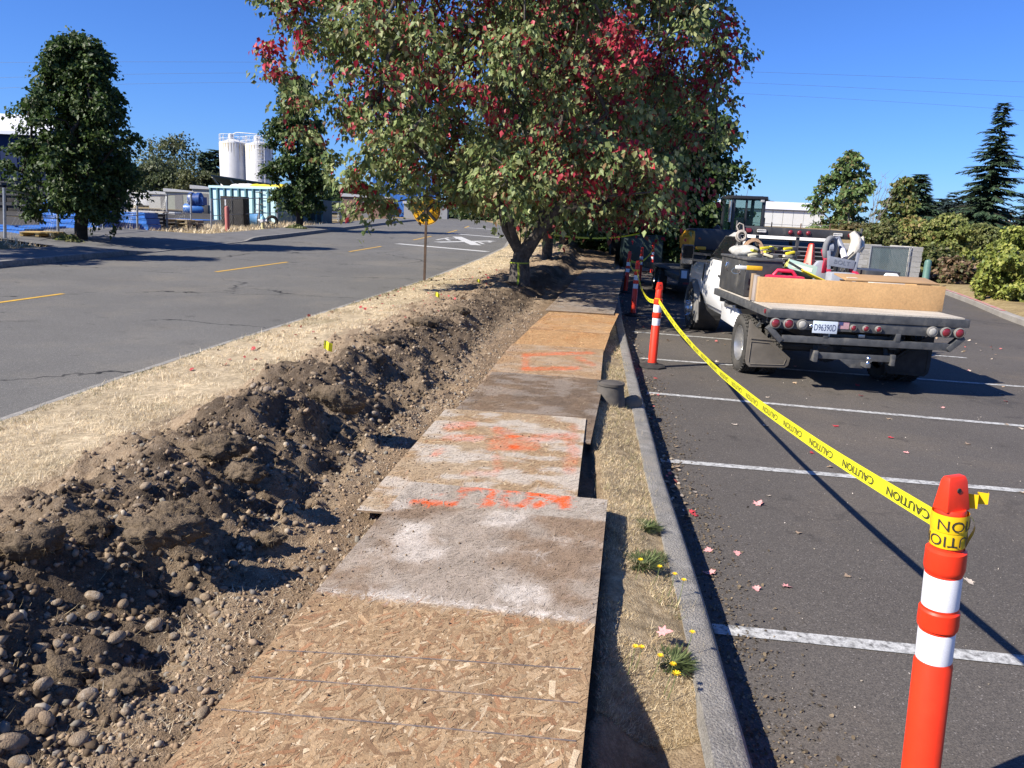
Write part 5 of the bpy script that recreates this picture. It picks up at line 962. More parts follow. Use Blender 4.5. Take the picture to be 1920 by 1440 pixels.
# wheels
def wheel(x, y, s, dual=False, front=False):
    w = thing('wheel', '', ''); del w['label']; del w['category']; del w['kind']; w.parent = tk; w.location = (x, y, .40)
    b = MB(); r = .40; prof = [(.245, -.09), (.27, -.108), (.33, -.118), (.375, -.108), (.392, -.095), (.398, -.05), (.4, 0), (.398, .05), (.392, .095), (.375, .108), (.33, .118), (.27, .108), (.245, .09)]
    b.lathe(prof, 44, (0, 0, 0), 'x', caps=False)
    for k in range(40):
        a = k * 2 * math.pi / 40
        for j, xx in enumerate((-.085, -.045, 0, .045, .085)):
            aa = a + (.078 if j % 2 else 0); q = Euler((aa, 0, 0)).to_matrix() @ Vector((xx, 0, .401)); b.box(q, (.033, .044, .018), (aa, 0, .35 if j % 2 else -.35))
    b.build('tyre', tyre_m, w, smooth=30)
    d = MB(); f = s * .10
    if front: d.lathe([(.25, f), (.243, f * 1.02), (.235, f * .6), (.215, f * .5), (.17, f * 1.15), (.11, f * 1.35), (.1, f * 1.75), (.075, f * 1.95), (.001, f * 1.98)], 32, (0, 0, 0), 'x', caps=False)
    else: d.lathe([(.25, f), (.243, f * 1.02), (.232, f * .5), (.22, -f * .35), (.17, -f * .55), (.10, -f * .3), (.085, f * .3), (.001, f * .34)], 32, (0, 0, 0), 'x', caps=False)
    d.build('rim', alu, w, smooth=35)
    for k in range(8): a = k * math.pi / 4; q = MB(); q.cyl((f * (1.3 if front else -.3), .14 * math.cos(a), .14 * math.sin(a)), (f * (1.75 if front else .15), .14 * math.cos(a), .14 * math.sin(a)), .015, .01, 8); q.build('lug_nut', chrome, w)
for s in (-1, 1):
    wheel(s * 1.115, 1.26, s); wheel(s * .83, 1.26, s); wheel(s * .97, 5.68, s, front=True)
# cab
def loft(secs):
    b = MB(); n = len(secs[0]); b.v = [tuple(v) for s_ in secs for v in s_]; b.f = [(i * n + k, i * n + (k + 1) % n, (i + 1) * n + (k + 1) % n, (i + 1) * n + k) for i in range(len(secs) - 1) for k in range(n)] + [tuple(range(n - 1, -1, -1)), tuple((len(secs) - 1) * n + k for k in range(n))]; return b
def bodysec(y, top, w=1., lo=.5, hood=0.):
    L = [(.88, lo), (.955, lo + .09), (1.0, .78), (1.012, .98), (.99, 1.2), (.955, top - .06), (.92, top)]
    return [(-x * w, y, z) for x, z in L] + [(-.45, y, top + .02 + hood), (.45, y, top + .02 + hood)] + [(x * w, y, z) for x, z in L[::-1]]
loft([bodysec(3.13, 1.40, .97), bodysec(3.18, 1.42), bodysec(4.3, 1.42), bodysec(4.9, 1.41, 1., .5, .02), bodysec(5.05, 1.36, .99, .62, .04), bodysec(6.2, 1.30, .98, .62, .05), bodysec(6.55, 1.24, .95, .6, .03), bodysec(6.68, 1.1, .9, .6, 0)]).build('body', wpaint, tk, smooth=40)
def ghsec(z, yb, yf, w): return [(-w, yb, z), (-w, yf - .06, z), (-w * .85, yf, z), (w * .85, yf, z), (w, yf - .06, z), (w, yb, z), (w * .9, yb - .03, z), (-w * .9, yb - .03, z)]
gh = [ghsec(1.41, 3.20, 5.0, .925), ghsec(1.62, 3.23, 4.72, .865), ghsec(1.84, 3.28, 4.38, .79), ghsec(1.91, 3.33, 4.2, .74), ghsec(1.945, 3.5, 4.0, .6)]
loft(gh).build('cabin', wpaint, tk, smooth=50)
def panel(nm, q, mat, off=(0, 0, 0), par=None): b = MB(); b.add([Vector(v) + Vector(off) for v in q], [(0, 1, 2, 3)]); return b.build(nm, mat, par or tk)
for s in (-1, 1):
    b = MB(); b.add([(s * .932, 3.50, 1.44), (s * .932, 4.83, 1.44), (s * .80, 4.42, 1.83), (s * .80, 3.50, 1.83)], [(0, 1, 2, 3)]); b.build('side_window', glass, tk)
    fr = MB(); fr.tube([(s * .934, 3.49, 1.435), (s * .934, 4.86, 1.435), (s * .80, 4.43, 1.835), (s * .80, 3.49, 1.835)], .012, 6, closed=True); fr.build('window_seal', blk, tk)
    d = MB(); d.tube([(s * 1.004, 3.46, 1.40), (s * 1.016, 3.44, .95), (s * .97, 3.44, .60), (s * .965, 4.75, .60), (s * 1.016, 4.8, .95), (s * .99, 4.84, 1.38)], .006, 5); dd = d.build('door_seam', M('seam_dark', (.12, .12, .12), rough=.6), tk)
    h = MB(); h.box((s * 1.015, 3.66, 1.17), (.03, .22, .035)); h.build('door_handle', blk, tk, bevel=.008)
    v = MB(); v.box((s * 1.008, 5.02, 1.15), (.02, .05, .32), (.18, 0, 0)); v.build('fender_vent', blk, tk, bevel=.006)
    e = MB(); ang = np.linspace(-.15, math.pi + .15, 17); rows = [[(s * xx, 5.68 + rr * math.cos(a), .42 + rr * math.sin(a)) for xx, rr in ((.99, .56), (1.07, .53), (1.09, .49), (1.06, .455), (.8, .45))] for a in ang]; e.grid(rows); e.build('wheel_flare', dusty_p, tk, smooth=50)
    l = MB(); l.lathe([(.455, s * .55), (.455, s * 1.013)], 30, (0, 5.68, .42), 'x'); l.build('wheel_well', blk, tk)
    f = MB(); f.prism([(0, .62), (.03, .30), (.06, .22), (-.22, .20), (-.25, .26), (-.12, .62)], .03, Matrix(((0, 0, -1, s * 1.05 + .015), (1, 0, 0, 5.17), (0, 1, 0, 0), (0, 0, 0, 1)))); f.build('splash_guard', dusty_p, tk, bevel=.006)
    k = MB(); k.prism([(3.3, .96), (3.0, .95), (2.72, .90), (2.02, .67), (2.0, .46), (3.3, .49)], .06, Matrix(((0, 0, -1, s * .985 + .03), (1, 0, 0, 0), (0, 1, 0, 0), (0, 0, 0, 1)))); k.build('side_skirt', wpaint, tk, bevel=.015)
    m = MB(); m.box((s * 1.40, 4.72, 1.47), (.22, .10, .36)); mm = m.build('mirror', blk, tk, bevel=.03); g = MB(); g.box((s * 1.40, 4.666, 1.52), (.18, .006, .22)); g.build('mirror_glass', glass, mm); g = MB(); g.box((s * 1.40, 4.666, 1.345), (.17, .006, .07)); g.build('mirror_glass', chrome, mm); a_ = MB(); [a_.bar((s * 1.3, 4.72, z), (s * .96, 4.8, z - .02), .05, .04) for z in (1.38, 1.50)]; a_.build('mirror_arm', blk, mm); q = MB(); q.box((s * 1.512, 4.72, 1.43), (.01, .05, .1)); q.build('side_marker', amb, mm)
b = MB(); b.add([(-.76, 3.185, 1.46), (.76, 3.185, 1.46), (.68, 3.25, 1.82), (-.68, 3.25, 1.82)], [(0, 1, 2, 3)]); b.build('rear_window', glass, tk); b = MB(); b.box((0, 3.115, 1.30), (1.84, .012, .34)); b.build('rear_panel', blk, tk); b = MB(); b.box((0, 3.165, 1.645), (1.56, .012, .40), (R(-9), 0, 0)); b.build('rear_glass_surround', glass, tk)
b = MB(); b.add([(-.78, 4.985, 1.45), (.78, 4.985, 1.45), (.66, 4.45, 1.83), (-.66, 4.45, 1.83)], [(0, 1, 2, 3)]); b.build('windscreen', glass, tk)
b = MB(); b.box((-1.0, 2.98, .97), (.02, .05, .07)); b.build('side_marker', amb, tk); b = MB(); b.lathe([(.03, -.01), (.028, .01), (.01, .018)], 12, (-1.24, .10, .985), 'x'); b.build('side_marker', redl, tk)
b = MB(); b.cyl((-.95, 2.6, .80), (-1.14, 2.6, .82), .05, n=14); b.build('fuel_filler', alu, tk, smooth=40)
# headache rack
rk_ = thing('rack', '', ''); del rk_['label']; del rk_['category']; del rk_['kind']; rk_.parent = tk
RY = 3.02
b = MB(); b.box((0, RY, 1.96), (1.90, .09, .135)); lb = b.build('light_bar', blk, tk, bevel=.012)
b = MB(); [b.bar((s * .90, RY, 1.04), (s * .90, RY, 1.89), .07, .07) for s in (-1, 1)]; [b.bar((x, RY, 1.1), (x, RY, 1.89), .035, .05) for x in (-.64, 0, .64)]; b.bar((-.93, RY, 1.12), (.93, RY, 1.12), .05, .05); b.each('upright', blk, rk_, bevel=.004)
for k in range(9):
    for s in (-1, 1): b = MB(); b.box((s * .32, RY + .0, 1.20 + k * .066), (.60, .05, .016), (R(-32), 0, 0)); b.build('louvre_slat', M('slat_grey', (.17, .17, .175), (.12, .12, .125), rough=.5, scale=5), rk_)
for s in (-1, 1): b = MB(); b.prism([(.66, 1.1), (.9, 1.1), (.9, 1.62), (.80, 1.74), (.66, 1.5)], .01, Matrix(((s, 0, 0, 0), (0, 0, 1, RY), (0, 1, 0, 0), (0, 0, 0, 1)))); b.build('side_plate', dksteel, rk_)
def barlight(x, w, mat, oval=True):
    b = MB(); n = 16; hh = .033
    pts = [(w / 2 - hh + hh * math.cos(a) if math.cos(a) > 0 else -w / 2 + hh + hh * math.cos(a), hh * math.sin(a)) for a in np.linspace(0, 2 * math.pi, n, endpoint=False)]
    b.prism([(p[0] * 1.12, p[1] * 1.25) for p in pts], .008, Matrix(((1, 0, 0, x), (0, 0, -1, RY - .045), (0, 1, 0, 1.96), (0, 0, 0, 1)))); o = b.build('bar_lamp', rubber, lb)
    b = MB(); b.prism(pts, .008, Matrix(((1, 0, 0, x), (0, 0, -1, RY - .053), (0, 1, 0, 1.96), (0, 0, 0, 1)))); b.build('lens', mat, lb, bevel=.002)
    if mat is cll2:
        for i in range(8):
            for j in (-1, 1): d = MB(); d.lathe([(.009, -.004), (.006, -.008), (.001, -.009)], 8, (x - .062 + .0178 * i, RY - .0605, 1.96 + j * .013), 'y', caps=False); d.build('emitter', M('led_white', (.85, .84, .8), rough=.2), lb)
cll2 = M('led_lens', (.30, .28, .25), rough=.3); barlight(-.82, .13, redl); barlight(-.60, .16, cll2); barlight(.60, .16, cll2); barlight(.82, .13, redl)
for x in (-.14, .0, .14): rl = MB(); rl.lathe([(.036, 0), (.036, -.012), (.028, -.022), (.001, -.027)], 18, (x, RY - .045, 1.96), 'y'); rl.build('marker_light', redl, lb, smooth=50)
b = MB(); b.tube([(-.98, RY, 1.95), (-.985, RY, 2.10)], .015, 6); b.build('stake', dksteel, rk_); b = MB(); b.tube([(.98, RY, 1.95), (.985, RY, 2.08)], .018, 6); b.build('stake', blk, rk_)

# ================================================================ load on the deck (each thing lies on the deck, world placed)
def cargo(name, label, cat, at_=(0, 0, 0), rz=0., group=None):
    t = thing(name, label, cat, group=group); t.matrix_world = TW @ Matrix.Translation(at_) @ Matrix.Rotation(rz, 4, 'Z'); return t
DZ = ZD + .019
t = cargo('board_box', 'orange brown timber board fence standing across the truck deck', 'timber'); gapm = M('board_end', (.36, .24, .13), (.28, .2, .12), rough=.85, scale=6)
b = MB(); b.box((.03, .74, DZ + .165), (2.44, .045, .33)); b.build('rear_board', oakw, t, bevel=.004)
for i, (y, w_, m_) in enumerate(((.79, .05, gapm), (.88, .12, M('grey_board', (.36, .30, .26), (.28, .25, .23), rough=.85, scale=4)), (.99, .08, gapm))): b = MB(); b.box((-1.165 - .012 * i, y, DZ + .165 + .006 * i), (.05, w_, .33 + .012 * i)); b.build('side_board', m_, t, bevel=.003)
b = MB(); b.box((1.21, 1.75, DZ + .15), (.04, 1.95, .30)); b.build('side_board', oakw, t, bevel=.003)
lid = cargo('plywood_offcut', 'flat tan plywood lid lying behind the timber board', 'plywood'); b = MB(); b.box((.58, 1.0, DZ + .372), (1.24, .42, .02), (.13, 0, .02)); b.build('panel', M('tan_ply', (.40, .25, .12), (.34, .21, .1), rough=.75, scale=3), lid, bevel=.003); b = MB(); [b.box((x, 1.0, DZ + .165), (.05, .3, .329)) for x in (.05, 1.1)]; b.each('batten', gapm, lid); b = MB(); b.box((.08, .88, DZ + .373), (.14, .05, .006), (.13, 0, .1)); b.build('paper_scrap', M('paper', (.6, .5, .4), rough=.8), lid)
t = cargo('toolbox', 'black steel toolbox with two latches on the near side of the deck', 'toolbox', (-.95, 2.12, DZ)); b = MB(); b.box((0, 0, .26), (.5, 1.5, .5)); b.build('body', blk, t, bevel=.008); b = MB(); b.box((0, 0, .525), (.54, 1.54, .03)); b.build('lid', dksteel, t, bevel=.006)
for y in (-.45, .30): b = MB(); b.box((-.256, y, .37), (.012, .06, .14)); b.tube([(-.27, y, .31), (-.285, y, .37), (-.27, y, .43)], .008, 6); b.build('latch', chrome, t, bevel=.003)
t = cargo('toolbox', 'low black crate between the toolbox and louvred rack', 'toolbox', (-.33, 2.3, DZ)); b = MB(); b.box((0, 0, .12), (.52, .5, .22)); b.build('body', blk, t, bevel=.01); b = MB(); b.box((0, 0, .245), (.55, .53, .03)); b.build('lid', blk, t, bevel=.006)
# ratchet straps and yellow tools piled on the toolbox
ylw = M('tool_yellow', (.82, .70, .03), (.75, .6, .03), rough=.45); yl2 = M('strap_pale', (.66, .60, .42), (.5, .45, .3), rough=.7); greyc = M('grey_cloth', (.42, .41, .38), (.3, .29, .27), rough=.9, scale=8)
rr = random.Random(4)
for i in range(9):
    x = -1.05 + .075 * i + rr.uniform(-.03, .03); y = 1.85 + rr.uniform(-.3, .35); z = DZ + .565 + .05 * (i % 3) + .02; t = cargo('ratchet_strap', ('yellow' if i % 3 else 'cream') + ' handled ratchet strap, ' + ['first', 'second', 'third', 'fourth', 'fifth', 'sixth', 'seventh', 'eighth', 'ninth'][i] + ' along the toolbox pile from its cab side', 'strap', (x, y, z), rr.uniform(-.5, .9), 'ratchet straps on the toolbox')
    b = MB(); b.box((0, 0, 0), (.13, .05, .035), (0, rr.uniform(-.3, .3), 0)); b.build('handle', ylw if i % 3 else yl2, t, bevel=.008); b = MB(); b.box((.10, 0, -.005), (.07, .06, .05)); b.build('ratchet', blk, t, bevel=.006); b = MB(); b.tube([(.12, 0, 0), (.18, .05, -.02), (.12, .12, -.03), (.0, .1, -.04)], .008, 5); b.build('webbing', blk if i % 2 else greyc, t)
t = cargo('rope_coil', 'coiled tan rope hanging from the rack corner', 'rope')
def coil(c, r0, n, rad, mat, nm, tilt=.2):
    b = MB()
    for k in range(n):
        c_ = Vector(c) + Vector((rr.uniform(-.02, .02), -.015 * k, rr.uniform(-.02, .02))); q = r0 * rr.uniform(.85, 1.1); b.tube([c_ + Vector((q * math.cos(a), tilt * q * math.sin(a), 1.05 * q * math.sin(a))) for a in np.linspace(0, 6.28, 17)[:-1]], rad, 5, closed=True)
    b.build(nm, mat, t, smooth=60)
coil(tp(1410, 468, 2.9), .15, 7, .013, M('tan_rope', (.42, .27, .16), (.32, .2, .12), rough=.8), 'coil'); coil(tp(1390, 442, 2.93), .075, 6, .011, M('grey_rope', (.45, .40, .34), (.36, .32, .27), rough=.8), 'coil')
b = MB(); p0 = tp(1383, 418, 2.95); p1 = tp(1397, 450, 2.93); b.tube([p1 - Vector((.05, 0, 0)), p0 + Vector((-.01, 0, -.05)), p0 + Vector((.03, 0, 0)), p0 + Vector((.09, 0, -.02)), p1], .012, 5); b.build('loop', MATS['grey_rope'], t, smooth=60)
t = cargo('canvas_bag', 'crumpled grey canvas heap on the cab end of the toolbox', 'bag', (-1.0, 2.35, DZ + .545)); V, F = ico(3, 77, (1, 1.1, .55), .3); tri_mesh('cloth', V * [.2, .24, .2] * (.75 + .5 * fbm(V[:, 0] * 3 + 9, V[:, 1] * 3 + V[:, 2] * 2, 3, 5))[:, None] + [0, 0, .06], F, M('grey_canvas', (.46, .45, .41), (.3, .29, .26), rough=.95, scale=9, bump=.6, bscale=20), None, t, True)
t = cargo('grease_gun', 'yellow and white cordless tool lying over the red case', 'tool', tp(1402, 502, 1.25)); b = MB(); b.box((-.09, 0, 0), (.16, .045, .05)); b.build('barrel', M('tool_white', (.75, .74, .68), rough=.4), t, bevel=.012); b = MB(); b.box((.09, 0, 0), (.22, .06, .06)); b.build('body', M('tool_amber', (.82, .46, .02), rough=.45), t, bevel=.015); b = MB(); b.tube([(-.16 + .06 * math.cos(a), 0, -.05 + .04 * math.sin(a)) for a in np.linspace(0, 6.28, 13)[:-1]], .008, 5, closed=True); b.build('ring', chrome, t)
b = MB(); b.bar((.0, .0, -.03), (.0, .0, tp(1402, 502, 1.25).z * 0 - .30), .05, .05); b.build('grip', blk, t)
t = cargo('red_case', 'red plastic case with a carry handle behind the board', 'case', (-.70, 1.25, DZ)); c_ = M('red_plastic', (.62, .03, .08), (.55, .025, .07), rough=.45); b = MB(); b.box((0, 0, .17), (.52, .22, .33)); b.build('body', c_, t, bevel=.03); b = MB(); b.tube([(-.15, 0, .33), (-.10, 0, .40), (.10, 0, .40), (.16, 0, .33)], .026, 8); b.build('handle', c_, t, smooth=60)
t = cargo('carton', 'tilted teal and yellow printed carton on the deck load', 'box', (-.38, 1.60, DZ + .36)); t.matrix_world = t.matrix_world @ Euler((R(-24), R(12), R(-10))).to_matrix().to_4x4()
b = MB(); b.box((0, 0, .05), (.40, .22, .14)); b.build('body', M('carton_teal', (.26, .40, .37), (.34, .42, .34), rough=.6, scale=3), t, bevel=.004); b = MB(); b.box((0, -.001, .04), (.28, .226, .06)); b.build('print_panel', M('carton_cream', (.66, .68, .5), (.5, .6, .45), rough=.6, scale=9), t); b = MB(); b.box((-.205, 0, .055), (.012, .222, .135)); b.build('flap', M('carton_yellow', (.72, .70, .2), rough=.6), t); b = MB(); b.box((.05, -.004, .122), (.03, .226, .008)); b.build('strap', M('dark_teal', (.03, .12, .12), rough=.5), t)
b = MB(); [b.bar((x, .05, -.06), (x, .05, -.40), .03, .03) for x in (-.15, .15)]; b.build('support', blk, t)
t = cargo('saw_case', 'black tool tray with green trim under the carton', 'tray', (-.22, 1.5, DZ)); b = MB(); b.box((0, 0, .14), (.9, .5, .27)); b.build('body', blk, t, bevel=.01); b = MB(); b.box((-.32, -.1, .295), (.22, .2, .03)); b.build('lid', M('green_plastic', (.02, .22, .12), rough=.5), t, bevel=.005)
t = cargo('tool_blades', 'bundle of yellow handled shears poking over the board', 'tool', tp(1530, 520, 1.3)); b = MB()
for k in range(4): b.bar((-.22 + .02 * k, .05 * k, .10 - .01 * k), (.14, .03 * k - .05, -.045 - .012 * k), .035, .014)
b.build('handle', ylw, t, bevel=.004); b = MB(); b.bar((-.40, .0, .19), (-.2, .0, .09), .03, .03); b.bar((-.2, .06, -.05), (.16, .02, -.10), .04, .04); b.bar((0, .05, -.1), (0, .05, -.32), .05, .05); b.build('shank', blk, t)
# trench compactor like machine: red frame, wheel, grey guard with embossed lettering
t = cargo('plate_compactor', 'red and grey wheeled machine with guard plate lashed on the deck', 'machine', (.30, 2.0, DZ)); redm = M('machine_red', (.45, .02, .06), (.38, .02, .05), rough=.45, scale=4, dirt=(.3, .18, .16), dscale=6, damt=.3); gry = M('machine_grey', (.24, .26, .30), (.19, .2, .235), rough=.5, scale=5)
O = Vector((.30, 2.0, DZ)); L_ = lambda x, y, yl: tp(x, y, yl) - O
b = MB(); b.bar(L_(1543, 468, 2.2), L_(1556, 517, 1.9), .05, .05); b.bar(L_(1597, 505, 1.9), L_(1610, 520, 1.7), .06, .05); b.bar(L_(1547, 515, 1.9) - Vector((0, 0, .25)), L_(1600, 520, 1.9) - Vector((0, 0, .25)), .05, .05); b.bar(L_(1549, 485, 1.95), L_(1549, 485, 1.95) - Vector((0, -.2, .56)), .05, .05); b.build('frame', redm, t, bevel=.006)
g0, g1, g2, g3 = L_(1555, 480, 1.8), L_(1604, 489, 1.8), L_(1601, 505, 1.8), L_(1554, 498, 1.8); gp = MB(); d_ = Vector((0, .03, 0)); gp.add([g0, g1, g2, g3, g0 + d_, g1 + d_, g2 + d_, g3 + d_], [(0, 1, 2, 3), (7, 6, 5, 4), (0, 4, 5, 1), (1, 5, 6, 2), (2, 6, 7, 3), (3, 7, 4, 0)]); go = gp.build('guard_plate', gry, t, bevel=.006)
e1 = (g1 - g0).normalized(); e2 = Vector((-e1.z, 0, e1.x)); cc = (g0 + g1 + g2 + g3) / 4; letters('embossed_lettering', 'BOLT', .085, Matrix(((e1.x, e2.x, 0, cc.x), (0, 0, -1, cc.y - .003), (e1.z, e2.z, 0, cc.z), (0, 0, 0, 1))), M('machine_grey_dark', (.15, .165, .2), rough=.5), go, 1.15)
b = MB(); b.bar(L_(1554, 470, 1.85), L_(1554, 505, 1.82), .045, .04); b.bar(L_(1610, 474, 1.85), L_(1601, 512, 1.82), .045, .04); b.each('bracket', gry, t, bevel=.005)
wc = L_(1556, 466, 2.1); b = MB(); b.tube([wc + Vector((.085 * math.cos(a), .05 * math.cos(a), .15 * math.sin(a))) for a in np.linspace(0, 6.28, 25)[:-1]], .042, 10, closed=True); b.build('wheel', M('grey_tyre', (.2, .205, .21), (.15, .15, .155), rough=.8), t, smooth=60)
b = MB(); b.lathe([(.02, -.05), (.08, -.03), (.08, .03), (.02, .05)], 16, wc, 'x'); b.build('hub', gry, t)
b = MB(); b.prism([(L_(1519, 502, 2.1).x, L_(1519, 502, 2.1).z), (L_(1530, 489, 2.1).x, L_(1530, 489, 2.1).z), (L_(1540, 488, 2.1).x, L_(1540, 488, 2.1).z), (L_(1551, 517, 2.1).x, L_(1551, 517, 2.1).z), (L_(1551, 517, 2.1).x, -.0), (L_(1519, 502, 2.1).x, -.0)], .1, Matrix(((1, 0, 0, 0), (0, 0, -1, .1), (0, 1, 0, 0), (0, 0, 0, 1)))); b.build('engine_cover', M('machine_pale', (.36, .38, .42), (.3, .32, .36), rough=.4), t, bevel=.02)
c0 = L_(1577, 514, 1.75); b = MB(); b.box((c0.x, c0.y, c0.z / 2), (.36, .25, c0.z + .05)); b.build('base_plate', MATS['machine_pale'], t, bevel=.03)
b = MB(); b.tube([L_(1556, 450, 2.25), L_(1571, 447, 2.3), L_(1580, 468, 2.2), L_(1584, 482, 2.1)], [.035, .04, .042, .042], 10); b.build('hose', gry, t, smooth=60); b = MB(); b.tube([L_(1579, 468, 2.18), L_(1584, 484, 2.08)], .046, 10); b.build('hose_sleeve', M('sleeve_white', (.7, .68, .7), rough=.6), t, smooth=60)
t = cargo('traffic_cone', 'bright orange folded cone standing beside the grey wheel', 'cone', (.14, 2.55, DZ)); q0 = tp(1533, 457, 2.5) - Vector((.14, 2.55, DZ)); b = MB(); b.lathe([(.17, .0), (.15, .03), (.05, q0.z - .02), (.03, q0.z)], 4, (q0.x - .07, 0, 0)); b.build('body', orange_p, t, bevel=.01)
t = cargo('canvas_bag', 'dirty white canvas bag tied to the rack end over poles', 'bag'); b = MB(); pts = [tp(1598, 436, 2.9), tp(1606, 450, 2.85), tp(1602, 470, 2.75), tp(1588, 488, 2.6)]; b.tube(pts, [.05, .085, .09, .04], 10); pts = [tp(1618, 444, 2.9), tp(1616, 462, 2.85), tp(1610, 474, 2.7)]; b.tube(pts, [.02, .045, .04], 9); o = b.build('sack', M('dirty_canvas', (.62, .58, .5), (.42, .38, .31), rough=.9, scale=9, bump=.6, bscale=14), t, smooth=60)
b = MB(); b.tube([tp(1600, 473, 2.6), tp(1586, 486, 2.5), tp(1570, 520, 2.3)], .012, 6); b.tube([tp(1606, 474, 2.6), tp(1592, 486, 2.5), tp(1578, 520, 2.3)], .012, 6); b.tube([tp(1619, 464, 2.6), tp(1608, 476, 2.5), tp(1604, 520, 2.4)], .018, 6); b.each('pole', dksteel, t)
t = cargo('toolbox', 'long low black crate behind the board on the far side of the deck', 'toolbox', (.86, 2.2, DZ)); b = MB(); b.box((0, 0, .22), (.5, .9, .44)); b.build('body', blk, t, bevel=.008)
t = cargo('jug', 'white plastic jug with moulded handle beyond the plywood lid', 'jug', (.84, 1.55, DZ)); jw = M('white_plastic', (.78, .77, .75), (.7, .69, .66), rough=.45); b = MB(); b.box((0, 0, .18), (.46, .2, .35)); b.build('body', jw, t, bevel=.04); b = MB(); b.tube([(-.06, 0, .34), (-.02, 0, .405), (.12, 0, .405), (.18, 0, .34)], .026, 8); b.build('handle', jw, t, smooth=60)
# ================================================================ trailer and excavator ahead of the truck
dkblue = M('dark_navy_paint', (.022, .026, .036), (.03, .034, .045), rough=.4, scale=4, dirt=(.1, .09, .08), dscale=4, damt=.25); cat_y = M('machine_yellow', (.70, .36, .015), (.6, .3, .015), rough=.45, scale=4)
t = thing('equipment_trailer', 'dark equipment trailer parked ahead of the truck carrying an excavator', 'trailer', (5.55, 20.6, -.04), -.03)
b = MB(); b.box((0, 3.2, .62), (2.5, 6.4, .16)); b.build('deck', blk, t, bevel=.01); b = MB(); b.box((0, -.03, .56), (2.5, .06, .26)); b.build('tail_panel', dkblue, t, bevel=.008)
b = MB(); b.box((-1.12, -.09, .70), (.24, .12, .34)); b.build('light_box', dkblue, t, bevel=.01); b = MB(); b.box((-1.13, -.155, .74), (.15, .004, .20)); b.build('number_plate', MATS['plate_pale'], t); b = MB(); b.box((-1.05, -.066, .50), (.16, .012, .05)); b.build('tail_light', redl, t)
for s in (-1, 1):
    for y in (2.6, 3.5):
        w_ = thing('wheel', '', ''); del w_['label']; del w_['category']; del w_['kind']; w_.parent = t; w_.location = (s * 1.28, y, .36); b = MB(); b.lathe([(.2, -.1), (.33, -.11), (.36, -.08), (.36, .08), (.33, .11), (.2, .1)], 24, (0, 0, 0), 'x', caps=False); b.build('tyre', tyre_m, w_, smooth=40); b = MB(); b.lathe([(.2, -.08), (.17, s * .04), (.05, s * .05), (.001, s * .06)], 18, (0, 0, 0), 'x', caps=False); b.build('rim', alu, w_, smooth=40)
    b = MB(); b.box((s * 1.28, 3.05, .78), (.3, 1.9, .04)); b.build('mudguard', blk, t, bevel=.01)
EX = Vector((6.2, 23.6, .665)); t = thing('excavator', 'black and yellow compact excavator with glazed cab on the trailer', 'excavator', EX)
for s in (-1, 1):
    b = MB(); pr = [(-1.0, .2), (-.85, .02), (.85, .02), (1.0, .2), (1.0, .36), (.85, .52), (-.85, .52), (-1.0, .36)]; b.prism(pr, .3, Matrix(((0, 0, 1, s * .62 - .15 - .3), (1, 0, 0, 0), (0, 1, 0, 0), (0, 0, 0, 1)))); b.build('track', rubber, t, bevel=.02)
b = MB(); b.lathe([(.4, .5), (.4, .62)], 20, (-.3, 0, 0)); b.build('turntable', blk, t)
h0 = atY(1297, 428, 22.6) - EX; h1 = atY(1346, 485, 22.6) - EX; b = MB(); x0, x1, z0, z1 = h0.x, h1.x + .55, .62, h0.z
b.prism([(x0 + .02, z0), (x0 - .02, z0 + .3), (x0 + .06, z1 - .12), (x0 + .16, z1 - .02), (x0 + .3, z1), (x1, z1), (x1, z0)], 1.5, Matrix(((1, 0, 0, 0), (0, 0, 1, -1.0), (0, 1, 0, 0), (0, 0, 0, 1)))); b.build('counterweight', dkblue, t, bevel=.05)
b = MB(); b.prism([(x0 - .03, z0), (x0 - .07, z0 + .35), (x0 - .0, z1 - .2), (x0 + .09, z1 - .06), (x0 + .12, z1 - .2), (x0 + .1, z0)], 1.3, Matrix(((1, 0, 0, 0), (0, 0, 1, -1.02), (0, 1, 0, 0), (0, 0, 0, 1)))); b.build('side_cover', cat_y, t, bevel=.02); b = MB(); b.box((x0 + .30, -1.03, z0 + .06), (.3, .06, .09)); b.build('bumper_strip', cat_y, t, bevel=.01)
c0 = atY(1366, 368, 23.6) - EX; c1 = atY(1427, 372, 23.6) - EX; cz0 = .7; cz1 = c0.z; xa, xb = c0.x, c1.x; fr_ = M('cab_black', (.02, .022, .028), (.03, .03, .035), rough=.4, scale=4)
b = MB()
for x in (xa + .05, xb - .05):
    for y in (-.5, .6): b.bar((x, y, cz0), (x, y, cz1 - .05), .09, .09)
b.box(((xa + xb) / 2, .05, cz1 - .03), (xb - xa + .06, 1.3, .09)); b.box(((xa + xb) / 2, .05, cz0 + .25), (xb - xa, 1.2, .5)); b.bar((xa + .42, -.5, cz0 + .4), (xa + .42, -.5, cz1 - .05), .09, .05); b.build('cab_frame', fr_, t, bevel=.012)
cg = bpy.data.materials.new('tinted_glass'); cg.use_nodes = True; cn = cg.node_tree; g1 = cn.nodes['Principled BSDF']; g1.inputs['Base Color'].default_value = (.02, .05, .05, 1); g1.inputs['Roughness'].default_value = .05
tb = cn.nodes.new('ShaderNodeBsdfTransparent'); tb.inputs[0].default_value = (.55, .72, .72, 1); mxs = cn.nodes.new('ShaderNodeMixShader'); mxs.inputs[0].default_value = .22; cn.links.new(tb.outputs[0], mxs.inputs[1]); cn.links.new(g1.outputs[0], mxs.inputs[2]); cn.links.new(mxs.outputs[0], cn.nodes['Material Output'].inputs[0]); MATS['tinted_glass'] = cg
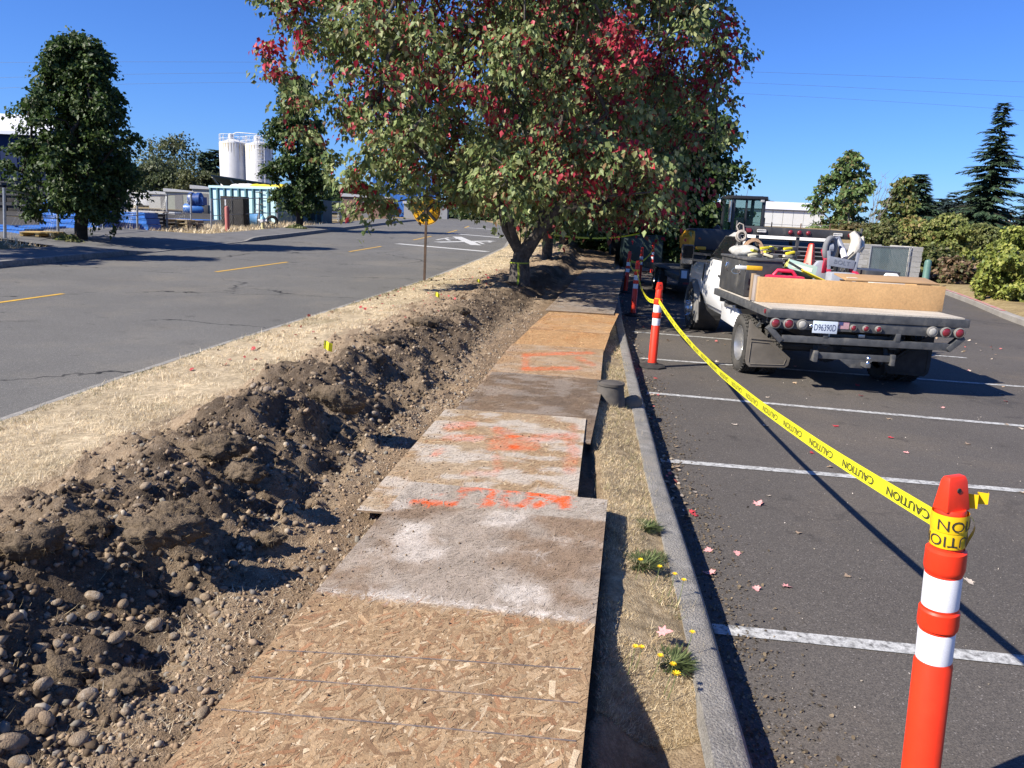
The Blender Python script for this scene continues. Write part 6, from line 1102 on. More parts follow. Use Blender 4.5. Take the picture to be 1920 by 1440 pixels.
for y in (-.5, .6): b = MB(); b.add([(xa + .09, y, cz0 + .5), (xb - .09, y, cz0 + .5), (xb - .09, y, cz1 - .07), (xa + .09, y, cz1 - .07)], [(0, 1, 2, 3)]); b.build('cab_window', cg, t)
for x in (xa + .05, xb - .05): b = MB(); b.add([(x, -.45, cz0 + .5), (x, .55, cz0 + .5), (x, .55, cz1 - .07), (x, -.45, cz1 - .07)], [(0, 1, 2, 3)]); b.build('cab_window', cg, t)
b = MB(); b.box((xa + .48, -.05, cz0 + .62), (.42, .14, .55)); b.box((xa + .48, .15, cz0 + .45), (.44, .44, .12)); b.build('seat', fr_, t, bevel=.05); b = MB(); b.box((xb - .12, -.56, cz1 - .1), (.11, .06, .1)); b.build('work_light', M('lamp_glass', (.6, .6, .58), rough=.2), t, bevel=.01)
b = MB(); b.tube([(xa - .06, -.55, cz0 + .75), (xa - .06, -.55, cz1 - .15)], .045, 10); b.build('exhaust', alu, t, smooth=50); b = MB(); b.tube([((xa + xb) / 2 + .1, .2, cz1), ((xa + xb) / 2 + .14, .2, cz1 + .3)], .006, 4); b.build('antenna', blk, t)
b = MB(); b.tube([(xb + .06, -.4, cz0 + .1), (xb + .05, -.4, cz1 - .6), (xb - .02, -.4, cz1 - .55)], .014, 6); b.build('grab_rail', blk, t)
b = MB(); b.tube([(xa + .3, .7, .8), (xa + .2, 1.8, 1.25), (xa + .2, 2.8, .9), (xa + .2, 3.2, .2)], [.13, .13, .1, .08], 4); b.build('boom', dkblue, t)

# ================================================================ end of the lot: dark cabinet, bin, wall enclosure, white building
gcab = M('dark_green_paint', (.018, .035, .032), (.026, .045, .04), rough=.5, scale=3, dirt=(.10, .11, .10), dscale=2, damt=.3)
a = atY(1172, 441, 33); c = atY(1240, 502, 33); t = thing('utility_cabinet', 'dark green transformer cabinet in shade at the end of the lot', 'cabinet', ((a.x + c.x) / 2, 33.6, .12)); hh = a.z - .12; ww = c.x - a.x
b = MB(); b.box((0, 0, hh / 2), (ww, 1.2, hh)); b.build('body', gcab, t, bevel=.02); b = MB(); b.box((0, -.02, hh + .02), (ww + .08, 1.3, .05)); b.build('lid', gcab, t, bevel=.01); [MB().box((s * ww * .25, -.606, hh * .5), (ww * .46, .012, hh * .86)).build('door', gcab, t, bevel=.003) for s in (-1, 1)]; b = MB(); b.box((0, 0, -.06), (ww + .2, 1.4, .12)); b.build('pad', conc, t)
b = MB(); b.box((0, -.622, hh * .55), (.03, .02, .16)); b.build('handle', dksteel, t)
a = atY(1147, 424, 36); c = atY(1172, 470, 36); t = thing('waste_bin', 'tall black bin left of the dark green cabinet', 'bin', ((a.x + c.x) / 2, 36, .3)); b = MB(); w0 = c.x - a.x; b.prism([(-w0 / 2, 0), (w0 / 2, 0), (w0 / 2 + .05, a.z - .35), (-w0 / 2 - .05, a.z - .35)], .8, Matrix(((1, 0, 0, 0), (0, 0, 1, -.4), (0, 1, 0, 0), (0, 0, 0, 1)))); b.build('body', rubber, t, bevel=.02); b = MB(); b.box((0, 0, a.z - .32), (w0 + .16, .95, .05)); b.build('lid', rubber, t, bevel=.01)
# block wall enclosure
bw = thing('block_wall', 'grey concrete block enclosure wall left of the chain link gate', 'wall', (14.75, 31.2, -.12)); bm_ = [M('block_grey_%d' % i, c_, tuple(k * .85 for k in c_), rough=.92, scale=12, fine=.3, fscale=60) for i, c_ in enumerate([(.46, .45, .42), (.41, .40, .375), (.52, .505, .47)])]
blk_me = {}
def block(x, y, z, l, d, h, par):
    key = (round(l, 2), round(d, 2), random.randrange(3))
    if key not in blk_me: b = MB(); b.box((0, 0, 0), (l, d, h)); o = b.build('block', bm_[key[2]], par, bevel=.008, seg=1); blk_me[key] = o.data
    else: o = bpy.data.objects.new('block', blk_me[key]); link(o, par)
    o.location = (x, y, z)
gl, gr = 13.95 - 14.75, 15.6 - 14.75
for r_ in range(8):
    z = .1 + .2 * r_ + .02
    for k in range(4): block(gl - .2 - .4 * k - (.2 if r_ % 2 else 0), 0, z, .39, .19, .19, bw)
    block(gr + .25 + (.02 if r_ % 2 else 0), 0, z, .44, .19, .19, bw)
    for k in range(5): block(gr + .38, .32 + .4 * k + (.2 if r_ % 2 else 0), z, .19, .39, .19, bw)
for r_ in range(8):
    for k in range(5): block(gl - .3 + .4 * k, 2.2, .12 + .2 * r_, .39, .19, .19, bw)
galv = M('galvanised', (.42, .43, .44), (.34, .35, .36), rough=.45, metal=.6, scale=10)
gt = thing('chain_link_gate', 'chain link gate with green privacy slats in the block enclosure', 'gate', (14.75, 31.08, -.12)); b = MB(); [b.cyl((x, 0, .05), (x, 0, 1.62), .025, n=8) for x in (gl + .06, gr - .02)]; [b.cyl((gl + .06, 0, z), (gr - .02, 0, z), .02, n=8) for z in (.12, 1.58)]; b.build('gate_frame', galv, gt)
sl_m = M('green_slat', (.11, .18, .18), (.15, .23, .23), rough=.6, scale=5)
for k in range(26): x = gl + .1 + (gr - gl - .18) * (k + .5) / 26; b = MB(); b.box((x, .02, .86), ((gr - gl - .18) / 26 * .86, .006, 1.40)); b.build('slat', sl_m, gt)
wr = MB(); n = 22
for k in range(-n, n):
    for s in (-1, 1):
        x0_ = gl + .06 + (gr - gl - .08) * k / n; pts = []
        for q in (0, 1):
            pts.append((x0_ + (1.46 * q if s > 0 else 1.46 * (1 - q)), -.012, .12 + 1.46 * q))
        (xA, _, zA), (xB, _, zB) = pts; lo_, hi_ = gl + .06, gr - .02
        def clip(xA, zA, xB, zB):
            t0, t1 = 0., 1.; dx = xB - xA
            for lim, sg in ((lo_, 1), (hi_, -1)):
                fA, fB = (xA - lim) * sg, (xB - lim) * sg
                if fA < 0 and fB < 0: return None
                if fA < 0: t0 = max(t0, fA / (fA - fB))
                if fB < 0: t1 = min(t1, fA / (fA - fB))
            return (t0, t1) if t1 > t0 else None
        r_ = clip(xA, zA, xB, zB)
        if r_: wr.bar((xA + (xB - xA) * r_[0], -.012, zA + (zB - zA) * r_[0]), (xA + (xB - xA) * r_[1], -.012, zA + (zB - zA) * r_[1]), .005, .005)
tag(wr.build('wire_mesh', galv, gt), kind='stuff')
p = atY(1739, 500, 30); t = thing('utility_post', 'short round green utility post at the wall corner', 'post', (p.x, 30, -.1)); b = MB(); b.lathe([(.14, 0), (.13, .02), (.125, 1.05), (.10, 1.13), (.03, 1.16)], 14); b.build('body', M('post_green', (.10, .20, .17), (.08, .16, .14), rough=.5), t, smooth=40); b = MB(); b.lathe([(.2, -.05), (.2, .02)], 14); b.build('base', conc, t)
# white warehouse
wb = thing('warehouse', 'long low white panelled building behind the excavator', 'building', (28, 82, .6)); wp = M('white_panel', (.74, .74, .71), (.70, .70, .67), rough=.6, scale=1)
x0 = atY(1424, 410, 82).x - 28 - 3; x1 = atY(1545, 410, 82).x - 28; h = atY(1470, 393, 82).z - .6; n = 9
for k in range(n): w_ = (x1 - x0) / n; b = MB(); b.box((x0 + w_ * (k + .5), 0, h / 2), (w_ - .05, .2, h)); b.build('wall_panel', wp, wb)
b = MB(); b.box(((x0 + x1) / 2, 4, h / 2 - .05), (x1 - x0, 7.9, h - .1)); b.build('wall', M('grey_wall', (.5, .5, .48), rough=.7), wb); b = MB(); b.add([(x0 - .2, -.3, h), (x1 + .2, -.3, h), (x1 + .2, 4, h + .9), (x0 - .2, 4, h + .9), (x0 - .2, 8.3, h), (x1 + .2, 8.3, h)], [(0, 1, 2, 3), (3, 2, 5, 4), (0, 3, 4), (1, 5, 2)]); b.build('roof', M('pale_roof', (.66, .66, .68), rough=.5), wb); b = MB(); b.box(((x0 + x1) / 2, -.16, h - .06), (x1 - x0, .08, .12)); b.build('gutter', M('gutter_grey', (.35, .35, .36), rough=.5), wb)
# power pole and wires
p = atY(1890, 420, 95); t = thing('power_pole', 'pale wooden power pole between the tall conifer and the shrub', 'pole', (p.x, 95, 0)); b = MB(); b.tube([(0, 0, 0), (.15, 0, atY(1897, 398, 95).z)], [.16, .12], 8); b.build('pole', M('pole_wood', (.4, .34, .27), rough=.9), t); b = MB(); b.box((.15, 0, atY(1897, 400, 95).z), (1.6, .1, .1)); b.build('crossarm', MATS['pole_wood'], t)
wm = M('wire_dark', (.10, .11, .13), rough=.5)
for i, (pts, lab) in enumerate([([(-60, 118), (900, 122), (2000, 157)], 'topmost overhead power line crossing the sky'), ([(-60, 148), (900, 140), (2000, 187)], 'second overhead power line crossing the sky'), ([(-60, 168), (900, 158), (2000, 213)], 'lowest overhead power line crossing the sky')]):
    q = [atY(x, y, 90 + 4 * i) for x, y in pts]; b = MB(); b.tube([q[0] * ((1 - u) * (1 - 2 * u)) + q[1] * (4 * u * (1 - u)) + q[2] * (u * (2 * u - 1)) for u in np.linspace(0, 1, 40)], .012, 5); tag(b.build('power_line', wm), lab, 'power line', 'overhead power lines')
# wire fence and slope beyond the maples
t = thing('wire_fence', 'thin wire fence on the dry slope beyond the maples', 'fence', (0, 0, 0))
for k in range(9):
    x = 4 + 1.5 * k; z = lz0(x, 40.5); b = MB(); b.cyl((x, 40.5, z - .2), (x, 40.5, z + 1.5), .03, n=6); b.build('post', M('rust_post', (.16, .09, .06), rough=.9), t)
for z_ in (.4, .9, 1.4): b = MB(); b.tube([(4 + 1.5 * k, 40.5, lz0(4 + 1.5 * k, 40.5) + z_) for k in range(9)], .01, 4); b.build('wire', galv, t)
tape_run('caution tape tied between the maple trunks and the dark cabinet', (1.15, 25.0, 1.5), (5.1, 33.0, 1.55), .15, 20, text=False)

# ================================================================ yard across the road
zy = 1.05
steel_b = M('blue_steel', (.035, .16, .52), (.03, .13, .44), rough=.45, scale=3, dirt=(.08, .14, .3), dscale=3, damt=.25); navy = M('navy_cladding', (.016, .028, .075), (.02, .034, .09), rough=.85, spec=.15, scale=2)
yb = thing('warehouse', 'dark navy clad building with a white roof at the left edge', 'building', (0, 0, 0)); Y0 = 58
xL = atY(-420, 300, Y0).x; xR = atY(84, 300, Y0).x; zt = atY(15, 246, Y0).z; n = 30
for k in range(n): w_ = (xR - xL) / n; b = MB(); b.box((xL + w_ * (k + .5), Y0 + (.05 if k % 2 else 0), (zt + zy + 2.2) / 2), (w_ - .01, .2, zt - zy - 2.2)); b.build('cladding_panel', navy, yb)
b = MB(); b.box(((xL + xR) / 2, Y0 + 6, zy + (zt - zy) / 2 - .1), (xR - xL - .2, 11.6, zt - zy - .2)); b.build('wall', M('shade_wall', (.05, .05, .055), rough=.8), yb); b = MB(); b.box(((xL + xR) / 2 - 6, Y0 - .05, zy + 1.1), (xR - xL - 12, .2, 2.2)); b.build('base_wall', M('pale_base', (.30, .33, .40), rough=.7), yb)
b = MB(); b.add([(xL, Y0 - .6, zt), (xR + .5, Y0 - .6, zt), (xR + .5, Y0 + 6, zt + 1.8), (xL, Y0 + 6, zt + 1.8), (xR + .5, Y0 + 12, zt), (xL, Y0 + 12, zt), (xL, Y0 - .6, zt - .25), (xR + .5, Y0 - .6, zt - .25)], [(0, 1, 2, 3), (3, 2, 4, 5), (6, 7, 1, 0), (1, 4, 2)]); b.build('roof', M('white_roof', (.72, .73, .76), (.66, .67, .7), rough=.5, scale=1), yb)
zy = float(yard_z(50))
for i, (x, w_, h_) in enumerate([(20, 46, 1.9), (60, 30, 1.6), (95, 40, 2.0)]):
    p = atY(x, 395, 50); t = thing('storage_rack', ['black covered rack at the far left of the yard', 'low black rack in the yard shade beside the far left rack', 'dark rack behind the blue steel and the street tree'][i], 'rack', (p.x, 50, zy)); ww = w_ * 50 / FPX; b = MB(); [b.bar((s * ww / 2, d, 0), (s * ww / 2, d, h_), .08, .08) for s in (-1, 1) for d in (-.5, .5)]; b.each('upright', blk, t); b = MB(); [b.box((0, 0, h_ * f), (ww, 1.1, .08)) for f in (.33, .66, 1.)]; b.each('shelf', blk, t); b = MB(); [b.box((ww * (-.25 + .5 * k), 0, h_ * f + .25), (ww * .4, .8, .42)) for k in (0, 1) for f in (.0, .33, .66)]; b.each('load', rubber, t, bevel=.03)
# silos
zy = 1.2
silo_w = M('silo_white', (.60, .60, .60), (.54, .54, .53), rough=.5, scale=1.2, dirt=(.42, .36, .22), dscale=.8, damt=.2); railw = M('rail_white', (.72, .72, .72), rough=.5)
def silo(xl, xr, ytop, label, ladder):
    Y = 112; a_ = atY(xl, ytop, Y); c_ = atY(xr, ytop, Y); r = (c_.x - a_.x) / 2; cx = (a_.x + c_.x) / 2; H_ = a_.z - zy; t = thing('silo', label, 'silo', (cx, Y, zy), 0, 'white silos')
    b = MB(); b.lathe([(r, 0), (r, H_), (r * .97, H_ + .1), (r * .3, H_ + .55), (.01, H_ + .6)], 40); b.build('body', silo_w, t, smooth=30); b = MB()
    for k in range(16): a = k * math.pi / 8; b.cyl((r * .97 * math.cos(a), r * .97 * math.sin(a), H_), (r * .97 * math.cos(a), r * .97 * math.sin(a), H_ + 1.1), .035, n=5)
    for z in (.55, 1.1): b.tube([(r * .97 * math.cos(a), r * .97 * math.sin(a), H_ + z) for a in np.linspace(0, 6.28, 25)[:-1]], .035, 5, closed=True)
    b.build('railing', railw, t); b = MB(); b.lathe([(.35, H_ + .3), (.35, H_ + 1.2), (.2, H_ + 1.3)], 12, (-.2, -.4, 0)); b.build('vent', railw, t)
    rs = MB()
    for k in range(14): a = -2.6 + .2 * k; ln = random.uniform(.5, 2.6); w_ = random.uniform(.03, .09); rs.add([((r + .012) * math.cos(a + d), (r + .012) * math.sin(a + d), z) for d, z in ((-w_, H_ - .02), (w_, H_ - .02), (w_ * .3, H_ - ln), (-w_ * .3, H_ - ln))], [(0, 1, 2, 3)])
    rs.build('rust_streak', M('rust_streak', (.45, .38, .24), (.6, .56, .46), rough=.8, scale=2), t)
    if ladder:
        a = -1.15; q = lambda o_, z: ((r + .25) * math.cos(a) + o_ * .45 * -math.sin(a) * -1, (r + .25) * math.sin(a) + o_ * .45 * math.cos(a) * -1, z); b = MB(); [b.cyl(q(o_, .5), q(o_, H_ + 1.3), .06, n=5) for o_ in (-1, 1)]; [b.cyl(q(-1, z), q(1, z), .04, n=5) for z in np.arange(.8, H_ + 1, .45)]; b.build('ladder', railw, t)
        b = MB()
        for z in np.arange(2.5, H_ + 1.5, 1.5): b.tube([(q(0, z)[0] + .55 * math.cos(u) * -math.sin(a), q(0, z)[1] - .8 * math.sin(u), z) for u in np.linspace(0, math.pi, 9)], .04, 4)
        b.build('ladder_cage', railw, t)
    return cx, r, zy + H_
s1 = silo(412, 463, 268, 'white silo with rust streaks, left of the pair', False); s2 = silo(460, 511, 272, 'white silo with a caged ladder, right of the pair', True)
t = thing('fill_pipe', 'white arched fill pipe over the two silos', 'pipe', (0, 0, 0)); b = MB(); P_ = [atY(x, y, 111.5) for x, y in ((436, 262), (437, 251), (444, 248.5), (470, 250.5), (486, 252), (484, 262))]; b.tube(P_, .07, 6); P_ = [atY(x, y, 111) for x, y in ((485, 270), (486, 256), (493, 254), (508, 256), (509, 300), (508, 335))]; b.tube(P_, .07, 6); b.build('pipe', railw, t, smooth=60)
# lean-to canopy
t = thing('canopy', 'dark green sloped canopy roof behind the pale blue container', 'canopy', (0, 0, 0)); cgm = M('canopy_green', (.06, .09, .075), (.045, .07, .06), rough=.6, scale=2); A_, B_, C_, D_ = atY(394, 328, 66), atY(560, 349, 74), atY(575, 362, 80), atY(402, 352, 72)
A_ = atY(395, 327, 64); B_ = atY(545, 350, 76); up = Vector((-.5, 8, -1.6)); b = MB(); b.add([A_, B_, B_ + up, A_ + up] + [v - Vector((0, 0, .12)) for v in (A_, B_, B_ + up, A_ + up)], [(0, 1, 2, 3), (7, 6, 5, 4), (0, 4, 5, 1), (1, 5, 6, 2), (2, 6, 7, 3), (3, 7, 4, 0)]); b.build('roof', cgm, t); b = MB()
for f in np.linspace(0, 1, 6): q = A_.lerp(B_, f); b.bar(q + up - Vector((0, 0, .1)), Vector(((q + up).x, (q + up).y, zy)), .15, .15); b.bar(q + Vector((0, .3, -.2)), q + up * .9 - Vector((0, 0, 1.3)), .1, .1)
b.each('strut', M('canopy_frame', (.4, .4, .33), rough=.6), t)
b = MB(); b.box(((A_.x + B_.x) / 2, A_.y + 11, zy + 1.5), (B_.x - A_.x, .2, 3.0)); b.build('back_wall', M('dark_back', (.03, .035, .03), rough=.8), t)
# pale blue open container
ca = M('pale_blue_paint', (.42, .60, .62), (.37, .54, .57), rough=.55, scale=2, dirt=(.5, .6, .6), dscale=2, damt=.2); cd = M('teal_edge_and_shade', (.05, .13, .15), (.07, .16, .18), rough=.6, scale=3)
P0 = atY(398, 425, 50); P1 = atY(521, 418, 47); P0.z = P1.z = float(yard_z(47)) - .15; zy = P0.z; dv = (P1 - P0); LN_ = dv.length; rzc = math.atan2(dv.y, dv.x); t = thing('container', 'pale blue open top container with ribbed side in the yard', 'container', P0, rzc); HC = atY(398, 350, 50).z - zy
b = MB(); b.box((LN_ / 2, .03, HC / 2 + .1), (LN_, .06, HC - .2)); b.box((LN_ / 2, 2.4, HC / 2 + .1), (LN_, .06, HC - .2)); b.box((.03, 1.2, HC / 2 + .1), (.06, 2.3, HC - .2)); b.build('side_wall', ca, t); b = MB(); b.box((LN_ - .02, 1.2, HC / 2 + .1), (.1, 2.4, HC - .2)); b.build('end_wall', cd, t); b = MB(); b.box((LN_ / 2, 1.2, .15), (LN_, 2.4, .1)); b.build('floor', cd, t)  # end wall of the pale container darkened, its shade put into the colour
for k in range(10): b = MB(); b.box((.06 + (LN_ - .12) * k / 9, -.05, HC / 2 + .1), (.14, .12, HC - .2)); b.build('rib', cd, t)
b = MB(); b.box((LN_ / 2, -.03, HC), (LN_ + .1, .2, .14)); b.build('top_rail', ca, t); b = MB(); [b.cyl((LN_ * .72, -.15, z), (LN_ * .82, -.15, z), .03, n=5) for z in np.arange(.3, HC, .35)]; b.each('ladder_rung', dksteel, t)
for k in range(14):
    V, F = ico(2, k + 3, (1, .8, .55), .2); me = bpy.data.meshes.new('bag'); me.from_pydata([tuple(v * .55) for v in V], [], [tuple(f) for f in F]); me.shade_smooth(); me.materials.append(M('bag_yellow', (.75, .60, .03), (.65, .5, .03), rough=.6) if k > 5 else M('bag_white', (.68, .66, .6), (.55, .53, .5), rough=.7)); o = bpy.data.objects.new('rubbish_bag', me); link(o); o.matrix_world = Matrix.Translation(P0) @ Matrix.Rotation(rzc, 4, 'Z') @ Matrix.Translation((LN_ * (.25 + .055 * k), .7 + .4 * (k % 2), HC - .05)); tag(o, 'yellow rubbish bag heaped over the container rim, ' + ['first', 'second', 'third', 'fourth', 'fifth', 'sixth', 'seventh', 'eighth'][k - 6] + ' from the pale bags' if k > 5 else 'pale rubbish bag heaped over the container rim, ' + ['first', 'second', 'third', 'fourth', 'fifth', 'sixth'][k] + ' from the canopy end', 'bag', 'yellow bags in the container' if k > 5 else 'pale bags in the container')
b = MB(); b.box((LN_ / 2, 1.2, HC / 2), (LN_ - .2, 2.2, HC - .5)); b.build('load', M('rubbish_fill', (.3, .3, .28), rough=.9), t)
# dark container in the tree shade
p0 = atY(524, 415, 50); p1 = atY(606, 415, 50); t = thing('container', 'dark teal ribbed container in the shade behind the second street tree', 'container', (p0.x, 50, float(yard_z(50)) - .1)); hq = atY(530, 372, 50).z - float(yard_z(50)) + .1; lq = p1.x - p0.x
b = MB(); b.box((lq / 2, 1.2, hq / 2 + .05), (lq, 2.4, hq - .1)); b.build('body', M('dark_teal_paint', (.03, .055, .06), (.04, .07, .075), rough=.7, scale=2), t)
for k in range(8): b = MB(); b.box((.06 + (lq - .12) * k / 7, -.05, hq / 2 + .05), (.1, .1, hq - .1)); b.build('rib', cd, t)
# black cabinet, bollard, hydrant, drum
a_ = atY(412, 367, 40); c_ = atY(457, 430, 40); t = thing('steel_cabinet', 'tall black steel cabinet standing before the pale blue container', 'cabinet', ((a_.x + c_.x) / 2, 40.5, .8)); ww = c_.x - a_.x; hh = a_.z - .8; b = MB(); b.box((0, 0, hh / 2), (ww, .9, hh)); b.build('body', rubber, t, bevel=.02); b = MB(); b.box((0, -.46, hh / 2), (.03, .03, hh)); b.build('door_gap', blk, t); b = MB(); b.box((-ww * .28, -.456, hh * .82), (.07, .01, .35)); b.build('label', railw, t); b = MB(); b.tube([(-ww * .2 + .08 * math.cos(u), -.47, hh * .58 + .08 * math.sin(u)) for u in np.linspace(0, 6.28, 15)[:-1]], .028, 6, closed=True); b.build('seal', railw, t)
p = atY(427, 438, 36); t = thing('bollard', 'faded red pipe bollard before the black cabinet', 'bollard', (p.x, 36, p.z)); b = MB(); b.lathe([(.10, -.1), (.10, 1.15), (.07, 1.22), (.01, 1.24)], 14); b.build('pipe', M('faded_red', (.42, .10, .09), (.36, .13, .11), rough=.7, scale=5), t, smooth=40)
p = atY(493, 431, 39); t = thing('fire_hydrant', 'white and yellow fire hydrant with a pale blue cap', 'hydrant', (p.x, 39, p.z)); b = MB(); b.lathe([(.13, 0), (.13, .05), (.085, .07), (.085, .36)], 14); b.build('barrel', M('hydrant_yellow', (.55, .5, .26), rough=.5), t, smooth=40); b = MB(); b.lathe([(.12, .36), (.13, .40), (.12, .52)], 14); b.cyl((-.22, 0, .45), (.22, 0, .45), .065); b.cyl((0, -.2, .45), (0, 0, .45), .08); b.build('outlet', railw, t, smooth=40); b = MB(); b.lathe([(.13, .52), (.11, .6), (.06, .66), (.03, .68), (.03, .73)], 14); b.build('bonnet', M('hydrant_blue', (.2, .42, .46), rough=.5), t, smooth=40)
zy = float(yard_z(43))
p = atY(472, 418, 43); t = thing('drum', 'pale blue drum lying on its side by the container', 'drum', (p.x, 43, zy)); b = MB(); b.lathe([(.32, -.62), (.35, -.6), (.35, -.2), (.365, -.18), (.35, -.16), (.35, .4), (.33, .42), (.33, .6), (.30, .62)], 22, (0, 0, .36), 'x'); b.build('body', M('drum_blue', (.12, .30, .55), (.1, .26, .48), rough=.45), t, smooth=40); b = MB(); b.lathe([(.352, .42), (.352, .47)], 22, (0, 0, .36), 'x'); b.build('band', blk, t)
p = atY(510, 418, 44); t = thing('tyre_pile', 'black tyre leaning by the container end', 'tyre', (p.x, 44, zy)); b = MB(); b.tube([(.24 * math.cos(u), .1 * math.cos(u), .33 + .24 * math.sin(u)) for u in np.linspace(0, 6.28, 21)[:-1]], .09, 8, closed=True); b.build('body', rubber, t, smooth=60)
# chain link fence of the yard
t = thing('chain_link_fence', 'chain link fence with leaning steel posts along the yard', 'fence', (0, 0, 0)); fp = [(8, 352, 446, 23.5), (108, 372, 441, 27), (193, 372, 437, 30), (257, 368, 433, 32.5), (313, 364, 431, 35), (358, 362, 431, 36.5)]; fp2 = [(396, 372, 431, 36.8), (486, 370, 424, 42), (520, 372, 421, 45), (556, 374, 420, 48), (592, 376, 418, 51), (640, 378, 415, 55)]
for grp in (fp, fp2):
    q = [(atY(x, yt, Y), atY(x, yb_, Y)) for x, yt, yb_, Y in grp]
    for (a_, c_) in q: b = MB(); b.cyl(c_ - Vector((0, 0, .3)), a_, .045, n=8); b.build('post', galv, t)
    b = MB(); b.tube([a_ - Vector((0, 0, .04)) for a_, c_ in q], .025, 6); b.build('top_rail', galv, t); b = MB(); b.tube([a_.lerp(c_, .55) for a_, c_ in q], .018, 5); b.build('mid_rail', galv, t)
    m_ = MB()
    for (a0_, c0_), (a1_, c1_) in zip(q, q[1:]):
        n = int((c1_ - c0_).length / .22)
        for k in range(n):
            u0, u1 = k / n, min((k + 7) / n, 1); m_.bar(c0_.lerp(c1_, u0), a0_.lerp(a1_, u1), .002, .002); m_.bar(a0_.lerp(a1_, u0), c0_.lerp(c1_, u1), .002, .002)
    tag(m_.build('wire_mesh', galv, t), kind='stuff')
b = MB(); b.cyl(atY(200, 436, 33.3), atY(192, 385, 33.5), .04, n=6); b.build('brace', galv, t)
# blue steel beams
rr = random.Random(9); kx = 0
def beam(label, a, L_, rz_, h=.30, w=.16, group='stacked blue steel beams'):
    t = thing('steel_beam', label, 'beam', a, rz_, group); b = MB(); b.box((L_ / 2, 0, h - .02), (L_, w, .04)); b.box((L_ / 2, 0, .02), (L_, w, .04)); b.box((L_ / 2, 0, h / 2), (L_, w - .05, h - .08)); b.build('profile', steel_b, t)
for r_ in range(5):
    for c_ in range(2):
        p = atY(92 + 6 * (r_ % 2) + 2 * r_, 436, 33 + 1.2 * c_); beam(['bottom', 'second', 'third', 'fourth', 'top'][r_] + ' layer blue steel beam, ' + ['front', 'rear'][c_] + ' row of the tallest stack by the street tree', (p.x, p.y, .82 + .235 * r_), (2.9 if r_ % 2 else 3.2) - .1 * r_, -.32, .22, .9, 'tall stack of blue steel beams')
for r_ in range(3):
    p = atY(206 + 3 * r_, 432, 34); beam(['bottom', 'middle', 'top'][r_] + ' blue steel beam of the low stack under the pale planks', (p.x, p.y, .84 + .24 * r_), 2.4 - .15 * r_, -.30, .22, .8, 'low stack of blue steel beams')
for i, (x, y, Y, L_) in enumerate([(0, 440, 26, 1.6), (20, 432, 28, 1.7), (-60, 428, 28, 2.2), (55, 428, 29, 1.2)]): p = atY(x, y, Y); beam(['first', 'second', 'third', 'fourth'][i] + ' low blue steel beam beside the yellow pallet, counted from the fence', (p.x, Y, .76), L_, .1 * i - .35, .22, .7, 'low blue beams at the far left')
for i, (x, Y) in enumerate([(315, 47), (330, 48), (345, 49)]): p = atY(x, 412, Y); beam(['nearest', 'middle', 'farthest'][i] + ' flat blue steel plate beyond the wooden pallets', (p.x, Y, zy), 2.2, -.25, .16, .9, 'blue plates beyond the lumber')
p = atY(222, 418, 33.8); t = thing('lumber_stack', 'pale planks lying on the low blue beams', 'lumber', (p.x, 33.8, 1.56), .05)
for k in range(3): b = MB(); b.box((1.0, .2 * k - .2, .03), (2.1, .18, .06)); b.build('plank', M('pale_plank', (.62, .56, .46), (.52, .46, .37), rough=.8, scale=4), t)
p = atY(272, 432, 34.5); t = thing('crate', 'black slotted crate at the end of the low blue beams', 'crate', (p.x, 34.5, .85)); b = MB(); [b.box((.38, 0, .1 + .16 * k), (.76, .8, .09)) for k in range(5)]; b.each('slat', rubber, t, bevel=.01); b = MB(); [b.box((x, y, .42), (.07, .07, .84)) for x in (.05, .38, .71) for y in (-.35, .35)]; b.each('post', rubber, t)
for i, (x, y, Y, lab) in enumerate([(318, 430, 35.5, 'pale wooden pallet stack beside the fence gate post'), (335, 431, 36, 'darker wooden pallet next to the pale pallet stack'), (48, 442, 25, 'yellow wood pallet on its feet left of the tree trunk')]):
    p = atY(x, y, Y); t = thing('pallet', lab, 'pallet', (p.x, Y, p.z), .1 * i, 'wooden pallets in the yard'); pm_ = M('pallet_wood_%d' % i, [(.50, .40, .24), (.22, .17, .12), (.60, .42, .16)][i], rough=.85)
    for z in (.0, .16, .32)[: 3 if i < 2 else 1]:
        for k in range(5): b = MB(); b.box((.5, -.4 + .2 * k, z + .13), (1.0, .14, .03)); b.build('board', pm_, t)
        for k in range(3): b = MB(); b.box((.05 + .45 * k, 0, z + .06), (.1, .9, .1)); b.build('bearer', pm_, t)
# blue pump machine, far vehicles and sheds
zy = float(yard_z(62))
p = atY(366, 392, 62); t = thing('pump_unit', 'dark blue pump machine standing on timber in the yard', 'machine', (p.x, 62, zy)); pb = M('pump_blue', (.02, .07, .24), (.02, .055, .19), rough=.4, scale=3); b = MB(); b.lathe([(.4, -.8), (.42, -.75), (.42, .7), (.36, .8)], 18, (0, 0, .55), 'x'); b.build('tank', M('pump_tank', (.03, .14, .42), rough=.4), t, smooth=40); b = MB(); b.lathe([(.5, -.5), (.55, -.4), (.55, -.2), (.48, -.15), (.48, .1), (.55, .15), (.55, .4), (.4, .5)], 18, (.1, 0, 1.3), 'x'); b.box((.55, 0, 1.2), (.5, .8, .6)); b.build('motor', pb, t, smooth=40); b = MB(); [b.box((0, y, .08), (2.4, .15, .16)) for y in (-.4, .4)]; b.each('skid', M('skid_timber', (.35, .26, .16), rough=.9), t)
b = MB(); b.box((.9, 0, .5), (.5, .7, .8)); b.build('gearbox', blk, t, bevel=.03)
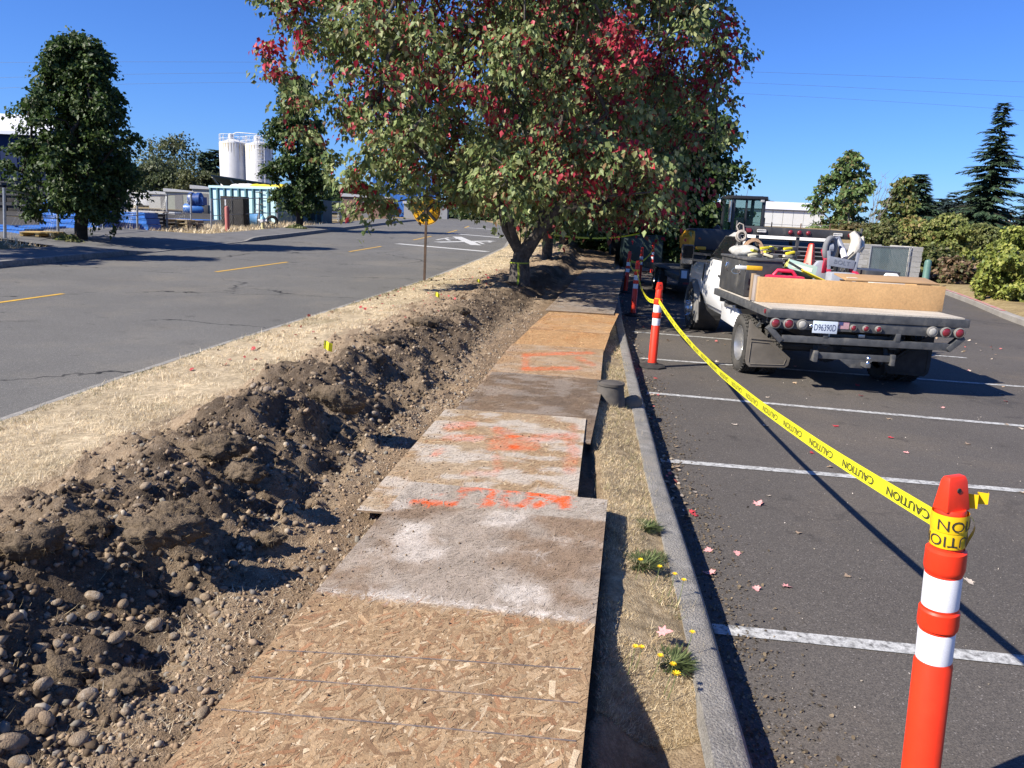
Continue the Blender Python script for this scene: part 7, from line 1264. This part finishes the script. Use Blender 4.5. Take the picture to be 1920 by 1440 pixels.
def far_truck(x, y, Y, L_, h, lab, mat): 
    p = atY(x, y, Y); t = thing('parked_truck', lab, 'truck', (p.x, Y, zy)); b = MB(); b.prism([(0, .5), (0, h), (L_ * .62, h), (L_ * .62, .5)], 2.0, Matrix(((1, 0, 0, 0), (0, 0, 1, -1), (0, 1, 0, 0), (0, 0, 0, 1)))); b.build('box_body', mat, t, bevel=.05); b = MB(); b.prism([(L_ * .64, .5), (L_ * .64, h * .9), (L_ * .8, h * .88), (L_ * .88, h * .55), (L_, h * .5), (L_, .5)], 1.9, Matrix(((1, 0, 0, 0), (0, 0, 1, -.95), (0, 1, 0, 0), (0, 0, 0, 1)))); b.build('cab', wpaint, t, bevel=.05); b = MB(); b.box((L_ * .74, -.96, h * .72), (L_ * .12, .02, h * .22)); b.build('side_window', glass, t)
    for xx in (L_ * .2, L_ * .86): b = MB(); b.lathe([(.2, -.1), (.4, -.12), (.4, .12), (.2, .1)], 16, (xx, -.9, .4), 'y'); b.build('wheel', rubber, t)
far_truck(258, 380, 105, 4.2, 2.1, 'white box truck parked at the back of the yard', M('truck_white', (.7, .7, .68), rough=.5)); far_truck(232, 368, 112, 4.0, 2.6, 'pale truck behind the white box truck near the bushes', M('truck_grey', (.5, .5, .5), rough=.5))
p = atY(265, 395, 56); t = thing('timber_stack', 'long white steel sections lying flat in the yard', 'steel', (p.x - 1.5, 56, zy), .02)
for k in range(4): b = MB(); b.box((1.8, .3 * k, .2), (4.2, .25, .25)); b.build('section', M('pale_steel', (.6, .6, .58), rough=.5), t)
for i, (x, Y, w_, h_, c_, lab) in enumerate([(345, 90, 3.0, 2.2, (.33, .35, .3), 'grey green shed at the back of the yard'), (318, 92, 3.6, 1.9, (.45, .45, .43), 'low pale shed beside the grey green shed'), (392, 78, 2.2, 2.4, (.5, .5, .46), 'pale shed behind the container corner'), (690, 86, 5., 2.4, (.22, .13, .1), 'brown shed seen below the maple leaves'), (800, 110, 6., 2.2, (.3, .3, .3), 'grey fence shed behind the railroad sign')]):
    p = atY(x, 390, Y); t = thing('shed', lab, 'shed', (p.x, Y, zy)); b = MB(); b.box((0, 0, h_ / 2), (w_, 2.5, h_)); b.build('wall', M('shed_%d' % i, c_, rough=.8), t); b = MB(); b.prism([(-w_ / 2 - .15, h_), (w_ / 2 + .15, h_), (w_ / 2 + .15, h_ + .12), (-w_ / 2 - .15, h_ + .35)], 2.8, Matrix(((1, 0, 0, 0), (0, 0, 1, -1.4), (0, 1, 0, 0), (0, 0, 0, 1)))); b.build('roof', M('shed_roof', (.45, .46, .47), rough=.6), t); b = MB(); b.box((0, -1.26, 1.0), (.9, .03, 2.0)); b.build('door', M('shed_door', (.2, .2, .2), rough=.7), t)
p = atY(757, 400, 130); t = thing('warehouse', 'bright blue building glimpsed through the maple leaves', 'building', (p.x, 130, 1.2)); h = atY(757, 325, 130).z - 1.2
for k in range(8): b = MB(); b.box((-4.5 + 1.3 * k, 0, h / 2), (1.27, .3, h)); b.build('wall_panel', M('bright_blue', (.04, .16, .5), (.035, .14, .45), rough=.5), t)
b = MB(); b.box((.05, 4, h / 2 - .1), (10.3, 7.6, h - .2)); b.build('wall', M('shade_blue', (.03, .1, .3), rough=.6), t); b = MB(); b.box((.05, 4, h + .1), (10.8, 8.4, .2)); b.build('roof', M('pale_roof2', (.6, .6, .62), rough=.5), t); [MB().box((-3.8 + 2.6 * k, -.17, h * .6), (1.4, .05, 1.0)).build('window', glass, t) for k in range(4)]
t = thing('bench_table', 'grey work bench behind the fence right of the street tree', 'bench'); p = atY(613, 412, 55); t.location = (p.x, 55, zy); b = MB(); b.box((0, 0, .8), (1.9, .8, .08)); b.build('top', M('navy_top', (.06, .07, .16), rough=.5), t); b = MB(); [b.box((x, y, .4), (.07, .07, .76)) for x in (-.85, .85) for y in (-.3, .3)]; b.each('leg', galv, t); b = MB(); b.box((0, 0, .35), (1.8, .7, .05)); b.build('shelf', galv, t)
for i, (x, y, Y, lab) in enumerate([(125, 436, 24.6, 'pale green weed at the foot of the street tree'), (555, 420, 40.5, 'scrubby weed clump at the foot of the street tree by the container')]):
    p = atY(x, y, Y); z0 = lz0(p.x, Y); t = thing('weed', lab, 'weed', (p.x, Y, z0)); n = 500; a = RNG.random(n) * 6.28; rr_ = .7 * RNG.random(n) ** .6; P0_ = np.stack([rr_ * np.cos(a), .5 * rr_ * np.sin(a), .5 * RNG.random(n) * (1 - rr_)], 1); tag(scatter('leaves', LT2, LF2, P0_, RNG.normal(size=(n, 3)), RNG.normal(size=(n, 3)), .10 + .08 * RNG.random(n), pick([(.16, .19, .07), (.22, .22, .09), (.1, .13, .05)], [.4, .3, .3], n), leafm, t), kind='stuff')
def leftgrass(Y, n): return road_far(Y) - 2.3 - 3.6 * RNG.random(n)
blades('dry_grass', 9000, leftgrass, 14, 50, 1., .06, .16, .006, strawc, 1.0, bpy.data.objects['ground'], terrain_z)
